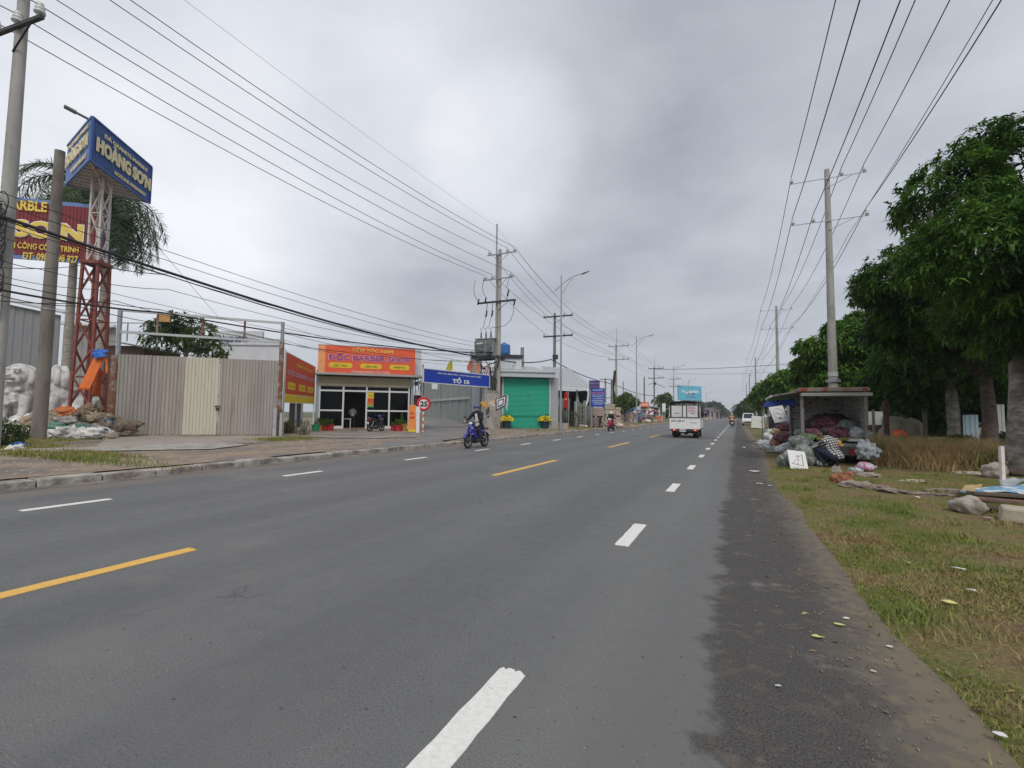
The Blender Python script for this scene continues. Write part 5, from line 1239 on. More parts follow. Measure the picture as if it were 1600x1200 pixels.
pot(sp(507,673.5),.2,.35,redp,'red pot under the left window, nearer the green planter',.3,200,.14,3)
pot(sp(516,673.5),.24,.42,redp,'red pot under the left window, nearer the doorway',.22,120,.14,4)
pot(sp(615,674),.22,.38,redp,'red pot behind the parked motorbike, nearer the bike',.2,120,.12,5)
pot(sp(622,674.5),.25,.42,redp,'red pot under the right window, nearer the corner',.25,140,.14,6)
pot(sp(630,674),.3,.5,ocp,'large ochre pot with a tall cactus-like plant at the right corner of the shop',.2,90,.2,7,zs=2.8)
# standing banner (x-stand) and white board right of the shop
a=gnd(640,676,ZL); c=gnd(651,676,ZL); f_=Fr(a,c)
t=thing('standing_banner','slim orange standing banner with red letters in front of the shop corner','banner',a,f_.rz)
x0,z0=f_.uz(638,671); x1,z1=f_.uz(650,629); z0-=ZL; z1-=ZL
b=B(); b.bb(x0,x1,-.02,.02,z0,z1); f=b.obj('banner',M('orange banner vinyl',(.80,.26,.07),.5,var=.1,sc=1),t); b=B(); b.bb(x0,x1,-.024,-.02,z0,z0+.18); b.obj('yellow_strip',yelv,f)
b=B(); b.bb(x0,x1,.04,.06,-.4+z0,z1); b.bb(x0,x1,-.3,.3,z0-.35,z0-.32); b.obj('stand',galv,t)
lettering('ĐỘC',x0+.08,x1-.08,z1-.62,z1-.42,-.03,M('red lettering',(.55,.03,.02),.5),f,bold=.04); lettering('BARBER',x0+.06,x1-.06,z1-.85,z1-.70,-.03,M('red lettering',(.55,.03,.02),.5),f,bold=.03)
x2,_=f_.uz(650.5,640); x3,_=f_.uz(656,640)
t=thing('blank_board','narrow blank white board on thin legs beside the orange standing banner','board',a,f_.rz)
b=B(); b.bb(x2,x3,.0,.03,z0-.1,z1-.1); b.obj('board',white,t); b=B()
for x in (x2+.02,x3-.02): b.bar((x,.02,z0-.6),(x,.02,z0),.03)
b.bar((x2-.2,.02,z0-.55),(x3+.3,.02,z0-.55),.03); b.bar((x2+.1,-.4,z0-.62),(x2+.1,.4,z0-.62),.03); b.obj('leg',white,t)
# speed limit sign
p=at(661,660,30.5); p.z=ZL; z=Zat(p,631)-ZL
t=thing('speed_limit_sign','round white speed limit sign with red ring reading 25','traffic sign',p,S_.rz)
b=B(); b.cyl((0,0,-.1),(0,0,z+.3),.06,.06,10); b.obj('post',white,t)
for k in range(5): b=B(); b.cyl((0,0,.1+k*.42),(0,0,.31+k*.42),.064,.064,10); b.obj('orange_band',M('orange reflective band',(.70,.20,.04),.5),t)
R_=.44; b=B(); b.tube([(0,-.08,z),(0,-.10,z)],R_,28); f=b.obj('sign_disc',white,t); b=B(); b.torus((0,-.105,z),R_-.07,.075,'y',36,6,sq=.15); b.obj('red_ring',M('red reflective ring',(.60,.02,.03),.4),f,smooth=True)
lettering('25',-.22,.24,z-.17,z+.17,-.115,blackt,f,bold=.04)
b=B(); b.lathe([(.0,0),(.28,0),(.22,.12),(0,.14)],n=12); 
# ---------------------------------------------------------------- blue street banner over the lane
a=at(662,690,34); c=at(764,690,39.5); a.z=ZL;c.z=ZL; F=Fr(a,c)
t=thing('street_banner','blue street name banner spanning the side lane on two grey posts','banner',a,F.rz)
u0,z0=F.uz(661,594.5); _,z0t=F.uz(662,573); u1,z1=F.uz(764,602); _,z1t=F.uz(765,583)
Z=ZL; zb=(z0+z1)/2-Z; zt_=(z0t+z1t)/2-Z
navy=M('royal blue vinyl',(.010,.05,.42),.4,var=.04)
b=B(); b.bb(u0,u1,-.05,.05,zb,zt_); f=b.obj('panel',navy,t)
b=B(); 
for z in (zb,zt_): b.bb(u0-.03,u1+.03,-.065,.06,z-.03,z+.03)
for u in (u0,u1): b.bb(u-.03,u+.03,-.065,.06,zb,zt_)
b.obj('frame',white,t)
W1=u1-u0; H1=zt_-zb
lettering('KHU VỰC BÌNH PHỐ A - PHƯỜNG LONG TUYỀN',u0+W1*.19,u0+W1*.85,zb+H1*.68,zb+H1*.86,-.055,whitet,f,bold=.03)
lettering('TỔ 15',u0+W1*.40,u0+W1*.66,zb+H1*.12,zb+H1*.58,-.055,whitet,f,bold=.05)
b=B(); b.cyl((u0+.05,.1,-.2),(u0+.05,.1,zt_+.3),.06,.06,10); b.cyl((u1-.35,.1,-.2),(u1-.35,.1,zt_+.3),.15,.15,12); b.cyl((u1+.0,.1,-.2),(u1,.1,zt_),.06,.06,10); b.obj('post',galv,t,smooth=True,auto=40)
for (px,py,m_,l_) in ((702,578,M('yellow flag',(.62,.55,.06),.7),'yellow'),(734,576,M('coral flag',(.75,.22,.12),.7),'coral'),(746,579,M('salmon flag',(.80,.36,.22),.7),'salmon'),(762,581,M('pink flag',(.70,.40,.45),.7),'pink')):
    u,z=F.uz(px,py); z-=Z; b=B(); h_=.95; w_=.33 if l_!='pink' else .26
    pts=[(u-w_*.9,z),(u+w_*.6,z-.05),(u+w_,z+h_*.35),(u+w_*.75,z+h_),(u-w_*.2,z+h_*.75),(u-w_,z+h_*.3)]
    b.ext(pts,-.03,0.0); o=b.obj('pennant',m_,None); o.location=a; o.rotation_euler=(0,0,F.rz); tag(o,f'{l_} leaf-shaped pennant on top of the blue street banner','pennant','pennants on the street banner')
# ---------------------------------------------------------------- lane wall (grey sheet)
a=at(735,664,46); c=at(657,650,66); F=Fr(V(c.x,c.y,0),V(a.x,a.y,0)); 
t=thing('lane_fence','long grey sheet metal fence lining the side lane behind the blue banner','fence',F.O,F.rz)
wl=F.w; za,zc_=c.z,a.z; lf=M('grey fence sheet',(.26,.285,.275),.6,.15,var=.08,sc=1,col2=(.20,.215,.21),c2sc=.8,c2=.6)
b=B(); b.corr(0,wl,za-.2,za+4.6,0,.45,.03,z1b=za+4.9)
for i,vv in enumerate(b.v):
    b.v[i]=(vv[0],vv[1],vv[2]+(zc_-za)*vv[0]/wl)
b.obj('sheet',lf,t)
b=B(); b.bar((0,-.06,za+2.0),(wl,-.06,zc_+2.6),.16,.22); b.obj('rail',M('pale rail',(.42,.45,.44),.6),t)
b=B()
for k in range(9): x=wl*(k+.3)/9; z_=za+(zc_-za)*x/wl; b.bar((x,-.08,z_-.3),(x,-.08,z_+4.6),.10)
b.obj('fence_post',M('grey fence post',(.30,.33,.32),.6,.2),t)
b=B(); b.bb(-.3,wl+.2,-.5,-.1,za-.6,za+.05); 
for i,vv in enumerate(b.v): b.v[i]=(vv[0],vv[1],vv[2]+(zc_-za)*vv[0]/wl)
b.obj('footing',cm,t)
t=thing('grey_gatepost','wide pale grey sheet panel between the lane fence and the twin pole','panel',at(742,664,44).xy.to_3d(),F.rz+.2)
b=B(); b.corr(-.7,.7,0,7.0,0,.35,.03); b.obj('sheet',M('pale grey sheet',(.36,.40,.42),.6,.2,var=.06),t)
b=B(); b.bb(.75,.95,-.1,.1,0,6.6); b.bb(-.92,-.74,-.1,.1,0,7.2); b.obj('post',galv,t)
t=thing('white_box_sign','small white plate hanging on the lane fence','plate',at(679,603,50)); b=B(); b.bb(-.35,.35,0,.05,-.33,.33); b.obj('plate',white,t)
# ================================================================ green shutter shop
F=Fr(gnd(783,669,ZL),gnd(866,669.5,ZL)); W_=F.w
def fu(px,py=630,v=0): return F.uz(px,py,v)[0]
def fz(px,py,v=0): return F.uz(px,py,v)[1]-ZL
t=thing('shutter_shop','small shop closed by a bright green roller shutter, pale canopy edge above','shop building',F.O,F.rz)
grn=M('green roller shutter',(.045,.44,.30),.5,.05,var=.08,sc=1.2,col2=(.05,.33,.23),c2sc=1.2,c2=.6,stretch=(3,3,.5))
x0,x1=fu(786.5),fu(857.5); zt_=fz(820,588.5)
b=B(); n=40
for i in range(n): z=.02+i*(zt_-.02)/n; hh=(zt_-.02)/n; k=len(b.v); b.v+=[(x0,0,z),(x1,0,z),(x1,-.05,z+hh*.35),(x0,-.05,z+hh*.35),(x1,-.05,z+hh*.7),(x0,-.05,z+hh*.7),(x1,0,z+hh),(x0,0,z+hh)]; b.f+=[(k,k+1,k+2,k+3),(k+3,k+2,k+4,k+5),(k+5,k+4,k+6,k+7)]; b.m+=[0,0,0]
b.obj('roller_shutter',grn,t)
b=B(); b.bb(x0,x1,-.12,-.03,.0,.09); b.bb(x0,x1,-.09,-.03,1.0,1.06); b.obj('shutter_bottom_rail',M('dark green rail',(.02,.24,.16),.5),t)
b=B(); b.bb(x0-.14,x0,-.12,.1,0,zt_+.1); b.bb(x1,x1+.14,-.12,.1,0,zt_+.1); b.obj('guide_rail',M('pale grey paint',(.45,.47,.48),.6),t)
b=B(); b.bb(x0-1.3,x0-.14,.0,.2,0,zt_+.1); b.bb(x1+.14,W_+.35,.0,.2,0,zt_+.1); b.bb(x0-1.3,W_+.35,.2,6,.0,zt_); b.obj('wall',M('grey plaster',(.36,.38,.38),.85,var=.1,sc=1.5),t)
b=B(); b.bb(x0-.55,x0-.16,-.03,.0,zt_-1.6,zt_+.05); b.obj('brown_panel',M('brown panel',(.14,.07,.06),.7),t)
zc1=fz(820,586.5,-.6); zc2=fz(820,577,-.6); b=B(); b.bb(fu(776,580,-.6),fu(867,580,-.6),-.7,1.0,zc1,zc2-.1); b.bb(fu(774,580,-.6),fu(869,580,-.6),-.8,1.0,zc2-.12,zc2+.02); b.obj('canopy',M('pale canopy',(.47,.50,.52),.6,.1,var=.06),t,bevel=.02)
b=B(); ub=fu(777,560,3); b.add([(fu(778,560,.5),.9,zc2),(W_+.2,.9,zc2),(W_-.8,5,zc2+.95),(fu(778,560,.5)+.5,5,zc2+.95)],[(0,1,2,3)]); b.obj('roof',M('pale metal roof',(.42,.43,.44),.5,.3),t)
t=thing('tank_tower','white sheet clad tower block behind the green shutter shop, under the blue tank','building',F.O+F.n*3.2,F.rz)
b=B(); b.corr(fu(778,560,3.2),fu(815,560,3.2),2,fz(800,556,3.2),0,.3,.03); b.bb(fu(778,560,3.2),fu(815,560,3.2),.05,3,2,fz(800,556,3.2)-.05); b.obj('wall',M('white cladding',(.60,.62,.63),.6,.1,var=.05),t)
b=B(); zq=fz(800,555.5,3.2)
for k in range(4): x=fu(779+9*k,555,3.2); b.bb(x,x+.7,-.1,2.6,zq-.02,zq+.22)
b.bb(fu(778,560,3.2),fu(816,560,3.2),-.12,-.03,zq-.14,zq-.02); b.obj('support_beam',dkst,t)
tz=zq+.22; c_=(fu(790,540,3.2),.9,tz); r_=abs(fu(800,540,3.2)-fu(780,540,3.2))/2; hh=fz(790,531,3.2)-tz
t=thing('water_tank','blue plastic water tank on the white tower behind the green shop','water tank',F.O+F.n*3.2,F.rz)
b=B(); pr_=[(0,0),(r_*.8,0),(r_*.95,.1*hh)]
for k in range(9): pr_+= [(r_*(1.0 if k%2 else .96),hh*(.15+.08*k))]
pr_+=[(r_*.85,hh*.86),(r_*.45,hh*.93),(r_*.32,hh*.93),(r_*.32,hh),(0,hh)]
b.lathe(pr_,c_,22); b.obj('tank',M('blue plastic',(.05,.16,.42),.35),t,smooth=True,auto=50)
t=tag(B().obj('x',white),'x','x'); bpy.data.objects.remove(t)
b=B(); p=F.O+F.u*(W_*.62)+F.n*6; hpole=Zat(p,543)-ZL; b.cyl((0,0,0),(0,0,hpole),.22,.18,12); o=b.obj('stub_pole',conc2,smooth=True); o.location=p; tag(o,'short grey stub pole sticking up behind the green shop roof','pole')
for px,l_ in ((791.5,'yellow chrysanthemum pot at the left edge of the green shutter'),(851,'yellow chrysanthemum pot at the right edge of the green shutter')):
    pot(gnd(px,669.5,ZL),.38,.62,M('dark blue pot',(.03,.05,.07),.5),l_,.48,300,.16,int(px),fl=M('yellow petals',(.72,.58,.03),.7,var=.25,sc=9),group='chrysanthemum pots by the green shutter')
b=B(); b.bb(-.2,.2,-.1,.1,0,1.6); b.bb(-.3,.3,-.15,.15,1.6,2.0); o=b.obj('gate_pillar',white,bevel=.02); o.location=gnd(860,669,ZL); tag(o,'short white pillar right of the green shutter','pillar')
# ---------------------------------------------------------------- fringed festival flag
p=gnd(757,677,ZL); zc=zcof(p); 
t=thing('festival_flag','square black, white and red fringed festival flag on a slanting pole by the twin pole','flag',p,0)
def lw(px,py,k=0.): return at(px,py,zc+k)-p
b=B(); b.tube([lw(754,656),lw(775,638)],.04,6); b.tube([lw(759,629),lw(793,616)],.02,6); b.tube([lw(757,677),lw(759,629)],.025,6); b.obj('flag_pole',galv,t)
fm=[M('flag black',(.025,.02,.04),.8),M('flag white',(.70,.68,.72),.8),M('flag red',(.55,.05,.10),.8),M('flag amber',(.70,.35,.05),.8)]
c0=[lw(774,623),lw(792,617),lw(790,634.5),lw(775,642)]; cc=(c0[0]+c0[1]+c0[2]+c0[3])/4
for i,(s_,m_) in enumerate(((1.0,0),(.78,1),(.56,0),(.40,1))):
    q=[cc+(x-cc)*s_+V(.0,-.02*i,0)-Vector(_fw)*.015*i for x in c0]; th=Vector(_fw)*.012
    b=B(); b.add(q+[x+th for x in q],[(0,1,2,3),(7,6,5,4),(0,4,5,1),(1,5,6,2),(2,6,7,3),(3,7,4,0)]); b.obj('flag_square',fm[m_],t)
uu=(c0[1]-c0[0]); vv=(c0[3]-c0[0]); b=B(); f0=-Vector(_fw)*.07
b.bar(cc-uu*.14+f0,cc+uu*.14+f0,.02,.10); b.bar(cc-vv*.14+f0,cc+vv*.14+f0,.10,.02); b.obj('cross_mark',fm[2],t)
b=B()
for k in range(9): 
    q=c0[1].lerp(c0[2],k/8); b.bar(q,q+V(.12,0,-.16-.05*(k%3)),.05,.02)
b.obj('fringe',fm[1],t)
clothsheet('banner_strip',[lw(759,629),lw(774,624),lw(772,640),lw(764,633)],fm[1],'','x',parent=t,wob=.05) if False else None
o=clothsheet('pale_banner',[at(760,629,zc),at(774,623.5,zc),at(773,636,zc),at(765,634,zc)],M('cream cloth',(.60,.55,.48),.8,col2=(.7,.4,.12),c2sc=3,c2=.5),'cream and amber cloth strip hanging between pole and festival flag','banner',wob=.06)
o=clothsheet('amber_banner',[at(750,629,zc),at(760,627,zc),at(762,640,zc),at(757,637,zc)],fm[3],'small amber triangular cloth behind the riders helmet','banner',wob=.06)
# ================================================================ people and motorbikes
skinm=M('skin',(.42,.26,.18),.6,var=.05,spec=.3)
jeans=M('dark trousers',(.018,.02,.032),.85,var=.2,sc=8); blackc=M('black jacket cloth',(.016,.014,.022),.85,var=.25,sc=9); shirtw=M('white shirt cloth',(.66,.63,.63),.85,var=.05)
shoe=M('dark shoe',(.05,.05,.055),.6); hairm=M('black hair',(.012,.010,.009),.5,var=.3,sc=20)
def person(label,J,loc,rz,top,bottom,shoem=shoe,helmet=None,mask=None,vox=.011,scale=1.,shirt=None,long=True,cap_=None,hair=True,group=None,headdir=0.,fing=True,skirt=False):
    t=thing('person',label,'person',loc,rz,group); t.scale=(scale,)*3
    v=lambda k:V(*J[k])
    def limbs(b,k=1.,arms=True,legs=True,torso=True,head=True,fore=True,shin=True):
        hip,neck=v('hip'),v('neck')
        if torso:
            ax=(neck-hip).normalized(); sh=(v('shR')-v('shL')).normalized(); 
            m1=hip.lerp(neck,.35); m2=hip.lerp(neck,.72); R=Matrix((sh,ax.cross(sh).normalized()*1,ax)).transposed()
            b.ell(hip+ax*.04,(.165*k,.125*k,.14*k),16,10,R); b.ell(m1,(.145*k,.105*k,.17*k),16,10,R); b.ell(m2,(.175*k,.115*k,.20*k),16,10,R)
            for s in ('L','R'): b.cap(m2+ax*.06,.09*k,v('sh'+s),.072*k)
        if arms:
            for s in 'LR':
                b.cap(v('sh'+s),.064*k,v('el'+s),.048*k)
                if fore: b.cap(v('el'+s),.046*k,v('ha'+s),.031*k)
        if legs:
            for s in 'LR':
                h=hip+(v('shR')-v('shL')).normalized()*(-.085 if s=='L' else .085)
                b.cap(h,.098*k,v('kn'+s),.064*k)
                if shin: b.cap(v('kn'+s),.06*k,v('an'+s),.042*k)
    hd=v('head'); nk=v('neck'); fd=V(math.sin(headdir),math.cos(headdir),0)
    b=B(); limbs(b,.86)
    b.cap(nk-V(0,0,.03),.055,hd-V(0,0,.05),.05); sd=V(fd.y,-fd.x,0); Rh=Matrix((sd,fd,V(0,0,1))).transposed()
    b.ell(hd,(.076,.095,.112),18,12,Rh); b.ell(hd+fd*.045-V(0,0,.065),(.050,.05,.05),12,8,Rh)       # skull, jaw
    b.ell(hd+fd*.100-V(0,0,.018),(.014,.020,.024),8,6,Rh); b.ell(hd+fd*.088-V(0,0,.058),(.026,.014,.010),8,6,Rh)  # nose, lips
    for s in (-1,1): b.ell(hd+sd*s*.078-V(0,0,.01),(.010,.020,.032),8,6,Rh); b.ell(hd+fd*.088+sd*s*.032+V(0,0,.022),(.022,.008,.008),8,6,Rh)
    for s in 'LR':
        ha=v('ha'+s); d=(ha-v('el'+s)).normalized(); gd=V(*J.get('grip'+s,tuple(d))).normalized(); side=gd.cross(V(0,0,1)).normalized() if abs(gd.z)<.95 else V(1,0,0)
        pc=ha+d*.045; b.ell(pc,(.040,.045,.022),12,8)
        if fing:
            for q,ln in enumerate((.060,.070,.066,.052)):
                o=side*(.030-.020*q); r_=pc+d*.035+o; k1=r_+(gd*.6+V(0,0,-.25)).normalized()*ln*.55; k2=k1+(gd*.1+V(0,0,-1)).normalized()*ln*.5
                b.cap(r_,.0095,k1,.009,8); b.cap(k1,.009,k2,.008,8)
            tq=pc+side*.035*(1 if s=='L' else -1); b.cap(tq,.011,tq+(d*.6+V(0,0,-.5)).normalized()*.045,.009,8)
    for s in 'LR':
        a=v('an'+s); td=V(*J.get('toe',(0,1,0))).normalized(); b.cap(a-V(0,0,.03),.036,a+td*.13-V(0,0,.05),.03)
    body=fused(b,'body',skinm,t,voxel=vox,smooth=2)
    b=B(); 
    for s in (-1,1): b.ell(hd+fd*.094+sd*s*.031+V(0,0,.008),(.013,.006,.006),8,6,Rh)
    b.obj('eyes',hairm,t)
    b=B(); limbs(b,1.10,legs=False); b.cap(nk-V(0,0,.05),.072,nk+V(0,0,.005),.066); hip=v('hip'); b.ell(hip+V(0,0,.02),(.178,.142,.10))
    fused(b,'shirt' if shirt is None else 'jacket',top,t,voxel=max(vox,.014),smooth=3,disp=lambda p:p+V(.008*noise.noise(p*11),.008*noise.noise(p*11+V(5,0,0)),0))
    if shirt is not None:
        ax=(nk-hip); b=B(); fr_=V(0,1,0); m=hip.lerp(nk,.5)+V(0,.095,0); b.cap(hip.lerp(nk,.12)+V(0,.10,0),.095,hip.lerp(nk,.80)+V(0,.098,0),.06); b.ell(hip+V(0,.11,.0),(.17,.09,.055)); fused(b,'shirt_front',shirt,t,voxel=.014,smooth=2)
    b=B(); limbs(b,1.14,arms=False,torso=False); b.ell(hip,(.165,.13,.12)); fused(b,'trousers',bottom,t,voxel=max(vox,.014),smooth=3)
    for s in 'LR':
        b=B(); a=v('an'+s); td=V(*J.get('toe',(0,1,0))).normalized(); b.cap(a-V(0,0,.035),.047,a+td*.15-V(0,0,.055),.038); b.ell(a-td*.04-V(0,0,.04),(.045,.05,.045)); fused(b,'shoe',shoem,t,voxel=.012,smooth=1)
    if helmet:
        b=B(); b.ell(hd+V(0,0,.035)-fd*.008,(.125,.142,.125),22,14,Rh); o=b.v; b.v=[p if p[2]>hd.z-.01 else (p[0],p[1],hd.z-.01+(p[2]-hd.z+.01)*.12) for p in o]
        b.cap(hd+fd*.13+V(0,0,.035)-sd*.05,.014,hd+fd*.13+V(0,0,.035)+sd*.05,.014); b.ell(hd+fd*.135+V(0,0,.03),(.085,.06,.012),16,6,Rh); b.obj('helmet',helmet,t,smooth=True)
        b=B(); 
        for s in (-1,1): b.tube([hd+sd*s*.1+V(0,0,.0),hd+sd*s*.075+fd*.02-V(0,0,.09),hd+fd*.03-V(0,0,.125)],.006,5)
        b.obj('chin_strap',blackp,t)
    if hair or helmet:
        b=B(); b.ell(hd+V(0,0,.02)-fd*.015,(.086,.103,.113),20,12,Rh); b.v=[p if (Vector(p)-hd).dot(fd)<.052+.4*max(0,p[2]-hd.z-.03) and p[2]>hd.z-.07 else tuple(hd+(Vector(p)-hd)*.80) for p in b.v]; b.obj('hair',hairm,t,smooth=True)
    if mask:
        b=B(); b.ell(hd+fd*.052-V(0,0,.045),(.062,.062,.050),14,9,Rh); b.obj('face_mask',mask,t,smooth=True)
        b=B(); 
        for s in (-1,1): b.tube([hd+fd*.08+sd*s*.05-V(0,0,.03),hd+sd*s*.083],.003,4)
        b.obj('mask_strap',white,t)
    return t
ride=dict(hip=(0,-.16,.84),neck=(0,-.02,1.36),head=(0,.04,1.52),shL=(-.185,-.02,1.30),shR=(.185,-.02,1.30),elL=(-.31,.12,1.08),elR=(.31,.12,1.08),haL=(-.29,.34,1.04),haR=(.29,.34,1.04),knL=(-.20,.26,.70),knR=(.20,.26,.70),anL=(-.20,.10,.35),anR=(.20,.10,.35),gripL=(0,1,-.2),gripR=(0,1,-.2))
pill=dict(ride); pill.update(hip=(0,-.50,.88),neck=(0,-.42,1.40),head=(0,-.40,1.57),shL=(-.18,-.42,1.34),shR=(.18,-.42,1.34),elL=(-.25,-.25,1.15),elR=(.25,-.25,1.15),haL=(-.16,-.12,1.05),haR=(.16,-.12,1.05),knL=(-.24,-.12,.75),knR=(.24,-.12,.75),anL=(-.24,-.25,.40),anR=(.24,-.25,.40))
chrome=M('brushed chrome',(.45,.45,.46),.25,.9,var=.05); lens=M('headlamp lens',(.75,.75,.75),.1,var=.02,coat=.5); redl=M('red lamp lens',(.50,.01,.01),.2,var=.05); orl=M('orange lamp lens',(.65,.20,.02),.2); enginem=M('engine metal',(.10,.10,.105),.5,.6); seatm=M('black seat vinyl',(.02,.02,.02),.55)
def motorbike(label,paint,loc,rz,group=None,accent=None,lean=0.,plate='65-B1 234.56',hi=True):
    t=thing('motorbike',label,'motorbike',loc,0,group,rot=(0,lean,rz)); accent=accent or blackp
    for y,nm in ((.63,'front'),(-.61,'rear')):
        b=B(); b.torus((0,y,.285),.245,.043 if y>0 else .050,'x',36,8,sq=1.0); w=b.obj('tyre',rubber,None,smooth=True); w.name='wheel'; w.parent=t
        b=B(); b.torus((0,y,.285),.205,.016,'x',30,6); 
        for k in range(10): a=2*math.pi*k/10; b.bar((0,y+math.cos(a)*.03,.285+math.sin(a)*.03),(0,y+math.cos(a+.25)*.2,.285+math.sin(a+.25)*.2),.022,.016)
        b.obj('rim',chrome if not hi else M('dark alloy',(.20,.20,.21),.4,.7),w)
        b=B(); b.cyl((-.05,y,.285),(.05,y,.285),.045,.045,12); b.cyl((.03,y,.285),(.036,y,.285),.10,.10,18); b.obj('hub',enginem,w)
    b=B()
    for s in (-1,1): b.tube([(s*.075,.63,.285),(s*.075,.50,.66),(s*.06,.45,.82)],[.026,.024,.02],8)
    b.obj('fork',chrome,t,smooth=True)
    b=B(); n=10
    for k in range(n+1):
        a=math.radians(20+k*14.5); 
        for x,dr in ((-.065,-.03),(-.045,.0),(0,.02),(.045,0),(.065,-.03)): b.v.append((x,.63+math.cos(a)*(.325+dr),.285+math.sin(a)*(.325+dr)))
    for k in range(n):
        for j in range(4): c=k*5+j; b.f.append((c,c+1,c+6,c+5)); b.m.append(0)
    o=b.obj('front_fender',paint,t,smooth=True); sm=o.modifiers.new('t','SOLIDIFY'); sm.thickness=.008
    # cowl, leg shields, body: melted panels
    b=B(); b.ell((0,.44,.80),(.14,.15,.17)); b.ell((0,.50,.66),(.13,.10,.14)); b.cap((-.11,.42,.72),.05,(-.16,.30,.40),.035); b.cap((.11,.42,.72),.05,(.16,.30,.40),.035)
    b.ell((-.15,.32,.55),(.045,.11,.20)); b.ell((.15,.32,.55),(.045,.11,.20)); fused(b,'front_cowl',paint,t,voxel=.014,smooth=3)
    b=B(); b.ell((0,.37,.98),(.13,.12,.09)); b.cap((-.10,.38,1.0),.05,(.10,.38,1.0),.05); h=fused(b,'handlebar_cowl',accent,t,voxel=.014,smooth=3)
    b=B(); b.ell((0,.475,.985),(.085,.05,.055)); b.obj('headlight',lens,t,smooth=True)
    for s in (-1,1):
        b=B(); b.ell((s*.12,.52,.80),(.045,.05,.022)); b.obj('turn_signal',orl if not hi else lens,t,smooth=True)
        b=B(); b.tube([(s*.10,.36,1.0),(s*.20,.34,1.03),(s*.34,.28,1.03)],.014,7); b.tube([(s*.24,.31,1.03),(s*.345,.28,1.03)],.021,8); q=b.obj('handlebar',blackp,t,smooth=True)
        b=B(); b.tube([(s*.22,.32,1.04),(s*.30,.33,1.16),(s*.34,.33,1.20)],.007,5); b.ell((s*.36,.33,1.23),(.062,.016,.040)); b.obj('mirror',blackp,t,smooth=True)
        b=B(); b.tube([(s*.26,.36,1.035),(s*.34,.38,1.02)],.006,5); b.obj('brake_lever',chrome,t)
        b=B(); b.bar((s*.08,.10,.27),(s*.25,.10,.27),.035); b.obj('footpeg',blackp,t)
        b=B(); b.tube([(s*.10,-.60,.29),(s*.12,-.42,.64)],[.03,.028],8)
        for k in range(7): b.torus((s*(.102+.0025*k),-.585+.02*k,.34+.038*k),.034,.007,'z',10,4)
        b.obj('rear_shock',chrome,t)
    b=B(); b.cap((0,.30,.42),.075,(0,-.05,.52),.085); b.cap((0,-.05,.55),.10,(0,-.45,.66),.09); b.ell((0,-.25,.66),(.13,.30,.10)); b.cap((0,-.45,.70),.085,(0,-.80,.80),.035); b.ell((0,.12,.48),(.11,.18,.10)); fused(b,'body_panel',paint,t,voxel=.014,smooth=3)
    b=B(); b.ell((0,-.12,.765),(.12,.24,.055)); b.ell((0,-.50,.81),(.115,.24,.055)); fused(b,'seat',seatm,t,voxel=.014,smooth=3)
    b=B(); b.tube([(-.11,-.45,.80),(-.12,-.74,.87),(0,-.86,.90),(.12,-.74,.87),(.11,-.45,.80)],.014,7); b.obj('grab_rail',chrome,t,smooth=True)
    b=B(); b.ell((0,-.84,.76),(.075,.045,.04)); b.obj('tail_light',redl,t,smooth=True)
    for s in (-1,1): b=B(); b.ell((s*.11,-.80,.74),(.035,.03,.022)); b.obj('turn_signal',orl,t,smooth=True)
    b=B(); b.box((0,-.87,.56),(.19,.012,.14),rot=Matrix.Rotation(math.radians(-12),3,'X')); pl=b.obj('number_plate',white,t,bevel=.004)
    o=lettering('65-B1',-.06,.06,.575,.61,-.885,blackt,pl,bold=.02); o2=lettering('234.56',-.07,.07,.51,.555,-.885,blackt,pl,bold=.02)
    b=B(); n=8
    for k in range(n+1):
        a=math.radians(55+k*12.5)
        for x,dr in ((-.075,-.02),(0,.01),(.075,-.02)): b.v.append((x,-.61+math.cos(a)*(.34+dr),.285+math.sin(a)*(.34+dr)))
    for k in range(n):
        for j in range(2): c=k*3+j; b.f.append((c,c+1,c+4,c+3)); b.m.append(0)
    o=b.obj('rear_fender',blackp,t,smooth=True); sm=o.modifiers.new('t','SOLIDIFY'); sm.thickness=.008
    b=B(); b.ell((0,.05,.32),(.12,.17,.13)); b.cap((0,.12,.32),.075,(0,.30,.36),.065); b.bb(-.14,.14,-.05,.14,.24,.38); b.bar((-.09,-.05,.32),(-.09,-.61,.285),.05,.07); b.bar((.09,-.05,.32),(.09,-.61,.285),.04,.05); b.obj('engine',enginem,t,bevel=.01)
    b=B(); b.tube([(.05,.28,.28),(.10,.05,.19),(.14,-.25,.22),(.145,-.75,.32)],[.018,.02,.045,.055],10); b.obj('exhaust',M('exhaust dark',(.06,.06,.06),.4,.8),t,smooth=True)
    b=B(); b.cap((-.06,-.28,.9),.01,(-.06,-.28,.9),.01) if False else None
    return t
bikeblue=M('deep blue gloss paint',(.030,.022,.23),.3,var=.06,coat=.5); bikered=M('crimson gloss paint',(.32,.012,.05),.3,var=.06,coat=.5); bikeor=M('orange gloss paint',(.50,.13,.05),.35,var=.06,coat=.3); bikeblk=M('black gloss paint',(.02,.02,.03),.3,coat=.4); bikeslv=M('blue gloss paint',(.02,.05,.25),.3,coat=.4)
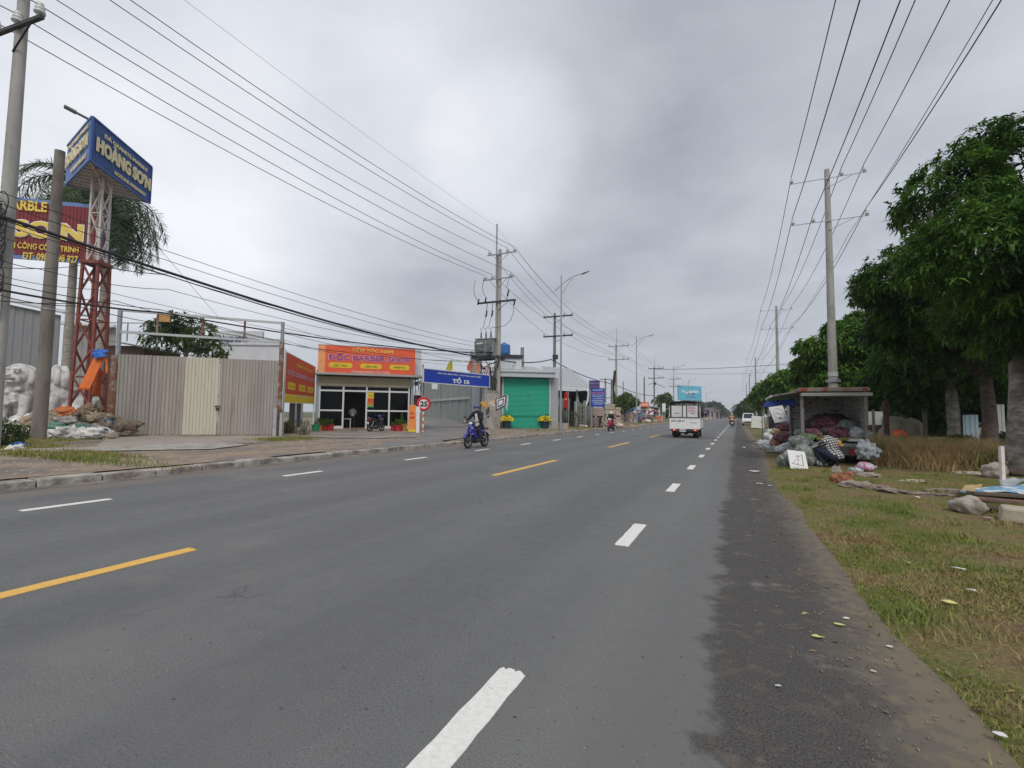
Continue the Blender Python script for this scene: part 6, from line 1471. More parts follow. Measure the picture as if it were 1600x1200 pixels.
# main rider coming towards the camera
p=gnd(743,700.5,0); q=gnd(757,697,0)
pb=(gnd(736.5,701.5)+gnd(752,697.5))/2
RZ=math.radians(177)
motorbike('dark blue underbone motorbike ridden by the person in a white mask',bikeblue,pb,RZ,accent=M('dark cowl',(.03,.03,.06),.35))
person('rider in black jacket, white shirt, white mask and blue helmet on the blue motorbike',ride,pb,RZ,blackc,jeans,helmet=M('slate blue helmet',(.055,.07,.19),.35,coat=.5),mask=M('pale blue mask',(.72,.80,.82),.8),shirt=M('pale pink shirt cloth',(.68,.62,.60),.85,var=.04),headdir=math.radians(-30),scale=1.06)
# red bike and rider farther up
p=gnd(955,673.5,0); p2=p+V(0,0,0)
motorbike('crimson scooter with white front ridden past the wrapped stone stacks',bikered,p,math.radians(180-4),accent=M('white cowl',(.6,.6,.6),.4))
person('rider in dark jacket with white helmet on the crimson scooter',ride,p,math.radians(176),blackc,M('maroon trousers',(.22,.02,.05),.8),helmet=M('white helmet',(.70,.70,.70),.35),mask=M('pale blue mask',(.72,.80,.82),.8),vox=.02,fing=False)
# orange bike with two people, seen from behind
p=gnd(1144,668,0)
motorbike('orange red motorbike seen from behind at the roadside edge of the right lane',bikeor,p,0,accent=bikeor)
person('front rider on the orange motorbike, dark clothes, partly hidden',ride,p,0,blackc,jeans,vox=.02,fing=False,helmet=M('black helmet',(.03,.03,.03),.4))
person('pillion passenger in a peach coloured shirt on the orange motorbike',pill,p,0,M('peach cloth',(.58,.28,.16),.85),jeans,vox=.02,fing=False,helmet=M('cream helmet',(.62,.56,.50),.4))
# parked bike and man inside the barber shop
p=gnd(587,674.5,ZL); motorbike('black and blue motorbike parked in front of the right window of the barber shop',bikeblk,p,S_.rz+math.radians(-38),lean=.0,accent=bikeslv)
p=S_.O+S_.u*su(551,650,1.6)+S_.n*1.6+V(0,0,.09)
stand=dict(hip=(0,0,.95),neck=(0,.0,1.45),head=(0,.03,1.61),shL=(-.19,0,1.38),shR=(.19,0,1.38),elL=(-.27,.10,1.12),elR=(.27,.10,1.12),haL=(-.18,.34,1.12),haR=(.18,.34,1.15),knL=(-.10,.03,.50),knR=(.10,.03,.50),anL=(-.11,0,.08),anR=(.11,0,.08))
sit=dict(stand); 
person('person in a white shirt standing with back turned inside the barber shop doorway',stand,p,S_.rz,shirtw,jeans,vox=.02,fing=False,scale=.92)
b=B()
for x in (0,.28): b.cap((x,0,.03),.05,(x+.02,.18,.03),.045)
o=b.obj('sandals',shoe,smooth=True); o.location=gnd(551,673.5,ZL)+V(0,0,.02); o.rotation_euler=(0,0,1.2); tag(o,'pair of dark sandals left on the barber shop doorstep','sandals')
# squatting man in the checked shirt
def plaid():
    m=bpy.data.materials.new('checked shirt cloth'); m.use_nodes=True; t=m.node_tree; n=t.nodes; l=t.links.new; pb=n['Principled BSDF']; pb.inputs['Roughness'].default_value=.9
    tc=n.new('ShaderNodeTexCoord'); mp=n.new('ShaderNodeMapping'); mp.inputs['Rotation'].default_value=(.35,.12,0); l(tc.outputs['Object'],mp.inputs[0])
    ws=[]
    for ax in (0,2):
        s=n.new('ShaderNodeSeparateXYZ'); l(mp.outputs[0],s.inputs[0]); a=n.new('ShaderNodeMath'); a.operation='MULTIPLY'; a.inputs[1].default_value=17; l(s.outputs[ax],a.inputs[0]); f=n.new('ShaderNodeMath'); f.operation='FRACT'; l(a.outputs[0],f.inputs[0]); g=n.new('ShaderNodeMath'); g.operation='GREATER_THAN'; g.inputs[1].default_value=.5; l(f.outputs[0],g.inputs[0]); ws.append(g.outputs[0])
    ad=n.new('ShaderNodeMath'); ad.operation='ADD'; l(ws[0],ad.inputs[0]); l(ws[1],ad.inputs[1]); d=n.new('ShaderNodeMath'); d.operation='MULTIPLY'; d.inputs[1].default_value=.5; l(ad.outputs[0],d.inputs[0])
    cr=n.new('ShaderNodeValToRGB'); l(d.outputs[0],cr.inputs[0]); e=cr.color_ramp.elements; cr.color_ramp.interpolation='CONSTANT'; e[0].position=0; e[0].color=(.62,.60,.56,1); e[1].position=.75; e[1].color=(.02,.02,.025,1); x=e.new(.25); x.color=(.16,.15,.16,1); l(cr.outputs[0],pb.inputs['Base Color']); return m
squat=dict(hip=(0,-.05,.27),neck=(0,.16,.70),head=(.0,.27,.84),shL=(-.19,.10,.64),shR=(.19,.10,.64),elL=(-.26,.36,.48),elR=(.26,.36,.48),haL=(-.12,.58,.38),haR=(.12,.58,.36),knL=(-.24,.42,.50),knR=(.24,.42,.50),anL=(-.16,.14,.10),anR=(.16,.14,.10))
p=gnd(1305,734,.0); p.z=vz(p.x,p.y)
t=person('person squatting in black and white checked shirt at the tail of the vegetable truck',squat,p,math.radians(42),plaid(),M('navy trousers',(.02,.022,.045),.85),vox=.010,scale=1.1)
b=B(); b.ell((-.03,-.165,.62),(.05,.02,.04)); b.ell((.04,-.16,.56),(.06,.02,.025)); b.obj('orange_print',M('orange print',(.70,.35,.03),.8),t)
# distant riders and bikes
far=[(1093,653.5,math.pi,'dark motorbike and rider approaching just right of the small truck',bikered),(1110,652.6,math.pi,'distant motorbike and rider, second to the right of the small truck',bikeblk),(1132,653.5,0,'distant motorbike and rider riding away left of the orange motorbike',bikeblk),(1157,653.0,0,'distant motorbike and rider riding away right of the orange motorbike',bikeblk),(1101,651.6,math.pi,'distant motorbike and rider between the two darker ones',bikeslv),(1119,651.2,math.pi,'tiny motorbike and rider near the far white car',bikeor)]
def farbike(label,paint,loc,rz,col):
    t=thing('motorbike_and_rider',label,'motorbike',loc,rz,'distant motorbikes on the road')
    
    for yw in (.62,-.62): b=B(); b.torus((0,yw,.28),.24,.05,'x',16,6); b.obj('wheel',rubber,t,smooth=True)

    b=B(); b.cap((0,.5,.85),.14,(0,.35,.45),.10); b.cap((0,.2,.5),.1,(0,-.75,.75),.07); b.cap((-.3,.35,1.0),.03,(.3,.35,1.0),.03); b.obj('body',paint,t,smooth=True)
    b=B(); b.cap((0,-.15,.85),.16,(0,-.02,1.3),.15)
    for s in (-1,1): b.cap((s*.18,0,1.3),.07,(s*.3,.32,1.03),.04); b.cap((s*.1,-.1,.8),.1,(s*.2,.25,.7),.07); b.cap((s*.2,.25,.7),.07,(s*.18,.1,.3),.05)
    fused(b,'person',col,t,voxel=.03,smooth=2)
    b=B(); b.ell((0,.03,1.57),(.13,.14,.14)); b.obj('helmet',M('helmet tones',(.4,.4,.42),.4,var=.5,sc=.8),t,smooth=True)
    return t
for i,(px,py,rz,l_,pt) in enumerate(far): farbike(l_,pt,gnd(px,py),rz,(blackc,jeans,M('faded red cloth',(.3,.08,.07),.8),M('grey cloth',(.25,.25,.27),.8))[i%4])
# ================================================================ vehicles
carglass=M('dark vehicle glass',(.02,.025,.03),.08,spec=.6,var=.02)
wheelrub=rubber
def wheel(parent,x,y,r,w,name='wheel'):
    b=B(); b.tube([(x-w/2,y,r),(x-w*.38,y,r),(x+w*.38,y,r),(x+w/2,y,r)],[r*.86,r,r,r*.86],24); o=b.obj(name,wheelrub,parent,smooth=True,auto=50)
    b=B(); b.cyl((x-w/2-.004,y,r),(x+w/2+.004,y,r),r*.55,r*.55,18); b.obj('rim',galv,o); return o
# small delivery truck driving away
p=gnd(1070,684.5,0)
t=thing('delivery_truck','small white delivery truck with grey tarpaulin roof driving away in the right lane','truck',p,0)
Wt=.90; tw=M('truck white paint',(.80,.80,.78),.45,var=.06,col2=(.42,.40,.37),c2sc=2,c2=.62); tp=M('truck panel grey white',(.66,.64,.64),.6,var=.08,sc=2)
tarp=M('dark grey tarpaulin',(.045,.048,.055),.7,var=.3,sc=4,bump=.6,bsc=8)
Ltr=2.9
b=B(); b.bb(-Wt,Wt,0,.05,.56,1.26); b.bb(-Wt,-Wt+.05,.05,Ltr,.56,1.26); b.bb(Wt-.05,Wt,.05,Ltr,.56,1.26); b.bb(-Wt,Wt,.05,Ltr,.56,.62); b.obj('cargo_bed',tw,t,bevel=.01)
b=B()
for x in (-.80,-.12,.12,.80): b.bb(x-.03,x+.03,-.015,.03,1.26,2.06)
b.bb(-Wt,Wt,-.02,.035,1.24,1.30); b.bb(-Wt,Wt,-.02,.035,2.02,2.07); b.obj('cargo_frame',M('dark frame',(.07,.07,.07),.6),t)
for x0,x1 in ((-.77,-.15),(.15,.77)):
    b=B(); b.bb(x0,x1,.0,.02,1.30,2.02); q=b.obj('rear_panel',tp,t)
    b=B(); b.bb(x0+.2,x0+.45,-.012,.0,1.52,1.55); b.obj('handle',dkst,q)
    if x0>0:
        b=B()
        for k in range(4): b.bb(x0+.03+.03*(k%2),x1-.06*(k%2)-.1,-.003,0,1.62+.09*k,1.66+.09*k)
        b.obj('faded_red_print',M('faded red print',(.55,.22,.24),.7,var=.3,sc=14),q)
b=B(); b.bb(-.12,.12,.0,.02,1.30,2.02); b.obj('centre_post',white,t)
b=B()
for s in (-1,1): 
    for k in range(6): y=.02+k*.55; b.bb(s*Wt-.02,s*Wt+.02,y,y+.04,1.26,2.06)
    b.bb(s*Wt-.02,s*Wt+.02,0,Ltr,2.02,2.06)
b.obj('side_frame',white,t)
b=B(); n=14
for j,y in enumerate([-.06,.0]+[.3*k for k in range(1,10)]+[Ltr]):
    for i in range(n+1):
        a=math.pi*i/n; x=-math.cos(a)*(Wt+.05); z=2.03+math.sin(a)**.6*.27+.035*noise.noise(V(x*3,y*3,0))
        if i in(0,n): z=1.32 if y>0 else 1.96
        b.v.append((x+(.02*noise.noise(V(y*4,i,1))),y,z))
m_=len(b.v)//(n+1)
for j in range(m_-1):
    for i in range(n): a=j*(n+1)+i; b.f.append((a,a+1,a+n+2,a+n+1)); b.m.append(0)
b.f.append(tuple(range(1,n))); b.m.append(0)
o=b.obj('tarpaulin_roof',tarp,t,smooth=True); sm=o.modifiers.new('s','SOLIDIFY'); sm.thickness=.015
lettering('65C-123.31',-.80,.0,1.0,1.13,-.004,M('faded black letters',(.10,.11,.12),.6),t,bold=.03,name='painted_number')
b=B(); b.bb(.30,.70,-.006,.0,.93,.97); b.obj('small_lettering',M('faded grey letters',(.25,.30,.27),.6,var=.5,sc=30),t)
for s in (-1,1):
    b=B(); b.bb(s*.62-.19,s*.62+.19,-.04,.02,.44,.56); q=b.obj('tail_light',redl,t,bevel=.01); b=B(); b.bb(s*.62-.05,s*.62+.05,-.045,-.04,.46,.54); b.obj('lamp_lens',lens,q)
b=B(); b.bb(-.30,.06,-.04,-.02,.38,.54); q=b.obj('number_plate',white,t,bevel=.005); lettering('65C-12331',-.27,.03,.42,.50,-.045,blackt,q,bold=.02)
b=B(); b.bb(-.82,.82,-.02,.06,.40,.56); b.obj('rear_bumper',blackp,t)
b=B(); b.bb(-.35,-.28,.1,4.0,.42,.56); b.bb(.28,.35,.1,4.0,.42,.56); b.cyl((-.7,.75,.33),(.7,.75,.33),.05,.05,8); b.ell((0,.75,.33),(.16,.16,.14)); b.tube([(.2,.2,.35),(.2,1.8,.35)],.05,8); b.obj('chassis',dkst,t)
for x in (-.70,-.52,.52,.70): wheel(t,x,.75,.29,.15)
for x in (-.66,.66): wheel(t,x,3.45,.29,.17)
b=B()
for s in (-1,1): b.bb(s*.62-.17,s*.62+.17,.32,.34,.16,.52)
b.obj('mud_flap',rubber,t)
b=B(); b.ext([(3.0,.45),(4.35,.45),(4.4,.95),(4.05,1.75),(3.1,1.80),(3.0,1.2)],-.78,.78,'yz'); b.obj('cab',tw,t,bevel=.04)
b=B(); b.bb(-.70,.70,2.985,3.0,1.25,1.65); b.ext([(3.3,1.15),(3.95,1.15),(3.92,1.62),(3.3,1.65)],.781,.79,'yz'); b.ext([(3.3,1.15),(3.95,1.15),(3.92,1.62),(3.3,1.65)],-.79,-.781,'yz'); b.obj('cab_window',carglass,t)
for s in (-1,1): b=B(); b.bar((s*.78,4.0,1.3),(s*1.0,4.1,1.4),.02); b.box((s*1.02,4.1,1.42),(.14,.05,.22)); b.obj('side_mirror',blackp,t)
# generic cars
def car(label,paint,loc,rz,k=1.,van=False,group=None,name='parked_car'):
    t=thing(name,label,'van' if van else 'car',loc,rz,group)
    if van: prof=[(-2.1,.35),(2.0,.35),(2.05,.75),(1.75,.98),(1.05,1.75),(.7,1.86),(-2.0,1.86),(-2.12,1.3)]; gp=[(1.62,1.05),(1.05,1.68),(.2,1.70),(.2,1.05)]
    else: prof=[(-2.0,.35),(1.95,.35),(2.0,.72),(1.7,.88),(.95,.98),(.25,1.45),(-1.0,1.50),(-1.75,1.02),(-2.02,.92)]; gp=[(.85,1.0),(.22,1.38),(-.95,1.42),(-1.55,1.02)]
    b=B(); b.ext(prof,-.82,.82,'yz')
    for i,v_ in enumerate(b.v):
        f=max(0,(v_[2]-.9)/.9); b.v[i]=(v_[0]*(1-.18*f),v_[1],v_[2])
    b.obj('body',paint,t,bevel=.07)
    b=B()
    for s in (-1,1): b.ext(gp,s*.80,s*.805,'yz')
    for i,v_ in enumerate(b.v): f=max(0,(v_[2]-.9)/.9); b.v[i]=((v_[0]*(1.02-.17*f)),v_[1],v_[2])
    if van: b.add([(-.62,1.66,1.08),(.62,1.66,1.08),(.56,1.07,1.74),(-.56,1.07,1.74)],[(0,1,2,3)]); 
    else: b.add([(-.66,.93,1.01),(.66,.93,1.01),(.60,.30,1.43),(-.60,.30,1.43)],[(0,1,2,3)]); b.add([(-.62,-1.70,1.08),(.62,-1.70,1.08),(.58,-1.1,1.46),(-.58,-1.1,1.46)],[(0,1,2,3)])
    if van: b.add([(-.62,-2.13,1.15),(.62,-2.13,1.15),(.58,-2.07,1.7),(-.58,-2.07,1.7)],[(0,1,2,3)])
    b.v=[(x,y+(.012 if y>0 else -.012),z+.012) for x,y,z in b.v]; b.obj('windows',carglass,t)
    for x in (-.72,.72):
        for y in (-1.3,1.3): wheel(t,x,y,.31,.2)
        b=B(); b.box((x*.85,2.0,.68),(.28,.10,.14)); b.obj('headlight',lens,t,bevel=.02); b=B(); b.box((x*.9,-2.02,.85),(.22,.08,.16)); b.obj('tail_light',redl,t,bevel=.02)
    b=B(); b.bb(-.5,.5,1.99,2.03,.42,.60); b.obj('grille',blackp,t); b=B(); b.bb(-.25,.25,-2.06,-2.03,.6,.72); b.obj('number_plate',white,t)
    return t
wc=M('white car paint',(.62,.62,.60),.3,coat=.4,var=.03)
p=gnd(1171,669,0); p.z=.03; car('white parked van facing the camera beyond the roadside stall',wc,at(1169.5,660,72).xy.to_3d(),math.radians(178),van=True,name='parked_van')
car('distant white car coming along the far left lane',wc,gnd(1127,652.4),math.pi,name='distant_car',group='distant cars on the road')
car('distant white van among the far traffic',wc,gnd(1127.5,651.6),math.pi,van=True,name='distant_van',group='distant cars on the road')
car('tiny grey car at the vanishing end of the right lane',M('grey car paint',(.3,.31,.32),.3),gnd(1141,652.2),0,name='distant_car',group='distant cars on the road')
# ================================================================ the roadside vegetable truck (rear open)
x0,x1=gnd(1258,737).x,gnd(1364,737).x; yb=16.7
xl=at(1262,700,1).x; 
def colx(px,py):  # x where the pixel ray meets the plane of the truck's tail
    d=ray(px,py); return d[0]/d[1]*yb
def colz(px,py): d=ray(px,py); return CH+d[2]/d[1]*yb
XL_=colx(1252,690); XR_=colx(1358,690); ZT=(colz(1250,612)+colz(1355,605))/2; ZF=colz(1310,692)
print('truck',XL_,XR_,ZT,ZF)
t=stall=thing('vegetable_truck','old box truck parked on the grass with rear and side open, selling vegetables','truck',(XL_,yb,0),0)
W_=XR_-XL_; Lk=3.4
old=M('peeling grey paint',(.21,.20,.185),.85,var=.2,sc=4,col2=(.10,.085,.07),c2sc=5,c2=.57,c2w=.04,bump=.3)
oldr=M('rusty roof edge',(.23,.19,.155),.85,var=.2,sc=4,col2=(.22,.07,.04),c2sc=2,c2=.52,c2w=.05)
inner=M('scraped inner panel',(.36,.35,.33),.85,var=.15,sc=3,col2=(.05,.045,.04),c2sc=5.5,c2=.565,c2w=.03,stretch=(1,1,2.6),detail=9)
for q4 in ((0,.09,-.02,.08,ZF-.1,ZT-.1),(W_-.09,W_,-.02,.08,ZF-.1,ZT-.1),(0,.07,Lk-.1,Lk,ZF,ZT-.1)): b=B(); b.bb(*q4); b.obj('corner_post',old,t,bevel=.01)
b=B(); b.bb(-.05,W_+.05,-.06,Lk,ZT-.06,ZT+.06); b.obj('roof',oldr,t,bevel=.02)
b=B(); b.bb(.02,W_+.10,-.14,-.05,ZT-.20,ZT-.10); q=b.obj('roof_rail',M('pale grey rail',(.30,.30,.28),.7,var=.1),t,bevel=.015)
for xa in (.0,W_-.14): b=B(); b.bb(xa,xa+.14,-.066,-.06,ZT-.035,ZT+.025); b.obj('marker_light',M('dull marker red',(.26,.04,.03),.5,var=.3,sc=20),t)
b=B(); b.bb(W_-.03,W_,.08,Lk,ZF,ZT-.06); b.obj('side_wall',inner,t)
b=B(); b.bb(.07,W_-.03,Lk-.05,Lk,ZF,ZT-.06); b.obj('front_wall',inner,t)
b=B(); b.bb(-.02,W_+.04,-.05,Lk,ZF-.10,ZF); b.obj('floor',M('steel floor',(.20,.20,.19),.6,.4,var=.2,sc=6),t)
b=B(); b.bb(.0,W_,-.04,.06,ZF-.36,ZF-.10); b.obj('rear_bumper',M('dark steel bumper',(.10,.09,.09),.6,.3,var=.3,sc=6),t,bevel=.01)
for xa in (.06,W_-.50): b=B(); b.bb(xa,xa+.42,-.055,-.04,ZF-.32,ZF-.15); b.obj('tail_light',M('dusty red lens',(.20,.02,.03),.4,var=.4,sc=9),t,bevel=.01)
b=B(); b.bb(.35,.45,.1,Lk+1,ZF-.45,ZF-.3); b.bb(W_-.45,W_-.35,.1,Lk+1,ZF-.45,ZF-.3); b.cyl((.1,.9,.38),(W_-.1,.9,.38),.06,.06,8); b.ell((W_/2,.9,.38),(.17,.17,.15)); b.obj('chassis',dkst,t)
for x in (.22,.42,W_-.42,W_-.22): wheel(t,x,.95,.36,.18)
for x in (.25,W_-.25): wheel(t,x,Lk+.9,.36,.2)
b=B(); b.ext([(Lk+.15,.5),(Lk+1.6,.5),(Lk+1.65,1.1),(Lk+1.35,1.9),(Lk+.2,1.95)],.03,W_-.03,'yz'); b.obj('cab',M('faded cab paint',(.30,.32,.35),.5,var=.1),t,bevel=.05)
# lifted side wall = awning over the verge towards the road
A0=V(0,0,ZT-.02); b=B(); xo=-.75; b.add([(0,.05,ZT-.02),(xo,.1,ZT-.16),(xo,Lk-.1,ZT-.16),(0,Lk,ZT-.02),(0,.05,ZT-.06),(xo,.1,ZT-.20),(xo,Lk-.1,ZT-.20),(0,Lk,ZT-.06)],[(0,3,2,1),(4,5,6,7),(0,1,5,4),(1,2,6,5),(2,3,7,6),(3,0,4,7)]); b.obj('lifted_side_panel',old,t)
b=B(); b.bb(xo-.03,xo+.01,.05,Lk-.05,ZT-.22,ZT-.15); b.obj('awning_edge',M('cream edge trim',(.5,.45,.36),.7),t)
o=clothsheet('blue_tarpaulin',[V(XL_-.78,yb+1.6,ZT-.28),V(XL_-.02,yb+1.2,ZT-.25),V(XL_+.0,yb+1.1,ZT-.42),V(XL_-.95,yb+1.5,ZT-.46)],M('cobalt tarpaulin',(.04,.09,.42),.6,var=.15,sc=5),'cobalt blue tarpaulin hung under the lifted side panel','tarpaulin',wob=.08)
# produce: nets and loose fruit inside
def netmat(n,c,c2): return M('net '+n,c,.7,var=.45,sc=16,bump=1,bsc=22,col2=c2,c2sc=9,c2=.5,c2w=.05)
onion=netmat('red onions',(.085,.018,.032),(.21,.09,.115)); green_=netmat('green squash',(.10,.17,.06),(.20,.26,.14)); greyn=netmat('grey mesh',(.12,.135,.12),(.24,.26,.235)); whitn=netmat('pale bags',(.68,.68,.64),(.42,.46,.44)); clr=netmat('clear plastic',(.32,.34,.35),(.50,.52,.53))
def bag(loc,r,mat,label,cat='sack',seed=1,group=None,rz=0,name='net_sack',lumps=True):
    b=B(); blobmesh(b,(0,0,0),r,seed,.18 if lumps else .5,1.4 if lumps else 2.6,34,20,.7,crease=0 if lumps else .5)
    if lumps:
        for i,p in enumerate(b.v):
            k=1+.07*math.sin(noise.noise(Vector(p)*9)*6); b.v[i]=(p[0]*k,p[1]*k,p[2]*k)
    # tied ends
    b.tube([(r[0]*.8,0,0),(r[0]*1.08,0,.02),(r[0]*1.2,0,.03)],[r[2]*.45,r[2]*.14,r[2]*.25],8)
    o=b.obj(name,mat,smooth=True); o.location=loc; o.rotation_euler=(0,0,rz); return tag(o,label,cat,group)
tx=lambda x,y,z:V(XL_+x,yb+y,ZF+z)
gi='sacks inside the vegetable truck'
bag(tx(.42,.55,.20),(.40,.30,.20),onion,'red onion net lying on the left of the truck bed',seed=3,group=gi); bag(tx(.95,.55,.24),(.42,.30,.22),onion,'red onion net lying in the middle of the truck bed',seed=4,rz=.15,group=gi)
bag(tx(.85,1.2,.50),(.40,.35,.25),onion,'dark onion net stacked behind the front nets',seed=5,group=gi); bag(tx(1.35,1.0,.38),(.40,.35,.30),greyn,'grey mesh sack at the right side of the truck bed',seed=6,rz=.8,group=gi); bag(tx(1.5,.55,.24),(.30,.28,.22),clr,'plastic bag of vegetables on the right of the truck bed',seed=7,group=gi)
bag(tx(.20,.28,.12),(.27,.22,.13),green_,'green mesh bag at the front left corner of the truck bed',seed=8,group=gi); bag(tx(1.0,2.0,.45),(.7,.5,.42),M('dark sacking',(.05,.045,.045),.9,var=.3),'dark heap of sacks against the front wall of the truck',seed=9,group=gi)
fr_=M('yellow green fruit',(.20,.19,.035),.5,var=.45,sc=2.2); b=B(); rr=random.Random(4)
for k in range(260):
    x=rr.uniform(.42,1.62); y=rr.uniform(.03,.45); b.ell((x,y,.045+.08*max(0,y*1.6)+rr.uniform(0,.05)),(.042,.042,.038),8,6)
o=b.obj('loose_fruit',fr_,smooth=True); o.location=(XL_,yb,ZF); o['kind']='stuff'; o['label']='heap of yellow green fruit on the truck tail'
t=thing('scale_tray','shallow grey weighing tray on the truck tail, right side','tray',tx(1.32,.02,.06),0); b=B(); b.bb(-.18,.18,-.10,.10,0,.02); 
for a in ((-.18,-.16,-.1,.1),(.16,.18,-.1,.1),(-.18,.18,-.1,-.08),(-.18,.18,.08,.1)): b.bb(*a,.02,.07)
b.obj('tray',M('pale tray',(.42,.44,.44),.5),t)
# things on the ground around it
go='sacks on the grass around the vegetable truck'
def gp(px,py): p=gnd(px,py,0); p.z=vz(p.x,p.y); return p
def bg(px,py,r,mat,label,seed,rz=0,up=0,**k): p=gp(px,py); return bag(p+V(0,r[1],r[2]*.72+up),r,mat,label,seed=seed,rz=rz,group=go,**k)
bg(1234,734,(.27,.25,.24),greyn,'grey mesh bag on the left behind the white arrow board',11); bg(1258,732,(.30,.28,.34),greyn,'tall grey mesh bag directly behind the white arrow board',12,1.2,up=.0); bg(1277,732,(.24,.22,.24),greyn,'grey mesh bag right of the white arrow board',13,.5)
bg(1252,726,(.30,.25,.22),greyn,'upper grey mesh bag stacked on the others behind the arrow board',14,.3,up=.42); bg(1258,722,(.26,.22,.16),greyn,'topmost grey mesh bag of the stack by the truck corner',15,.1,up=.72); bg(1283,733,(.13,.12,.11),greyn,'small grey mesh bag beside the squatting person',16)
bg(1198,703,(.40,.30,.24),whitn,'white plastic bag lying nearest the road edge',17,lumps=False); bg(1209,701,(.36,.32,.46),whitn,'upright white plastic bag among the pale bags',18,lumps=False); bg(1222,706,(.46,.34,.30),M('white and teal bag',(.55,.60,.60),.5,var=.1,sc=4,col2=(.05,.30,.38),c2sc=2.5,c2=.56,c2w=.03),'white bag with teal and yellow print among the pale bags',19,.4,lumps=False); bg(1212,709,(.34,.24,.15),whitn,'flat translucent bag in front of the pale bags',20,lumps=False)
def bz(px,py,zc,r,mat,label,seed,rz=0): return bag(at(px,py,zc),r,mat,label,seed=seed,rz=rz,group=go)
bg(1190,696,(.24,.2,.15),whitn,'small white bag at the road end of the pale pile',41,.5,lumps=False); bg(1218,697,(.4,.3,.42),whitn,'bulging white bag at the back of the pale pile',42,.9,lumps=False); bg(1229,707,(.28,.22,.26),M('pale blue bag',(.42,.55,.66),.5,var=.2,sc=5,bump=.6),'pale blue plastic bag between the white bags and the grey meshes',43,lumps=False)
bz(1234,703,17.5,(.46,.35,.26),whitn,'pale mesh bag under the onion nets',21,.2); bz(1231,684,17.9,(.50,.40,.20),onion,'lower red onion net beside the truck',22,.1); bz(1235,668,18.1,(.46,.38,.20),onion,'upper red onion net beside the truck',23,-.1); bz(1215,692,18.4,(.26,.25,.24),netmat('brown onions',(.28,.08,.05),(.4,.2,.15)),'small brown onion net at the left of the pile',24,.7); bz(1218,676,19.5,(.30,.3,.16),netmat('tan',(.25,.16,.08),(.4,.28,.15)),'tan sack behind the onion nets',25,.2); bz(1226,697,18.6,(.5,.4,.35),M('dark sacking',(.05,.045,.045),.9,var=.3),'dark sacking heap propping the onion nets',29,.4)
p=gp(1347,733); bag(p+V(.15,.1,.42),(.26,.20,.30),clr,'clear plastic bag hanging at the right corner of the truck tail',seed=26,group=go,lumps=False); p=gp(1352,742); bag(p+V(0,0,.12),(.20,.16,.13),netmat('pink',(.35,.16,.22),(.5,.45,.48)),'small pink net bag on the grass below the clear bag',seed=27,group=go); bg(1338,744,(.14,.12,.08),clr,'small crumpled clear bag beside the pink net bag',28,lumps=False)
# white foam board with the hand-drawn arrow
def board(label,P4,mark):
    tl,tr,br,bl2=P4; o=bl2; x=(br-bl2).normalized(); z=(tl-bl2); h=z.length; z=(z-x*z.dot(x)).normalized(); y=z.cross(x); w=(br-bl2).length
    t=thing('foam_board',label,'board',o,0); R=Matrix((x,y,z)).transposed().to_4x4(); R.translation=o; t.matrix_world=R
    b=B(); b.bb(0,w,0,.04,0,h); f=b.obj('panel',M('white foam',(.74,.73,.72),.7,var=.03),t,bevel=.006); mark(f,w,h); return t
def m1(f,w,h):
    b=B(); q=lambda x,z:(x*w,-.004,z*h)
    for (a,c) in (((.10,.28),(.78,.82)),((.78,.82),(.74,.22)),((.74,.22),(.10,.28))): b.bar(q(*a),q(*c),.012,.004)
    for a in ((.50,.72),(.52,.50),(.45,.30)): b.ell(q(*a),(.03*w,.004,.04*h),10,6)
    b.bar(q(.40,.66),q(.62,.74),.014,.004); b.obj('drawn_mark',blackt,f)
yq=gp(1250,736)
z_=zcof(yq); board('square white foam board with a hand drawn triangle leaning on the grey mesh bags',[at(1241,705.5,z_+.25),at(1268,708.5,z_+.25),at(1264,735.5,z_),at(1236,732,z_)],m1)
def m2(f,w,h):
    b=B()
    for k in range(22): 
        a=2*math.pi*k/26-.5; a2=2*math.pi*(k+1)/26-.5; b.bar((w*.5+math.cos(a)*w*.34,-.004,h*.52+math.sin(a)*h*.33),(w*.5+math.cos(a2)*w*.34,-.004,h*.52+math.sin(a2)*h*.33),.015,.004)
    b.bar((w*.3,-.004,h*.6),(w*.7,-.004,h*.45),.03,.004); b.ell((w*.5,-.004,h*.25),(.06,.004,.05)); b.obj('round_logo',M('grey print',(.22,.24,.28),.6),f)
board('tilted white foam board with a faded round logo under the blue tarpaulin',[at(1206,636,18.5),at(1226,634.5,18.5),at(1233,658,18.2),at(1211,661,18.2)],m2)
t=thing('stall_shelter','dark stall shelter with posts behind the lifted side panel of the truck','stall',at(1224,660,24).xy.to_3d(),0)
b=B()
for x in (-.85,.6): 
    for y in (0,2.2): b.bar((x,y,0),(x,y,1.9),.05)
b.obj('post',galv,t); b=B(); b.bb(-.95,.7,-.2,2.4,1.9,1.95); b.obj('roof',dkst,t); b=B(); b.bb(-.6,.6,1.0,1.05,.2,1.4); b.obj('dark_backing',M('stall clutter',(.08,.07,.08),.8,var=.5,sc=3,col2=(.30,.12,.08),c2sc=2,c2=.58),t); b=B(); b.bb(-.8,.5,-.1,.8,.65,.72); b.obj('counter',M('pale counter',(.42,.44,.46),.6),t)
t=thing('fridge_box','white box cabinet tipped beside the parked van','box',at(1184,669,52).xy.to_3d(),0)
t.scale=(1.55,1.3,1.35)
b=B(); b.box((0,0,.55),(.80,.6,.95),rot=Matrix.Rotation(.06,3,'Y')); q=b.obj('cabinet',white,t,bevel=.03); b=B(); b.bar((.1,-.31,.6),(.35,-.31,.62),.02); b.obj('handle',dkst,q); b=B(); b.bb(-.3,.3,-.2,.2,0,.1); b.obj('brick_base',M('brown brick',(.24,.12,.08),.9,var=.25),t)
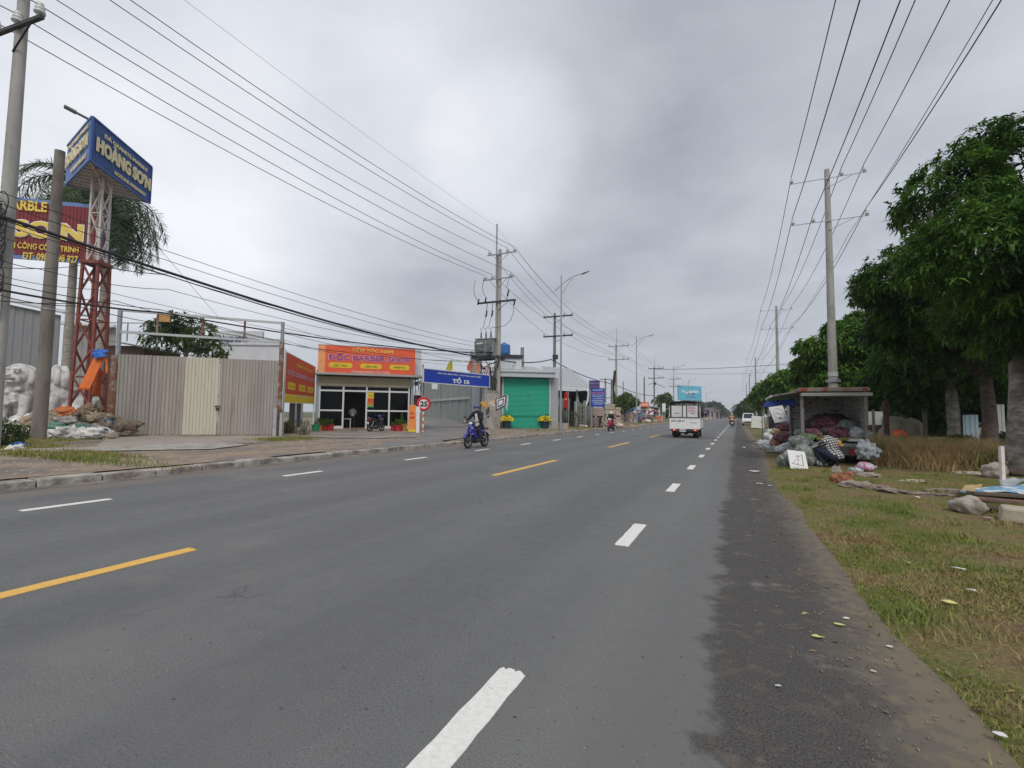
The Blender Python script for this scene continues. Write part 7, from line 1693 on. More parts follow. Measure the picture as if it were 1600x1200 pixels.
# ---------------------------------------------------------------- rocks, planks, litter on the verge
stone=M('pale rock',(.36,.32,.27),.95,var=.2,sc=4,bump=1,bsc=12,col2=(.20,.17,.14),c2sc=3,c2=.55); stone2=M('sandstone block',(.40,.35,.27),.95,var=.12,sc=3,bump=.8,bsc=10)
def rock(px,py,r,label,seed,mat=stone,zs=None,rz=0,up=0):
    p=gp(px,py); b=B(); blobmesh(b,(0,0,0),r,seed,.30,1.7,26,16,.7,crease=.12); o=b.obj('rock',mat,smooth=True); o.location=p+V(0,r[1],r[2]*.7+up); o.rotation_euler=(0,0,rz); return tag(o,label,'rock','rubble on the grass verge')
rock(1523,811,(.21,.18,.14),'rough pale rock holding up the left end of the planks',1); b=B()
b=B(); b.box((0,0,0),(.48,.30,.20),taper=.9); o=b.obj('rock',stone2,bevel=.03); o.location=gp(1592,824)+V(.12,.16,.085); o.rotation_euler=(.05,.03,-.25); tag(o,'smooth squared sandstone block at the right edge of the photo','rock','rubble on the grass verge')
wood=M('weathered wood',(.15,.12,.09),.95,var=.35,sc=3,bump=.8,bsc=20,stretch=(.6,6,6),col2=(.08,.06,.045),c2sc=3,c2=.55)
def plank(p,q,w,h,label,mat=wood,grp='planks resting on the rocks'):
    p=V(*p);q=V(*q); b=B(); b.bar(V(0,0,0),q-p,w,h); o=b.obj('plank',mat,bevel=.008); o.location=p; return tag(o,label,'plank',grp)
zr=zcof(gp(1523,808)); plank(at(1522,786,zr+.05),at(1625,813,zr+.25),.20,.05,'broad grey plank lying across the two rocks'); plank(at(1518,778,zr+.4),at(1630,788,zr+.5),.16,.05,'darker plank with orange wear behind the broad one',M('orange worn wood',(.16,.10,.08),.9,var=.3,sc=3,col2=(.45,.13,.05),c2sc=1.6,c2=.56,c2w=.04)); plank(at(1516,770,zr+.8),at(1640,778,zr+1.0),.14,.05,'rearmost dark plank under the blue poster')
pp=at(1570,772,zr+.85); o=clothsheet('fallen_poster',[at(1512,762,zr+1.5),at(1625,756,zr+2.0),at(1640,772,zr+1.1),at(1500,768,zr+1.0)],M('blue poster print',(.16,.34,.50),.5,var=.3,sc=3,col2=(.62,.66,.68),c2sc=3.5,c2=.52,c2w=.03),'blue and white printed poster sheet lying on the ground by the white post','poster',wob=.05)
o=clothsheet('tan_sheet',[at(1508,757,zr+1.7),at(1535,757,zr+1.8),at(1530,769,zr+1.1),at(1500,768,zr+1.0)],M('tan card',(.42,.30,.14),.8,var=.2),'tan cardboard sheet at the left end of the blue poster','cardboard',wob=.03)
o=clothsheet('grey_sheet',[at(1560,748,zr+2.3),at(1620,746,zr+2.6),at(1630,757,zr+1.9),at(1565,757,zr+1.8)],M('grey plastic sheet',(.34,.38,.40),.6,var=.2),'crumpled grey plastic sheet behind the blue poster','plastic sheet',wob=.12)
pp=gp(1568,770); t=thing('marker_post','thin square white post with a red side standing by the blue poster','post',pp,.3); hp=Zat(pp,697)-pp.z
b=B(); b.bb(-.03,.03,-.03,.03,-.1,hp); b.obj('post',M('chalky white paint',(.66,.62,.58),.8,var=.1,sc=9,col2=(.45,.2,.17),c2sc=7,c2=.62),t); b=B(); b.bb(.03,.034,-.03,.03,-.1,hp); b.obj('red_side',M('red side paint',(.30,.05,.05),.8,var=.3,sc=9),t)
slabm=M('broken paving',(.30,.25,.21),.95,var=.25,sc=5,bump=.8,col2=(.17,.13,.11),c2sc=3,c2=.5)
brk=M('brick red',(.30,.12,.07),.95,var=.3,sc=6,bump=.8)
def chunk(px,py,r,mat,label,seed,name='paving_slab',cat='slab'):
    p=gp(px,py); b=B(); rnd=random.Random(seed); blobmesh(b,(0,0,r[2]*.4),(r[0],r[1],r[2]*1.3),seed,.5,2.4,30,14,.8,crease=.25); o=b.obj(name,mat,smooth=True,auto=35); o.location=p+V(0,r[1],-.0); o.rotation_euler=(rnd.uniform(-.08,.08),rnd.uniform(-.12,.12),0); return tag(o,label,cat,'rubble on the grass verge')
chunk(1317,760,(.20,.10,.10),brk,'reddish brick lump nearest the squatting person',1); chunk(1345,768,(.32,.16,.07),slabm,'dark edged slab right of the reddish brick lump',2); chunk(1308,745,(.10,.08,.12),stone,'small rock wrapped with white string',3); chunk(1325,749,(.16,.08,.06),brk,'flat brown brick behind the wrapped rock',4); chunk(1355,750,(.28,.09,.06),stone,'long pale slab tied with white string',5)
chunk(1380,770,(.22,.14,.05),slabm,'grey broken slab at the middle of the rubble row',6); chunk(1430,760,(.22,.16,.03),M('pale slab',(.42,.37,.30),.9,var=.1),'pale flat slab lying in the grass',7); chunk(1405,775,(.3,.16,.04),slabm,'low brown slab behind the mown grass',8); chunk(1450,778,(.4,.14,.02),slabm,'flat muddy slab right of the pale one',9); chunk(1520,745,(.36,.2,.04),M('pale slab',(.42,.37,.30),.9,var=.1),'pale slab at the foot of the dry grass',10); chunk(1490,775,(.35,.15,.03),slabm,'thin slab left of the tan cardboard',11)
rock(1562,752,(.24,.2,.2),'round mottled rock just left of the white post',12); rock(1598,748,(.45,.3,.12),'dark soil mound behind the white post',13,M('dark soil',(.09,.065,.05),.95,var=.4,sc=5,bump=1))
litter=[(1497,904,.05,'white scrap of paper in the open grass','w'),(1519,941,.035,'small white scrap right of the paper','w'),(1482,958,.045,'yellow wrapper in the grass','y'),(1546,820,.06,'white crumpled paper in front of the sandstone block','w'),(1421,891,.02,'pinkish scrap left of the white paper','p'),(1322,969,.022,'oval white scrap on the asphalt edge','w'),(1312,979,.03,'pale yellow leaf on the asphalt edge','y'),(1216,1075,.018,'white scrap on the dark shoulder in the foreground','w'),(1365,1052,.018,'beige scrap near the dirt','p'),(1390,1013,.02,'white sliver on the dirt','w'),(1180,738,.12,'white paper strip on the shoulder opposite the bags','w'),(1160,700,.14,'flat white scrap on the shoulder','w'),(1187,757,.07,'grey-white scrap on the shoulder','w'),(1203,760,.06,'second grey-white scrap beside the first','w'),(1176,698,.13,'white bag remnant at the grass edge','w'),(1278,998,.03,'dry leaf lying on the shoulder','y'),(1431,784,.07,'white strip of plastic in the grass below the slabs','w'),(1320,788,.02,'tiny white scrap in the grass','w'),(1563,1162,.03,'white sliver at the lower right corner','w')]
lm={'w':M('scrap white',(.62,.60,.58),.8,var=.06),'y':M('scrap yellow',(.60,.56,.20),.8,var=.1),'p':M('scrap beige',(.55,.42,.33),.8,var=.1)}
for i,(px,py,r,l_,c) in enumerate(litter):
    p=gp(px,py); p.z=max(p.z,.012 if p.x<edge_x(p.y) else p.z+.035); b=B(); rnd=random.Random(i)
    n=7; k0=[(0,0,r*.25)]+[(r*math.cos(2*math.pi*k/n)*rnd.uniform(.6,1.3),r*.7*math.sin(2*math.pi*k/n)*rnd.uniform(.6,1.2),rnd.uniform(0,.3)*r) for k in range(n)]
    b.add(k0,[(0,1+k,1+(k+1)%n) for k in range(n)]); o=b.obj('litter',lm[c]); sm=o.modifiers.new('s','SOLIDIFY'); sm.thickness=.002; o.location=p; tag(o,l_,'litter','scraps of litter on the verge')
# pebbles and twigs scattered on the shoulder and verge
rr=random.Random(9); b=B()
for k in range(1500):
    y=rr.uniform(1.5,16)**1.0; x=edge_x(y)+rr.gauss(-.25,.28)
    if x<-.1: x=rr.uniform(-.1,.9)
    s=rr.uniform(.002,.008); b.box((x,y,.004+s*.4),(s*rr.uniform(1,2.2),s*rr.uniform(1,1.8),s),rot=Matrix.Rotation(rr.uniform(0,3),3,'Z'),taper=.6)
o=b.obj('gravel',M('gravel tone',(.20,.17,.14),.9,var=.5,sc=60)); o['kind']='stuff'
b=B()
for k in range(420):
    y=rr.uniform(1.6,14); x=edge_x(y)+rr.uniform(-.5,4.5); L_=rr.uniform(.02,.10); a=rr.uniform(0,3.14); z=max(.006,vz(x,y)+.012); b.bar((x,y,z),(x+math.cos(a)*L_,y+math.sin(a)*L_,z+rr.uniform(0,.012)),.004,.003)
o=b.obj('twigs',M('twig brown',(.14,.09,.055),.9,var=.5,sc=30)); o['kind']='stuff'
b=B(); rl=random.Random(31)
for k in range(900):
    y=rl.uniform(1.6,15); x=edge_x(y)+(rl.uniform(-.7,.3) if rl.random()<.35 else rl.uniform(0,5.5)); z=max(.008,vz(x,y)+.015); a=rl.uniform(0,6.28); s=rl.uniform(.008,.028); u=V(math.cos(a),math.sin(a),rl.uniform(-.2,.4))*s; w=V(-math.sin(a),math.cos(a),rl.uniform(-.3,.3))*s*.45; p=V(x,y,z)
    b.add([p-u,p+w+V(0,0,s*.2),p+u,p-w+V(0,0,s*.1)],[(0,1,2),(0,2,3)])
o=b.obj('dry_leaves',M('dead leaf',(.20,.13,.07),.8,var=.6,sc=14,col2=(.34,.27,.15),c2sc=9,c2=.56)); o['kind']='stuff'
# ================================================================ right-hand trees and what stands behind them
leaf1=leafmat('tree leaf dark',(.020,.055,.010),(.050,.12,.017),(.13,.235,.035),1.3)
leaf2=leafmat('tree leaf bright',(.035,.09,.013),(.080,.18,.023),(.17,.30,.045),1.0)
gt='trees along the right verge'
def gb_(px,py,zc=None):
    p=gnd(px,py,0) if zc is None else at(px,py,zc); p.z=vz(p.x,p.y) if p.y<80 else 0; return p
p=gb_(1603,742); z1=zcof(p); print('T1',p,z1)
tree('tree',p,[lobe(1490,300,z1,70,rz=.9),lobe(1565,255,z1+.5,84),lobe(1650,250,z1,110),lobe(1530,400,z1-1.2,95,rz=.9),lobe(1620,400,z1-1.5,120),lobe(1720,380,z1,130),lobe(1450,330,z1+1,45),lobe(1580,500,z1-.5,95,rz=.6),lobe(1690,520,z1-1,100)],'nearest roadside tree, thick cracked grey trunk at the right edge of the photo',.33,11,9500,ls=.175,mat=leaf1,group=gt,nl=8,forks=6,w=.30,ttop=3.8)
p=gb_(1547,714); z2=zcof(p); print('T2',p,z2)
tree('tree',p,[lobe(1420,440,z2,72),lobe(1385,455,z2+.6,48),lobe(1450,405,z2,58),lobe(1470,500,z2,85,rz=.7),lobe(1410,520,z2+1,52),lobe(1540,520,z2,90)],'second roadside tree, slanting dark trunk between the two pale trunks',.26,12,7500,ls=.20,mat=leaf1,bmat=M('dark bark',(.10,.075,.065),.95,var=.4,sc=3,bump=1,bsc=9,stretch=(1.3,1.3,2.2)),group=gt,nl=8,w=.32,ttop=3.0)  # this trunk has its own darker bark colour
p=gb_(1491,703); z3=zcof(p); print('T3',p,z3)
tree('tree',p,[lobe(1440,560,z3,62,rz=.7),lobe(1500,560,z3,80,rz=.7),lobe(1440,490,z3+1,60),lobe(1560,570,z3+1,70),lobe(1400,580,z3+1.5,42),lobe(1440,615,z3+2,42,rz=.6),lobe(1530,600,z3+1.5,60,rz=.5),lobe(1385,610,z3+3,40,rz=.7)],'third roadside tree, upright mottled trunk rising out of the dry grass',.28,13,6000,ls=.24,mat=leaf1,group=gt,nl=7,w=.36,ttop=3.4)
p=at(1385,668,30); p.z=0
tree('tree',p,[lobe(1352,540,28,48),lobe(1300,560,29,44,rz=.6),lobe(1268,543,29,26,rz=.5),lobe(1345,505,29,24),lobe(1310,520,29,24),lobe(1375,580,28,52),lobe(1325,595,28,48,rz=.6),lobe(1275,590,30,34,rz=.6),lobe(1255,572,30,18)],'bright green tree with layered tiers behind the first concrete pole',.28,14,5000,ls=.30,mat=leaf2,group=gt,nl=7,w=.4,ttop=3.0)
for i,(zc,L_,l_,bx) in enumerate(((52,[(1228,598,26),(1255,602,26),(1208,606,20),(1240,622,30)],'light green tree just left of the stall, beneath the second pole',1240),(75,[(1195,612,17),(1212,618,17),(1184,620,12),(1200,630,18)],'smaller tree farther along behind the parked van',1202),(105,[(1173,628,11),(1186,626,12),(1165,634,8),(1178,638,12)],'dark low tree near the far end of the right tree line',1180),(150,[(1161,638,7),(1168,636,8),(1156,643,5)],'furthest tree of the right tree line',1166))):
    p=at(bx,655,zc); p.z=0
    tree('tree',p,[lobe(a,b_,zc+k*.7,r) for k,(a,b_,r) in enumerate(L_)],l_,.3,20+i,1400-250*i,ls=.5+.15*i,mat=leaf2 if i<2 else leaf1,group=gt,nl=6,w=.5,ttop=3.0,forks=3)
pp=at(1161,656,95); pp.z=0; palm(pp,2.2,14,'low dark palm at the far end of the right verge',3.2,41,None,r=.16)
# dense dark shrubbery mass behind the trunks
rg=np.random.default_rng(77); pts=[]
def massm(name,boxes,n,ls,mat,seed):
    rg=np.random.default_rng(seed); P=[];U=[]
    for (px,py,zc,r,rz) in boxes:
        c,rr_=lobe(px,py,zc,r,rz=rz); k=n//len(boxes); u=rg.normal(size=(k,3)); u/=np.linalg.norm(u,axis=1)[:,None]; P.append(np.array(c)+u*np.array(rr_)*rg.uniform(.6,1.1,k)[:,None]); U.append(u)
    P=np.concatenate(P);U=np.concatenate(U)+rg.normal(size=(len(P),3))*.6; U/=np.linalg.norm(U,axis=1)[:,None]
    o=leafmesh(name,P,U,ls,mat,rg,None,w=.5); o['kind']='stuff'; return o
hm=leafmat('shrub leaf',(.015,.035,.008),(.03,.07,.014),(.07,.13,.025),1.2,.1,.2)
massm('dense_shrubbery',[(1400,600,33,48,.8),(1450,610,30,50,.8),(1500,610,31,60,.9),(1560,600,29,60,.9),(1620,600,28,70,.9),(1430,640,32,30,.6),(1470,655,30,26,.8),(1350,620,36,40,.7),(1390,560,36,50,.8)],52000,.34,hm,78)
massm('verge_weeds',[(1380,712,15,12,.5),(1402,724,14.5,10,.4),(1470,700,17,12,.4),(1500,716,15.5,12,.35),(1540,716,15,14,.4),(1440,716,15,9,.4)],3600,.10,leafmat('fresh weed',(.05,.09,.02),(.10,.15,.035),(.20,.24,.07),3),81)
massm('far_treeline',[(1103,642,330,12,.8),(1115,640,300,13,.7),(1088,640,300,12,.9),(1128,645,420,9,.5),(1140,648,520,6,.4),(1150,649,600,5,.4),(1160,648,300,6,.6),(1072,640,260,12,.9),(1172,648,200,8,.6)],26000,2.2,M('far foliage',(.055,.085,.045),.8,var=.4,sc=.12),79)
massm('roadside_bushes',[(1500,690,20,18,.5),(1530,700,17,14,.5),(1570,690,18,18,.7),(1395,655,27,14,.6)],7000,.12,M('bush leaf',(.045,.085,.02),.6,var=.5,sc=2),80)
def post(name,px,zc,y0,y1,w,mat,label,cat='post',group=None):
    p=at(px,y0,zc); p.z=0; h=Zat(p,y1); b=B(); b.bb(-w/2,w/2,-w/2,w/2,-.1,h); o=b.obj(name,mat,bevel=.01); o.location=p; return tag(o,label,cat,group)
post('fence_post',1446,24,680,632,.16,conc2,'leaning grey concrete fence post in front of the dark shrubs')
post('fence_post',1366,22,690,640,.10,conc2,'thin grey post just right of the vegetable truck'); post('fence_post',1386,23,690,628,.20,M('dark bark post',(.10,.05,.045),.95,var=.3),'dark reddish trunk-like post right of the vegetable truck')
f=Fr(at(1345,670,27).xy.to_3d(),at(1381,670,27).xy.to_3d()); t=thing('hoarding','plain white panel on the wall behind the vegetable truck','panel',f.O,f.rz); b=B(); b.bb(f.uz(1352,650)[0],f.uz(1381,650)[0],0,.05,f.uz(1370,664)[1],f.uz(1370,643)[1]); b.obj('panel',white,t)
b=B(); b.bb(f.uz(1352,650)[0],f.uz(1440,650)[0],.3,.5,0,f.uz(1370,655)[1]-.1); b.obj('low_wall',M('earthy wall',(.22,.17,.13),.9,var=.2),t)
b=B(); blobmesh(b,(0,0,0),(.95,.8,.95),31,.2,1.4,28,16,.9); o=b.obj('earth_mound',M('sandy earth',(.32,.27,.20),.95,var=.2,sc=2,bump=.8,bsc=8),smooth=True); o.location=at(1410,688,25).xy.to_3d()+V(0,0,.55); tag(o,'grey brown earth mound behind the dry grass','earth mound')
o=clothsheet('orange_cloth',[at(1394,672,21),at(1412,672,21),at(1420,681,20.5),at(1396,681,20.5)],M('orange cloth',(.62,.12,.04),.8,var=.2),'bright orange cloth lying on the dry grass by the mound','cloth',wob=.15)
for (a,c,l_,m_) in ((1506,1530,'pale blue corrugated sheet fence panel between the trunks',M('pale blue sheet',(.33,.42,.47),.6,.1,var=.08)),(1556,1572,'grey sheet fence panel left of the nearest trunk',M('grey sheet panel',(.36,.37,.37),.6,.1,var=.1))):
    f=Fr(at(a,690,21).xy.to_3d(),at(c,690,21).xy.to_3d()); b=B(); b.corr(0,f.w,0,Zat(f.O,648 if a<1540 else 632),0,.22,.03); o=b.obj('sheet_fence',m_); o.location=f.O; o.rotation_euler=(0,0,f.rz); tag(o,l_,'fence')
# ================================================================ street lamps on the left
def lamp(i,p,h,label):
    t=thing('street_lamp',label,'street lamp',p,0,'street lamps on the left verge')
    b=B(); b.tube([(0,0,-.1),(0,0,h*.5),(0,0,h)],[.10,.075,.05],12); b.cyl((0,0,0),(0,0,.5),.14,.14,10); b.obj('pole',galv,t,smooth=True,auto=40)
    b=B(); pts=[(-.55+.28*k,0,h-1.25+1.15*math.sin(math.pi/2*(k/8))) for k in range(0,9)]; b.tube(pts,.03,6); pts=[(0.1,0,h-1.6)]+[(.1+.17*k,0,h-1.6+1.2*math.sin(math.pi/2*k/6)) for k in range(1,7)]; b.tube(pts,.022,5); b.obj('arm',galv,t,smooth=True)
    e=pts[0]; b=B(); b.tube([(1.65,0,h-.12),(1.85,0,h-.08),(2.35,0,h+.06)],[.05,.13,.07],8,sq=.4); b.obj('lamp_head',M('lamp grey',(.16,.15,.15),.6),t,smooth=True)
lp2=[(876,38.6,430,'street lamp rising beside the green shutter shop'),(995,66.5,525,'second street lamp, above the wrapped stone stacks'),(1053.5,104,571,'third street lamp in front of the billboard'),(1077,143,592,'fourth, faint street lamp beyond the billboard'),(1093,182,604,'fifth street lamp, far away'),(1104,225,613,'smallest street lamp in the distance')]
for i,(px,zc,ty,l_) in enumerate(lp2):
    p=at(px,660,zc); p.z=ZL; lamp(i,p,Zat(p,ty)-ZL,l_)
# ================================================================ left side beyond the green shop
f=Fr(gnd(868,668,ZL),gnd(926,667.5,ZL)); 
t=thing('open_shed','open fronted dark shed with white eaves right of the green shutter shop','shed',f.O,f.rz)
def q(px,py,v=0): u,z=f.uz(px,py,v); return u,z-ZL
v=2.5; x0=q(864,640,v)[0]; x1=q(926,640,v)[0]; zt_=q(895,606,v)[1]
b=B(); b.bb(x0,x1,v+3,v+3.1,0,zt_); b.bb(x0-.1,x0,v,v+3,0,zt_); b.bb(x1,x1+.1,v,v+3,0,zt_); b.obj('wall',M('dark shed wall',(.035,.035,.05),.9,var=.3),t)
b=B(); b.bb(x0-.2,q(913,606,v)[0],v-.35,v-.1,zt_-.05,zt_+.18); b.obj('eaves',white,t); b=B(); b.add([(x0-.2,v-.3,zt_+.16),(x1+.2,v-.3,zt_+.16),(x1+.2,v+4,zt_+2.6),(x0+1.5,v+4,zt_+2.6)],[(0,1,2,3)]); b.obj('roof',M('pale metal roof',(.42,.43,.44),.5,.3),t)
b=B(); u,z=q(915,606,v); b.tube([(u-.1,v-.3,zt_+.05),(u+.1,v-.3,zt_-.3),(u+.0,v-.3,zt_-1.2),(u-.4,v-.3,zt_-1.9),(u-.42,v-.3,zt_-3)],.10,8); b.obj('downpipe',white,t,smooth=True)
b=B(); b.corr(q(869,640,v)[0],q(890,640,v)[0],0,q(880,620,v)[1],v-.05,.5,.05); b.obj('shutter',M('grey green shutter',(.17,.19,.18),.6,var=.15,stretch=(3,3,.5)),t)
b=B(); b.bb(q(903,640,v)[0],q(904.5,640,v)[0],v+.2,v+.3,0,zt_); b.bar((q(904,612,v)[0],v+.2,zt_-.6),(q(908,630,v)[0],v+.2,zt_-1.9),.1); b.obj('pillar',M('pale pillar',(.4,.4,.4),.8),t)
# red flag
p=at(883,668,44); p.z=ZL; t=thing('red_flag','red flag hanging on a pole in front of the open shed','flag',p,0); b=B(); b.cyl((.3,0,0),(.3,0,3.5),.03,.03,6); b.obj('flag_pole',galv,t)
clothsheet('flag',[V(-.1,0,3.15),V(.3,0,3.4),V(.28,0,1.75),V(-.15,0,1.7)],M('red flag cloth',(.50,.02,.03),.8,var=.25,sc=2),'','',parent=t,wob=.12,seed=4,nx=8)
[c for c in t.children if c.name.startswith('flag') and 'pole' not in c.name][0].location=V(-.15,0,1.7)
b=B(); b.ell((.1,-.10,2.6),(.09,.03,.09)); b.obj('yellow_star',yelt,t)
bushm=M('dull bush leaf',(.07,.09,.035),.7,var=.5,sc=2.5)
for px,py,r,l_,s_ in ((871,668,.7,'straggly bush left of the first street lamp foot',51),(884,668,.75,'leggy bush right of the first street lamp foot',52),(896,668,.6,'bush in front of the metal gate by the open shed',53)):
    p=gnd(px,py,ZL); leafbush('bush',p,r,520,.2,bushm,l_,'bush',s_,zs=1.5)
f2=Fr(gnd(900,667,ZL),gnd(924,666.8,ZL)); t=thing('side_gate','rusty grey-green barred gate and sheet beside the blue text sign','gate',f2.O,f2.rz)
gz=f2.uz(908,628)[1]-ZL; w2=f2.w; b=B()
for k in range(7): b.bb(w2*.55*k/6-.03,w2*.55*k/6+.03,-.03,.03,0,gz+.1*(k%2))
for z in (.4,gz*.5,gz*.9): b.bb(0,w2*.55,-.02,.02,z,z+.08)
b.obj('bars',M('greenish bars',(.26,.30,.23),.7,.2),t); b=B(); b.corr(0,w2*.5,0,gz*.95,.25,.25,.03); b.corr(w2*.6,w2,0,gz*.92,.05,.4,.04); b.obj('sheet',M('old zinc sheet',(.27,.26,.24),.7,.2,var=.25,sc=2,col2=(.20,.13,.09),c2sc=1,c2=.6),t); b=B(); b.bb(w2*.55,w2*.6,-.1,.15,0,gz+.3); b.bb(-.1,.05,-.1,.15,0,gz+.2); b.obj('post',M('pale post',(.40,.42,.40),.8,var=.1),t)
# two blue signs
def sign(px0,py0,px1,py1,zc,mat,label,lines,name='text_sign',legs=True,bord=None):
    a=at(px0,660,zc).xy.to_3d(); c=at(px1,660,zc).xy.to_3d(); a.z=c.z=ZL; F=Fr(a,c); zb=F.uz(px0,py1)[1]-ZL; zt_=F.uz(px0,py0)[1]-ZL; w=F.w
    t=thing(name,label,'sign',a,F.rz); b=B(); b.bb(0,w,-.04,.04,zb,zt_); f=b.obj('panel',mat,t)
    if bord: b=B(); b.bb(-.05,w+.05,-.05,.05,zb-.08,zb); b.bb(-.05,w+.05,-.05,.05,zt_,zt_+.08); b.obj('frame',bord,t)
    if legs: b=B(); b.bb(.05,.15,.0,.1,-.1,zb+.1); b.bb(w-.15,w-.05,.04,.12,-.1,zb+.1); b.obj('post',galv,t)
    H=zt_-zb
    for s,xa,xb,za,zb_,m_ in lines: lettering(s,w*xa,w*xb,zb+H*za,zb+H*zb_,-.05,m_,f,bold=.03)
    return t
pk=M('pink lettering',(.72,.16,.26),.5)
sign(923,604,944.5,633,45,M('blue sign vinyl',(.015,.07,.36),.5,var=.05),'blue text sign with rows of white letters above the stone stacks',[('THU MUA PHẾ LIỆU',.12,.88,.86,.95,whitet),('PHƯỚC HƯNG',.06,.96,.70,.82,pk)]+[('NHẬN THI CÔNG ĐÁ HOA CƯƠNG'[k:k+16+k%3],.08+.05*(k%3),.94-.06*(k%2),.60-.095*k,.66-.095*k,whitet) for k in range(6)])
sign(920.5,592,937,606,47,M('purple blue sign',(.06,.05,.20),.5,var=.3,sc=2),'small tilted violet sign behind the top of the blue text sign',[('ĐÁ HOA CƯƠNG',.1,.9,.6,.8,M('dim lettering',(.4,.3,.45),.6)),('PHƯỚC HƯNG',.1,.9,.2,.4,M('dim red lettering',(.45,.12,.15),.6))],legs=True)
# wrapped stone stacks
pinks=M('wrapped pinkish slabs',(.42,.29,.24),.8,var=.25,sc=2.5,col2=(.50,.42,.37),c2sc=1.6,c2=.5,c2w=.1,stretch=(1,1,4)); beig=M('wrapped beige slabs',(.44,.37,.29),.8,var=.2,sc=3,stretch=(1,1,5))
def stack(px0,px1,pyb,pyt,zc,levels,mat,label,seed):
    a=at(px0,660,zc).xy.to_3d(); a.z=ZL; c=at(px1,660,zc).xy.to_3d(); c.z=ZL; F=Fr(a,c); zt_=F.uz(px0,pyt)[1]-ZL; t=thing('stone_stack',label,'stack',a,F.rz,'wrapped stacks of stone slabs'); h=zt_/levels; rnd=random.Random(seed)
    for l in range(levels):
        b=B(); zz=l*h
        n=6
        for k in range(n): b.bb(rnd.uniform(-.04,.06),F.w+rnd.uniform(-.06,.05),rnd.uniform(-.05,.05),1.3,zz+.12+(h-.12)*k/n,zz+.12+(h-.12)*(k+1)/n-.01)
        b.obj('crate',mat,t,bevel=.01); b=B(); 
        for x in (.1,F.w*.5,F.w-.2): b.bb(x,x+.12,0,1.2,zz,zz+.12)
        b.obj('pallet',M('dark pallet wood',(.06,.045,.035),.9),t)
stack(926.5,944,668,634,47,2,pinks,'two-level wrapped slab stack under the blue text sign',1); stack(945,961,667,629,50,2,beig,'taller beige slab stack behind the crimson scooter rider',2); stack(962,970,666,634,52,2,pinks,'slim slab stack left of the second concrete pole',3)
# tree, frames, white building, kiosk
p=at(976,658,78); p.z=ZL; tree('tree',p,[lobe(968,628,78,9),lobe(978,622,78,11),lobe(989,628,78,8),lobe(976,636,78,12)],'round green tree left of the white building wall',.2,31,700,ls=.5,mat=yt,nl=6,w=.5,ttop=2)
t=thing('slab_racks','red and blue steel racks with leaning stone slabs behind the roadside','rack',at(981,660,82).xy.to_3d()+V(0,0,ZL),0)
b=B()
for k in range(6): b.bar((-1.6+.9*k,0,0),(-1.0+.9*k,.4,2.0),.10); b.bar((-1.6+.9*k,.8,0),(-1.0+.9*k,.4,2.0),.10)
b.bar((-1.2,.4,2.0),(3.6,.4,2.0),.1); b.obj('rack_frame',M('red oxide steel',(.28,.06,.05),.7,var=.2),t)
b=B(); 
for k in range(5): b.box((-.9+.9*k,.2,.9),(.8,.06,1.5),rot=Matrix.Rotation(.25*(1 if k%2 else -1),3,'X'))
b.obj('slab',M('mixed stone slabs',(.25,.20,.18),.6,var=.5,sc=.8),t)
b=B(); b.bar((2.2,-.5,0),(2.2,-.5,1.4),.10); b.bb(1.8,2.9,-.5,-.4,.7,1.3); b.obj('blue_panel',M('teal blue panel',(.10,.24,.30),.7,var=.2),t)
f=Fr(at(987,660,88).xy.to_3d(),at(1001,660,88).xy.to_3d()); b=B(); b.bb(0,f.w,0,5,0,Zat(f.O,617)); b.bb(-12,0,6,9,0,Zat(f.O,623)*.8); b.bb(-12.3,0,5.8,9.2,Zat(f.O,623)*.8,Zat(f.O,623)*.85); t=thing('white_building','tall plain white wall block left of the orange roof sign','building',f.O,f.rz); b.obj('wall',hwm,t)
f=Fr(at(1006,660,100).xy.to_3d(),at(1040,660,104).xy.to_3d()); t=thing('green_kiosk','green painted kiosk with dark doorway and tin roof on the far left side','kiosk',f.O,f.rz)
w=f.w; h=Zat(f.O,634); gk=M('sea green wall',(.12,.33,.27),.7,var=.15); b=B(); b.bb(0,w*.35,1.5,1.6,0,h-.4); b.bb(w*.55,w,0,.1,0,h-.6); b.bb(w-.1,w,0,3,0,h-.6); b.bb(0,.1,0,3,0,h-.4); b.obj('wall',gk,t); b=B(); b.bb(.1,w*.55,2.8,2.9,0,h-.6); b.bb(w*.45,w*.53,-.05,.05,0,h-1.2); b.obj('dark_doorway',M('maroon dark door',(.10,.02,.02),.8),t)
b=B(); b.ext([(-.4,h-.15),(w+.6,h-.75),(w+.6,h-.6),(-.4,h)],-1.2,3); b.obj('roof',M('tin roof',(.30,.30,.30),.6,.3),t)
b=B(); b.bb(w*.5,w*.56,-1.0,-.9,0,h-.5); b.bb(.1,.2,-1,-.9,0,h-.3); b.obj('post',white,t)
sign(1000,627,1014,634.5,98,M('orange roof sign',(.72,.15,.05),.6,var=.1),'orange sign board on posts over the kiosk roof edge',[('CÀ PHÊ',.15,.85,.25,.75,whitet)],legs=True)
sign(1025,648,1035.5,657.5,95,M('orange street sign',(.75,.24,.12),.6,var=.1),'small orange sign box standing at the road edge by the kiosk',[('CƠM',.2,.8,.55,.85,M('dark red lettering',(.28,.05,.02),.6)),('PHỞ',.2,.8,.15,.42,M('dark red lettering',(.28,.05,.02),.6))],legs=True)
sign(1035,629,1040,642,96,white,'blank white panel sign right of the kiosk roof',[],legs=True)
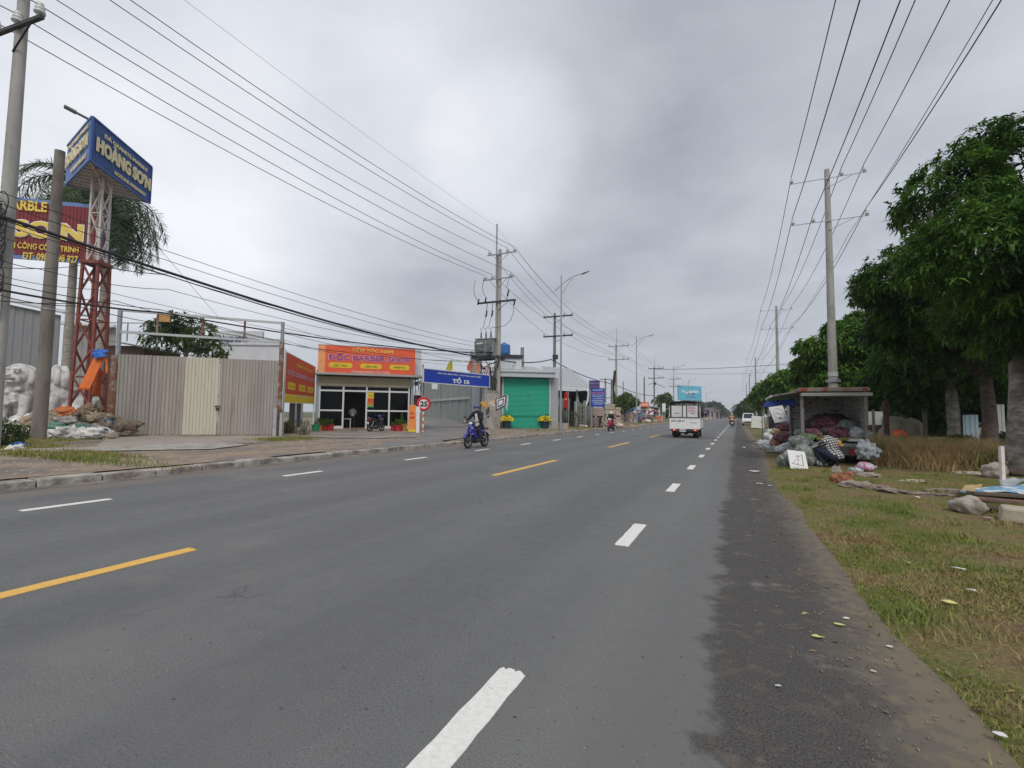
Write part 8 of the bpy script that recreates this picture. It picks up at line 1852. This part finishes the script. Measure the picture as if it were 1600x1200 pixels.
for px,zc,l_,lo_ in ((1041,125,'green tree left of the small truck, taller one',[(1040,622,9),(1045,632,10),(1036,634,8)]),(1030,140,'pale leafless looking tree behind the green kiosk',[(1026,626,7),(1033,622,6)]),(1048,110,'dark bushy tree standing beside the small truck',[(1044,645,8),(1049,638,7)])):
    p=at(px,658,zc); p.z=ZL; tree('tree',p,[lobe(a_,b_,zc,r_) for a_,b_,r_ in lo_],l_,.2,int(px),420 if px!=1030 else 110,ls=.7,mat=yt,nl=6,w=.5,ttop=2)
aw=(M('awning red',(.45,.05,.04),.7,var=.2),M('awning blue',(.06,.15,.40),.7,var=.2),M('awning green',(.05,.28,.14),.7,var=.2),M('awning tan',(.42,.33,.22),.7,var=.2))
for k,(px,zc,w_,h_,c_,l_) in enumerate(((1014,88,2.6,2.6,3,'tan stall awning between the kiosk and the slab racks'),(1046,120,3.2,2.8,0,'red stall awning hidden partly by the small truck'),(992,76,2.2,2.3,1,'small blue parasol stall right of the second lamp'),(1022,84,1.8,2.2,0,'little red food cart awning in front of the kiosk'),(1100,150,4,3,1,'blue stall awning right of the small truck'),(1107,170,4,3.2,0,'red stall awning next to the distant blue one'))):
    p=at(px,660,zc); p.z=ZL; t=thing('stall_awning',l_,'stall',p,0,'stalls on the far left verge'); b=B(); b.ext([(-w_/2,h_-.5),(0,h_),(w_/2,h_-.5),(w_/2,h_-.62),(0,h_-.1),(-w_/2,h_-.62)],-1,1); b.obj('awning',aw[c_],t)
    for s in (-1,1): b=B(); b.bar((s*w_*.46,0,0),(s*w_*.46,0,h_-.5),.06); b.obj('post',galv,t)
    b=B(); b.bb(-w_*.35,w_*.35,-.5,.4,0,.85); b.bb(-w_*.3,w_*.1,-.3,.3,.85,1.3); b.obj('counter',M('stall goods',(.28,.2,.15),.8,var=.7,sc=2.2,col2=(.5,.5,.48),c2sc=1.6,c2=.56),t)
for k,(px,py,c_,l_) in enumerate(((1004,661,bikered,'parked red scooter before the kiosk'),(1012,660,bikeblk,'parked black scooter before the kiosk'),(998,662,bikeslv,'parked blue scooter near the slab racks'),(934,667.5,bikeblk,'dark scooter parked by the stone stacks'))):
    p=gnd(px,py,ZL); t=thing('parked_motorbike',l_,'motorbike',p,1.0+k,'parked scooters on the far left verge')
    
    for yw in (.62,-.62): b=B(); b.torus((0,yw,.28),.24,.05,'x',16,6); b.obj('wheel',rubber,t,smooth=True)
    b=B(); b.cap((0,.5,.85),.12,(0,.35,.45),.10); b.cap((0,.2,.5),.1,(0,-.75,.75),.07); b.cap((-.3,.35,1.0),.03,(.3,.35,1.0),.03); b.obj('body',c_,t,smooth=True); b=B(); b.cap((0,-.05,.78),.09,(0,-.6,.82),.08); b.obj('seat',seatm,t,smooth=True)
# billboard
a=at(1060,660,170).xy.to_3d(); F=Fr(a,at(1096,660,176).xy.to_3d()); t=thing('billboard','large sky blue billboard on tall legs above the traffic','billboard',a,F.rz); zb=Zat(a,625); zt_=Zat(a,602); w=F.w
b=B(); b.bb(0,w,-.2,.3,zb,zt_); f=b.obj('panel',M('sky blue print',(.13,.46,.62),.5,var=.12,sc=.25),t); b=B()
for k in range(4): x=w*(.15+.23*k); b.bb(x-.15,x+.15,.3,.6,0,zt_)
b.obj('leg',galv,t); b=B()
for (xa,xb,za,zb_) in ((.32,.72,.40,.50),(.34,.76,.20,.27)): 
    for k in range(9): x=xa+(xb-xa)*k/9; b.bb(w*x,w*(x+.03),-.22,-.2,zb+(zt_-zb)*za,zb+(zt_-zb)*zb_)
b.obj('dark_print',M('navy print',(.03,.08,.18),.5),f); b=B(); 
for (xa,za,r) in ((.2,.6,.08),(.5,.55,.10),(.78,.6,.09),(.35,.5,.07),(.65,.6,.08)): b.ell((w*xa,-.2,zb+(zt_-zb)*za),(r*w,.04,r*w*.5),14,6)
b.obj('white_print',M('white cloud print',(.6,.68,.72),.6),f)
# roadside clutter, plain sacks
for px,py,s_,l_,m_ in ((968,667,.35,'white sack on the verge behind the crimson scooter',wh),(972,666.5,.3,'smaller white sack right of the scooter',wh),(1010,660.5,.6,'white heap at the roadside before the kiosk',wh),(908,668,.30,'grey heap of rubble below the metal gate',gr),(915,668,.25,'pale small bag below the metal gate',wh)):
    sack(px,py,s_,m_,l_,int(px),group='bags on the far left verge')
p=gnd(878,671,ZL); b=B(); b.bb(-.5,.5,-.25,.25,0,.5); o=b.obj('concrete_planter',M('tan planter',(.42,.36,.28),.9,var=.15),bevel=.02); o.location=p; tag(o,'tan concrete trough at the foot of the first street lamp','planter')
b=B(); b.bb(-1.6,1.6,-.2,.2,0,.12); o=b.obj('plank_pile',M('tan planks',(.40,.26,.17),.9,var=.2)); o.location=gnd(983,667,ZL); o.rotation_euler=(0,0,.9); tag(o,'low pile of tan planks on the verge below the second lamp','planks')
# small plain poles in the background
for i,(px,zc,ty,l_) in enumerate(((956,70,593,'dark stub pole behind the beige slab stack'),(946,95,591,'thin crossarm pole behind the blue text sign'),(974,120,596,'thin grey stub pole above the round tree'),(1007,108,589,'dark slim pole behind the orange roof sign'),(806+146,300,600,'x'))[:4]):
    p=at(px,660,zc); p.z=0; h=Zat(p,ty); b=B(); b.cyl((0,0,0),(0,0,h),.20,.15,10); 
    if i==1: b.bb(-1.1,1.1,-.06,.06,h-.3,h-.15); b.bb(-.6,1.2,-.06,.06,h-4,h-3.85)
    o=b.obj('background_pole',conc2 if i!=2 else conc,smooth=False); o.location=p; tag(o,l_,'pole')
# distant low buildings along both sides of the road
for i,(px,w_,zc,ty,col,l_) in enumerate(((1104,10,210,640,(.10,.12,.2),'dark blue fronted shop far down the left side'),(1113,6,230,638,(.5,.5,.5),'pale shop far down the left side'),(1121,7,260,641,(.42,.30,.28),'reddish shop far down the left side'),(1098,7,190,645,(.22,.08,.07),'dark red stall front far down the left side'))):
    a=at(px-w_/2,655,zc).xy.to_3d(); c=at(px+w_/2,655,zc).xy.to_3d(); F=Fr(a,c); h=Zat(a,ty); t=thing('distant_shop',l_,'building',a,F.rz,'distant shops on the left'); b=B(); b.bb(0,F.w,0,6,0,h); b.obj('wall',M('distant wall %d'%i,col,.8,var=.2,sc=.5),t); b=B(); b.bb(-.3,F.w+.3,-1.5,6.3,h,h+.3); b.obj('roof',M('tin roof',(.30,.30,.30),.6,.3),t); b=B(); b.bb(F.w*.2,F.w*.8,-.03,0,0,h*.7); b.obj('doorway',M('dark interior',(.04,.04,.04),.9),t)
# ================================================================ light haze in the air
b=B(); b.bb(-905,905,-60,1405,-1.06,60)
o=b.obj('haze',None and 0 or bpy.data.materials.new('haze air')); o['kind']='stuff'
m=o.data.materials[0]; m.use_nodes=True; n=m.node_tree.nodes; n.remove(n['Principled BSDF']); v=n.new('ShaderNodeVolumePrincipled'); v.inputs['Color'].default_value=(.82,.86,.92,1); v.inputs['Density'].default_value=.00042; m.node_tree.links.new(v.outputs[0],n['Material Output'].inputs['Volume'])
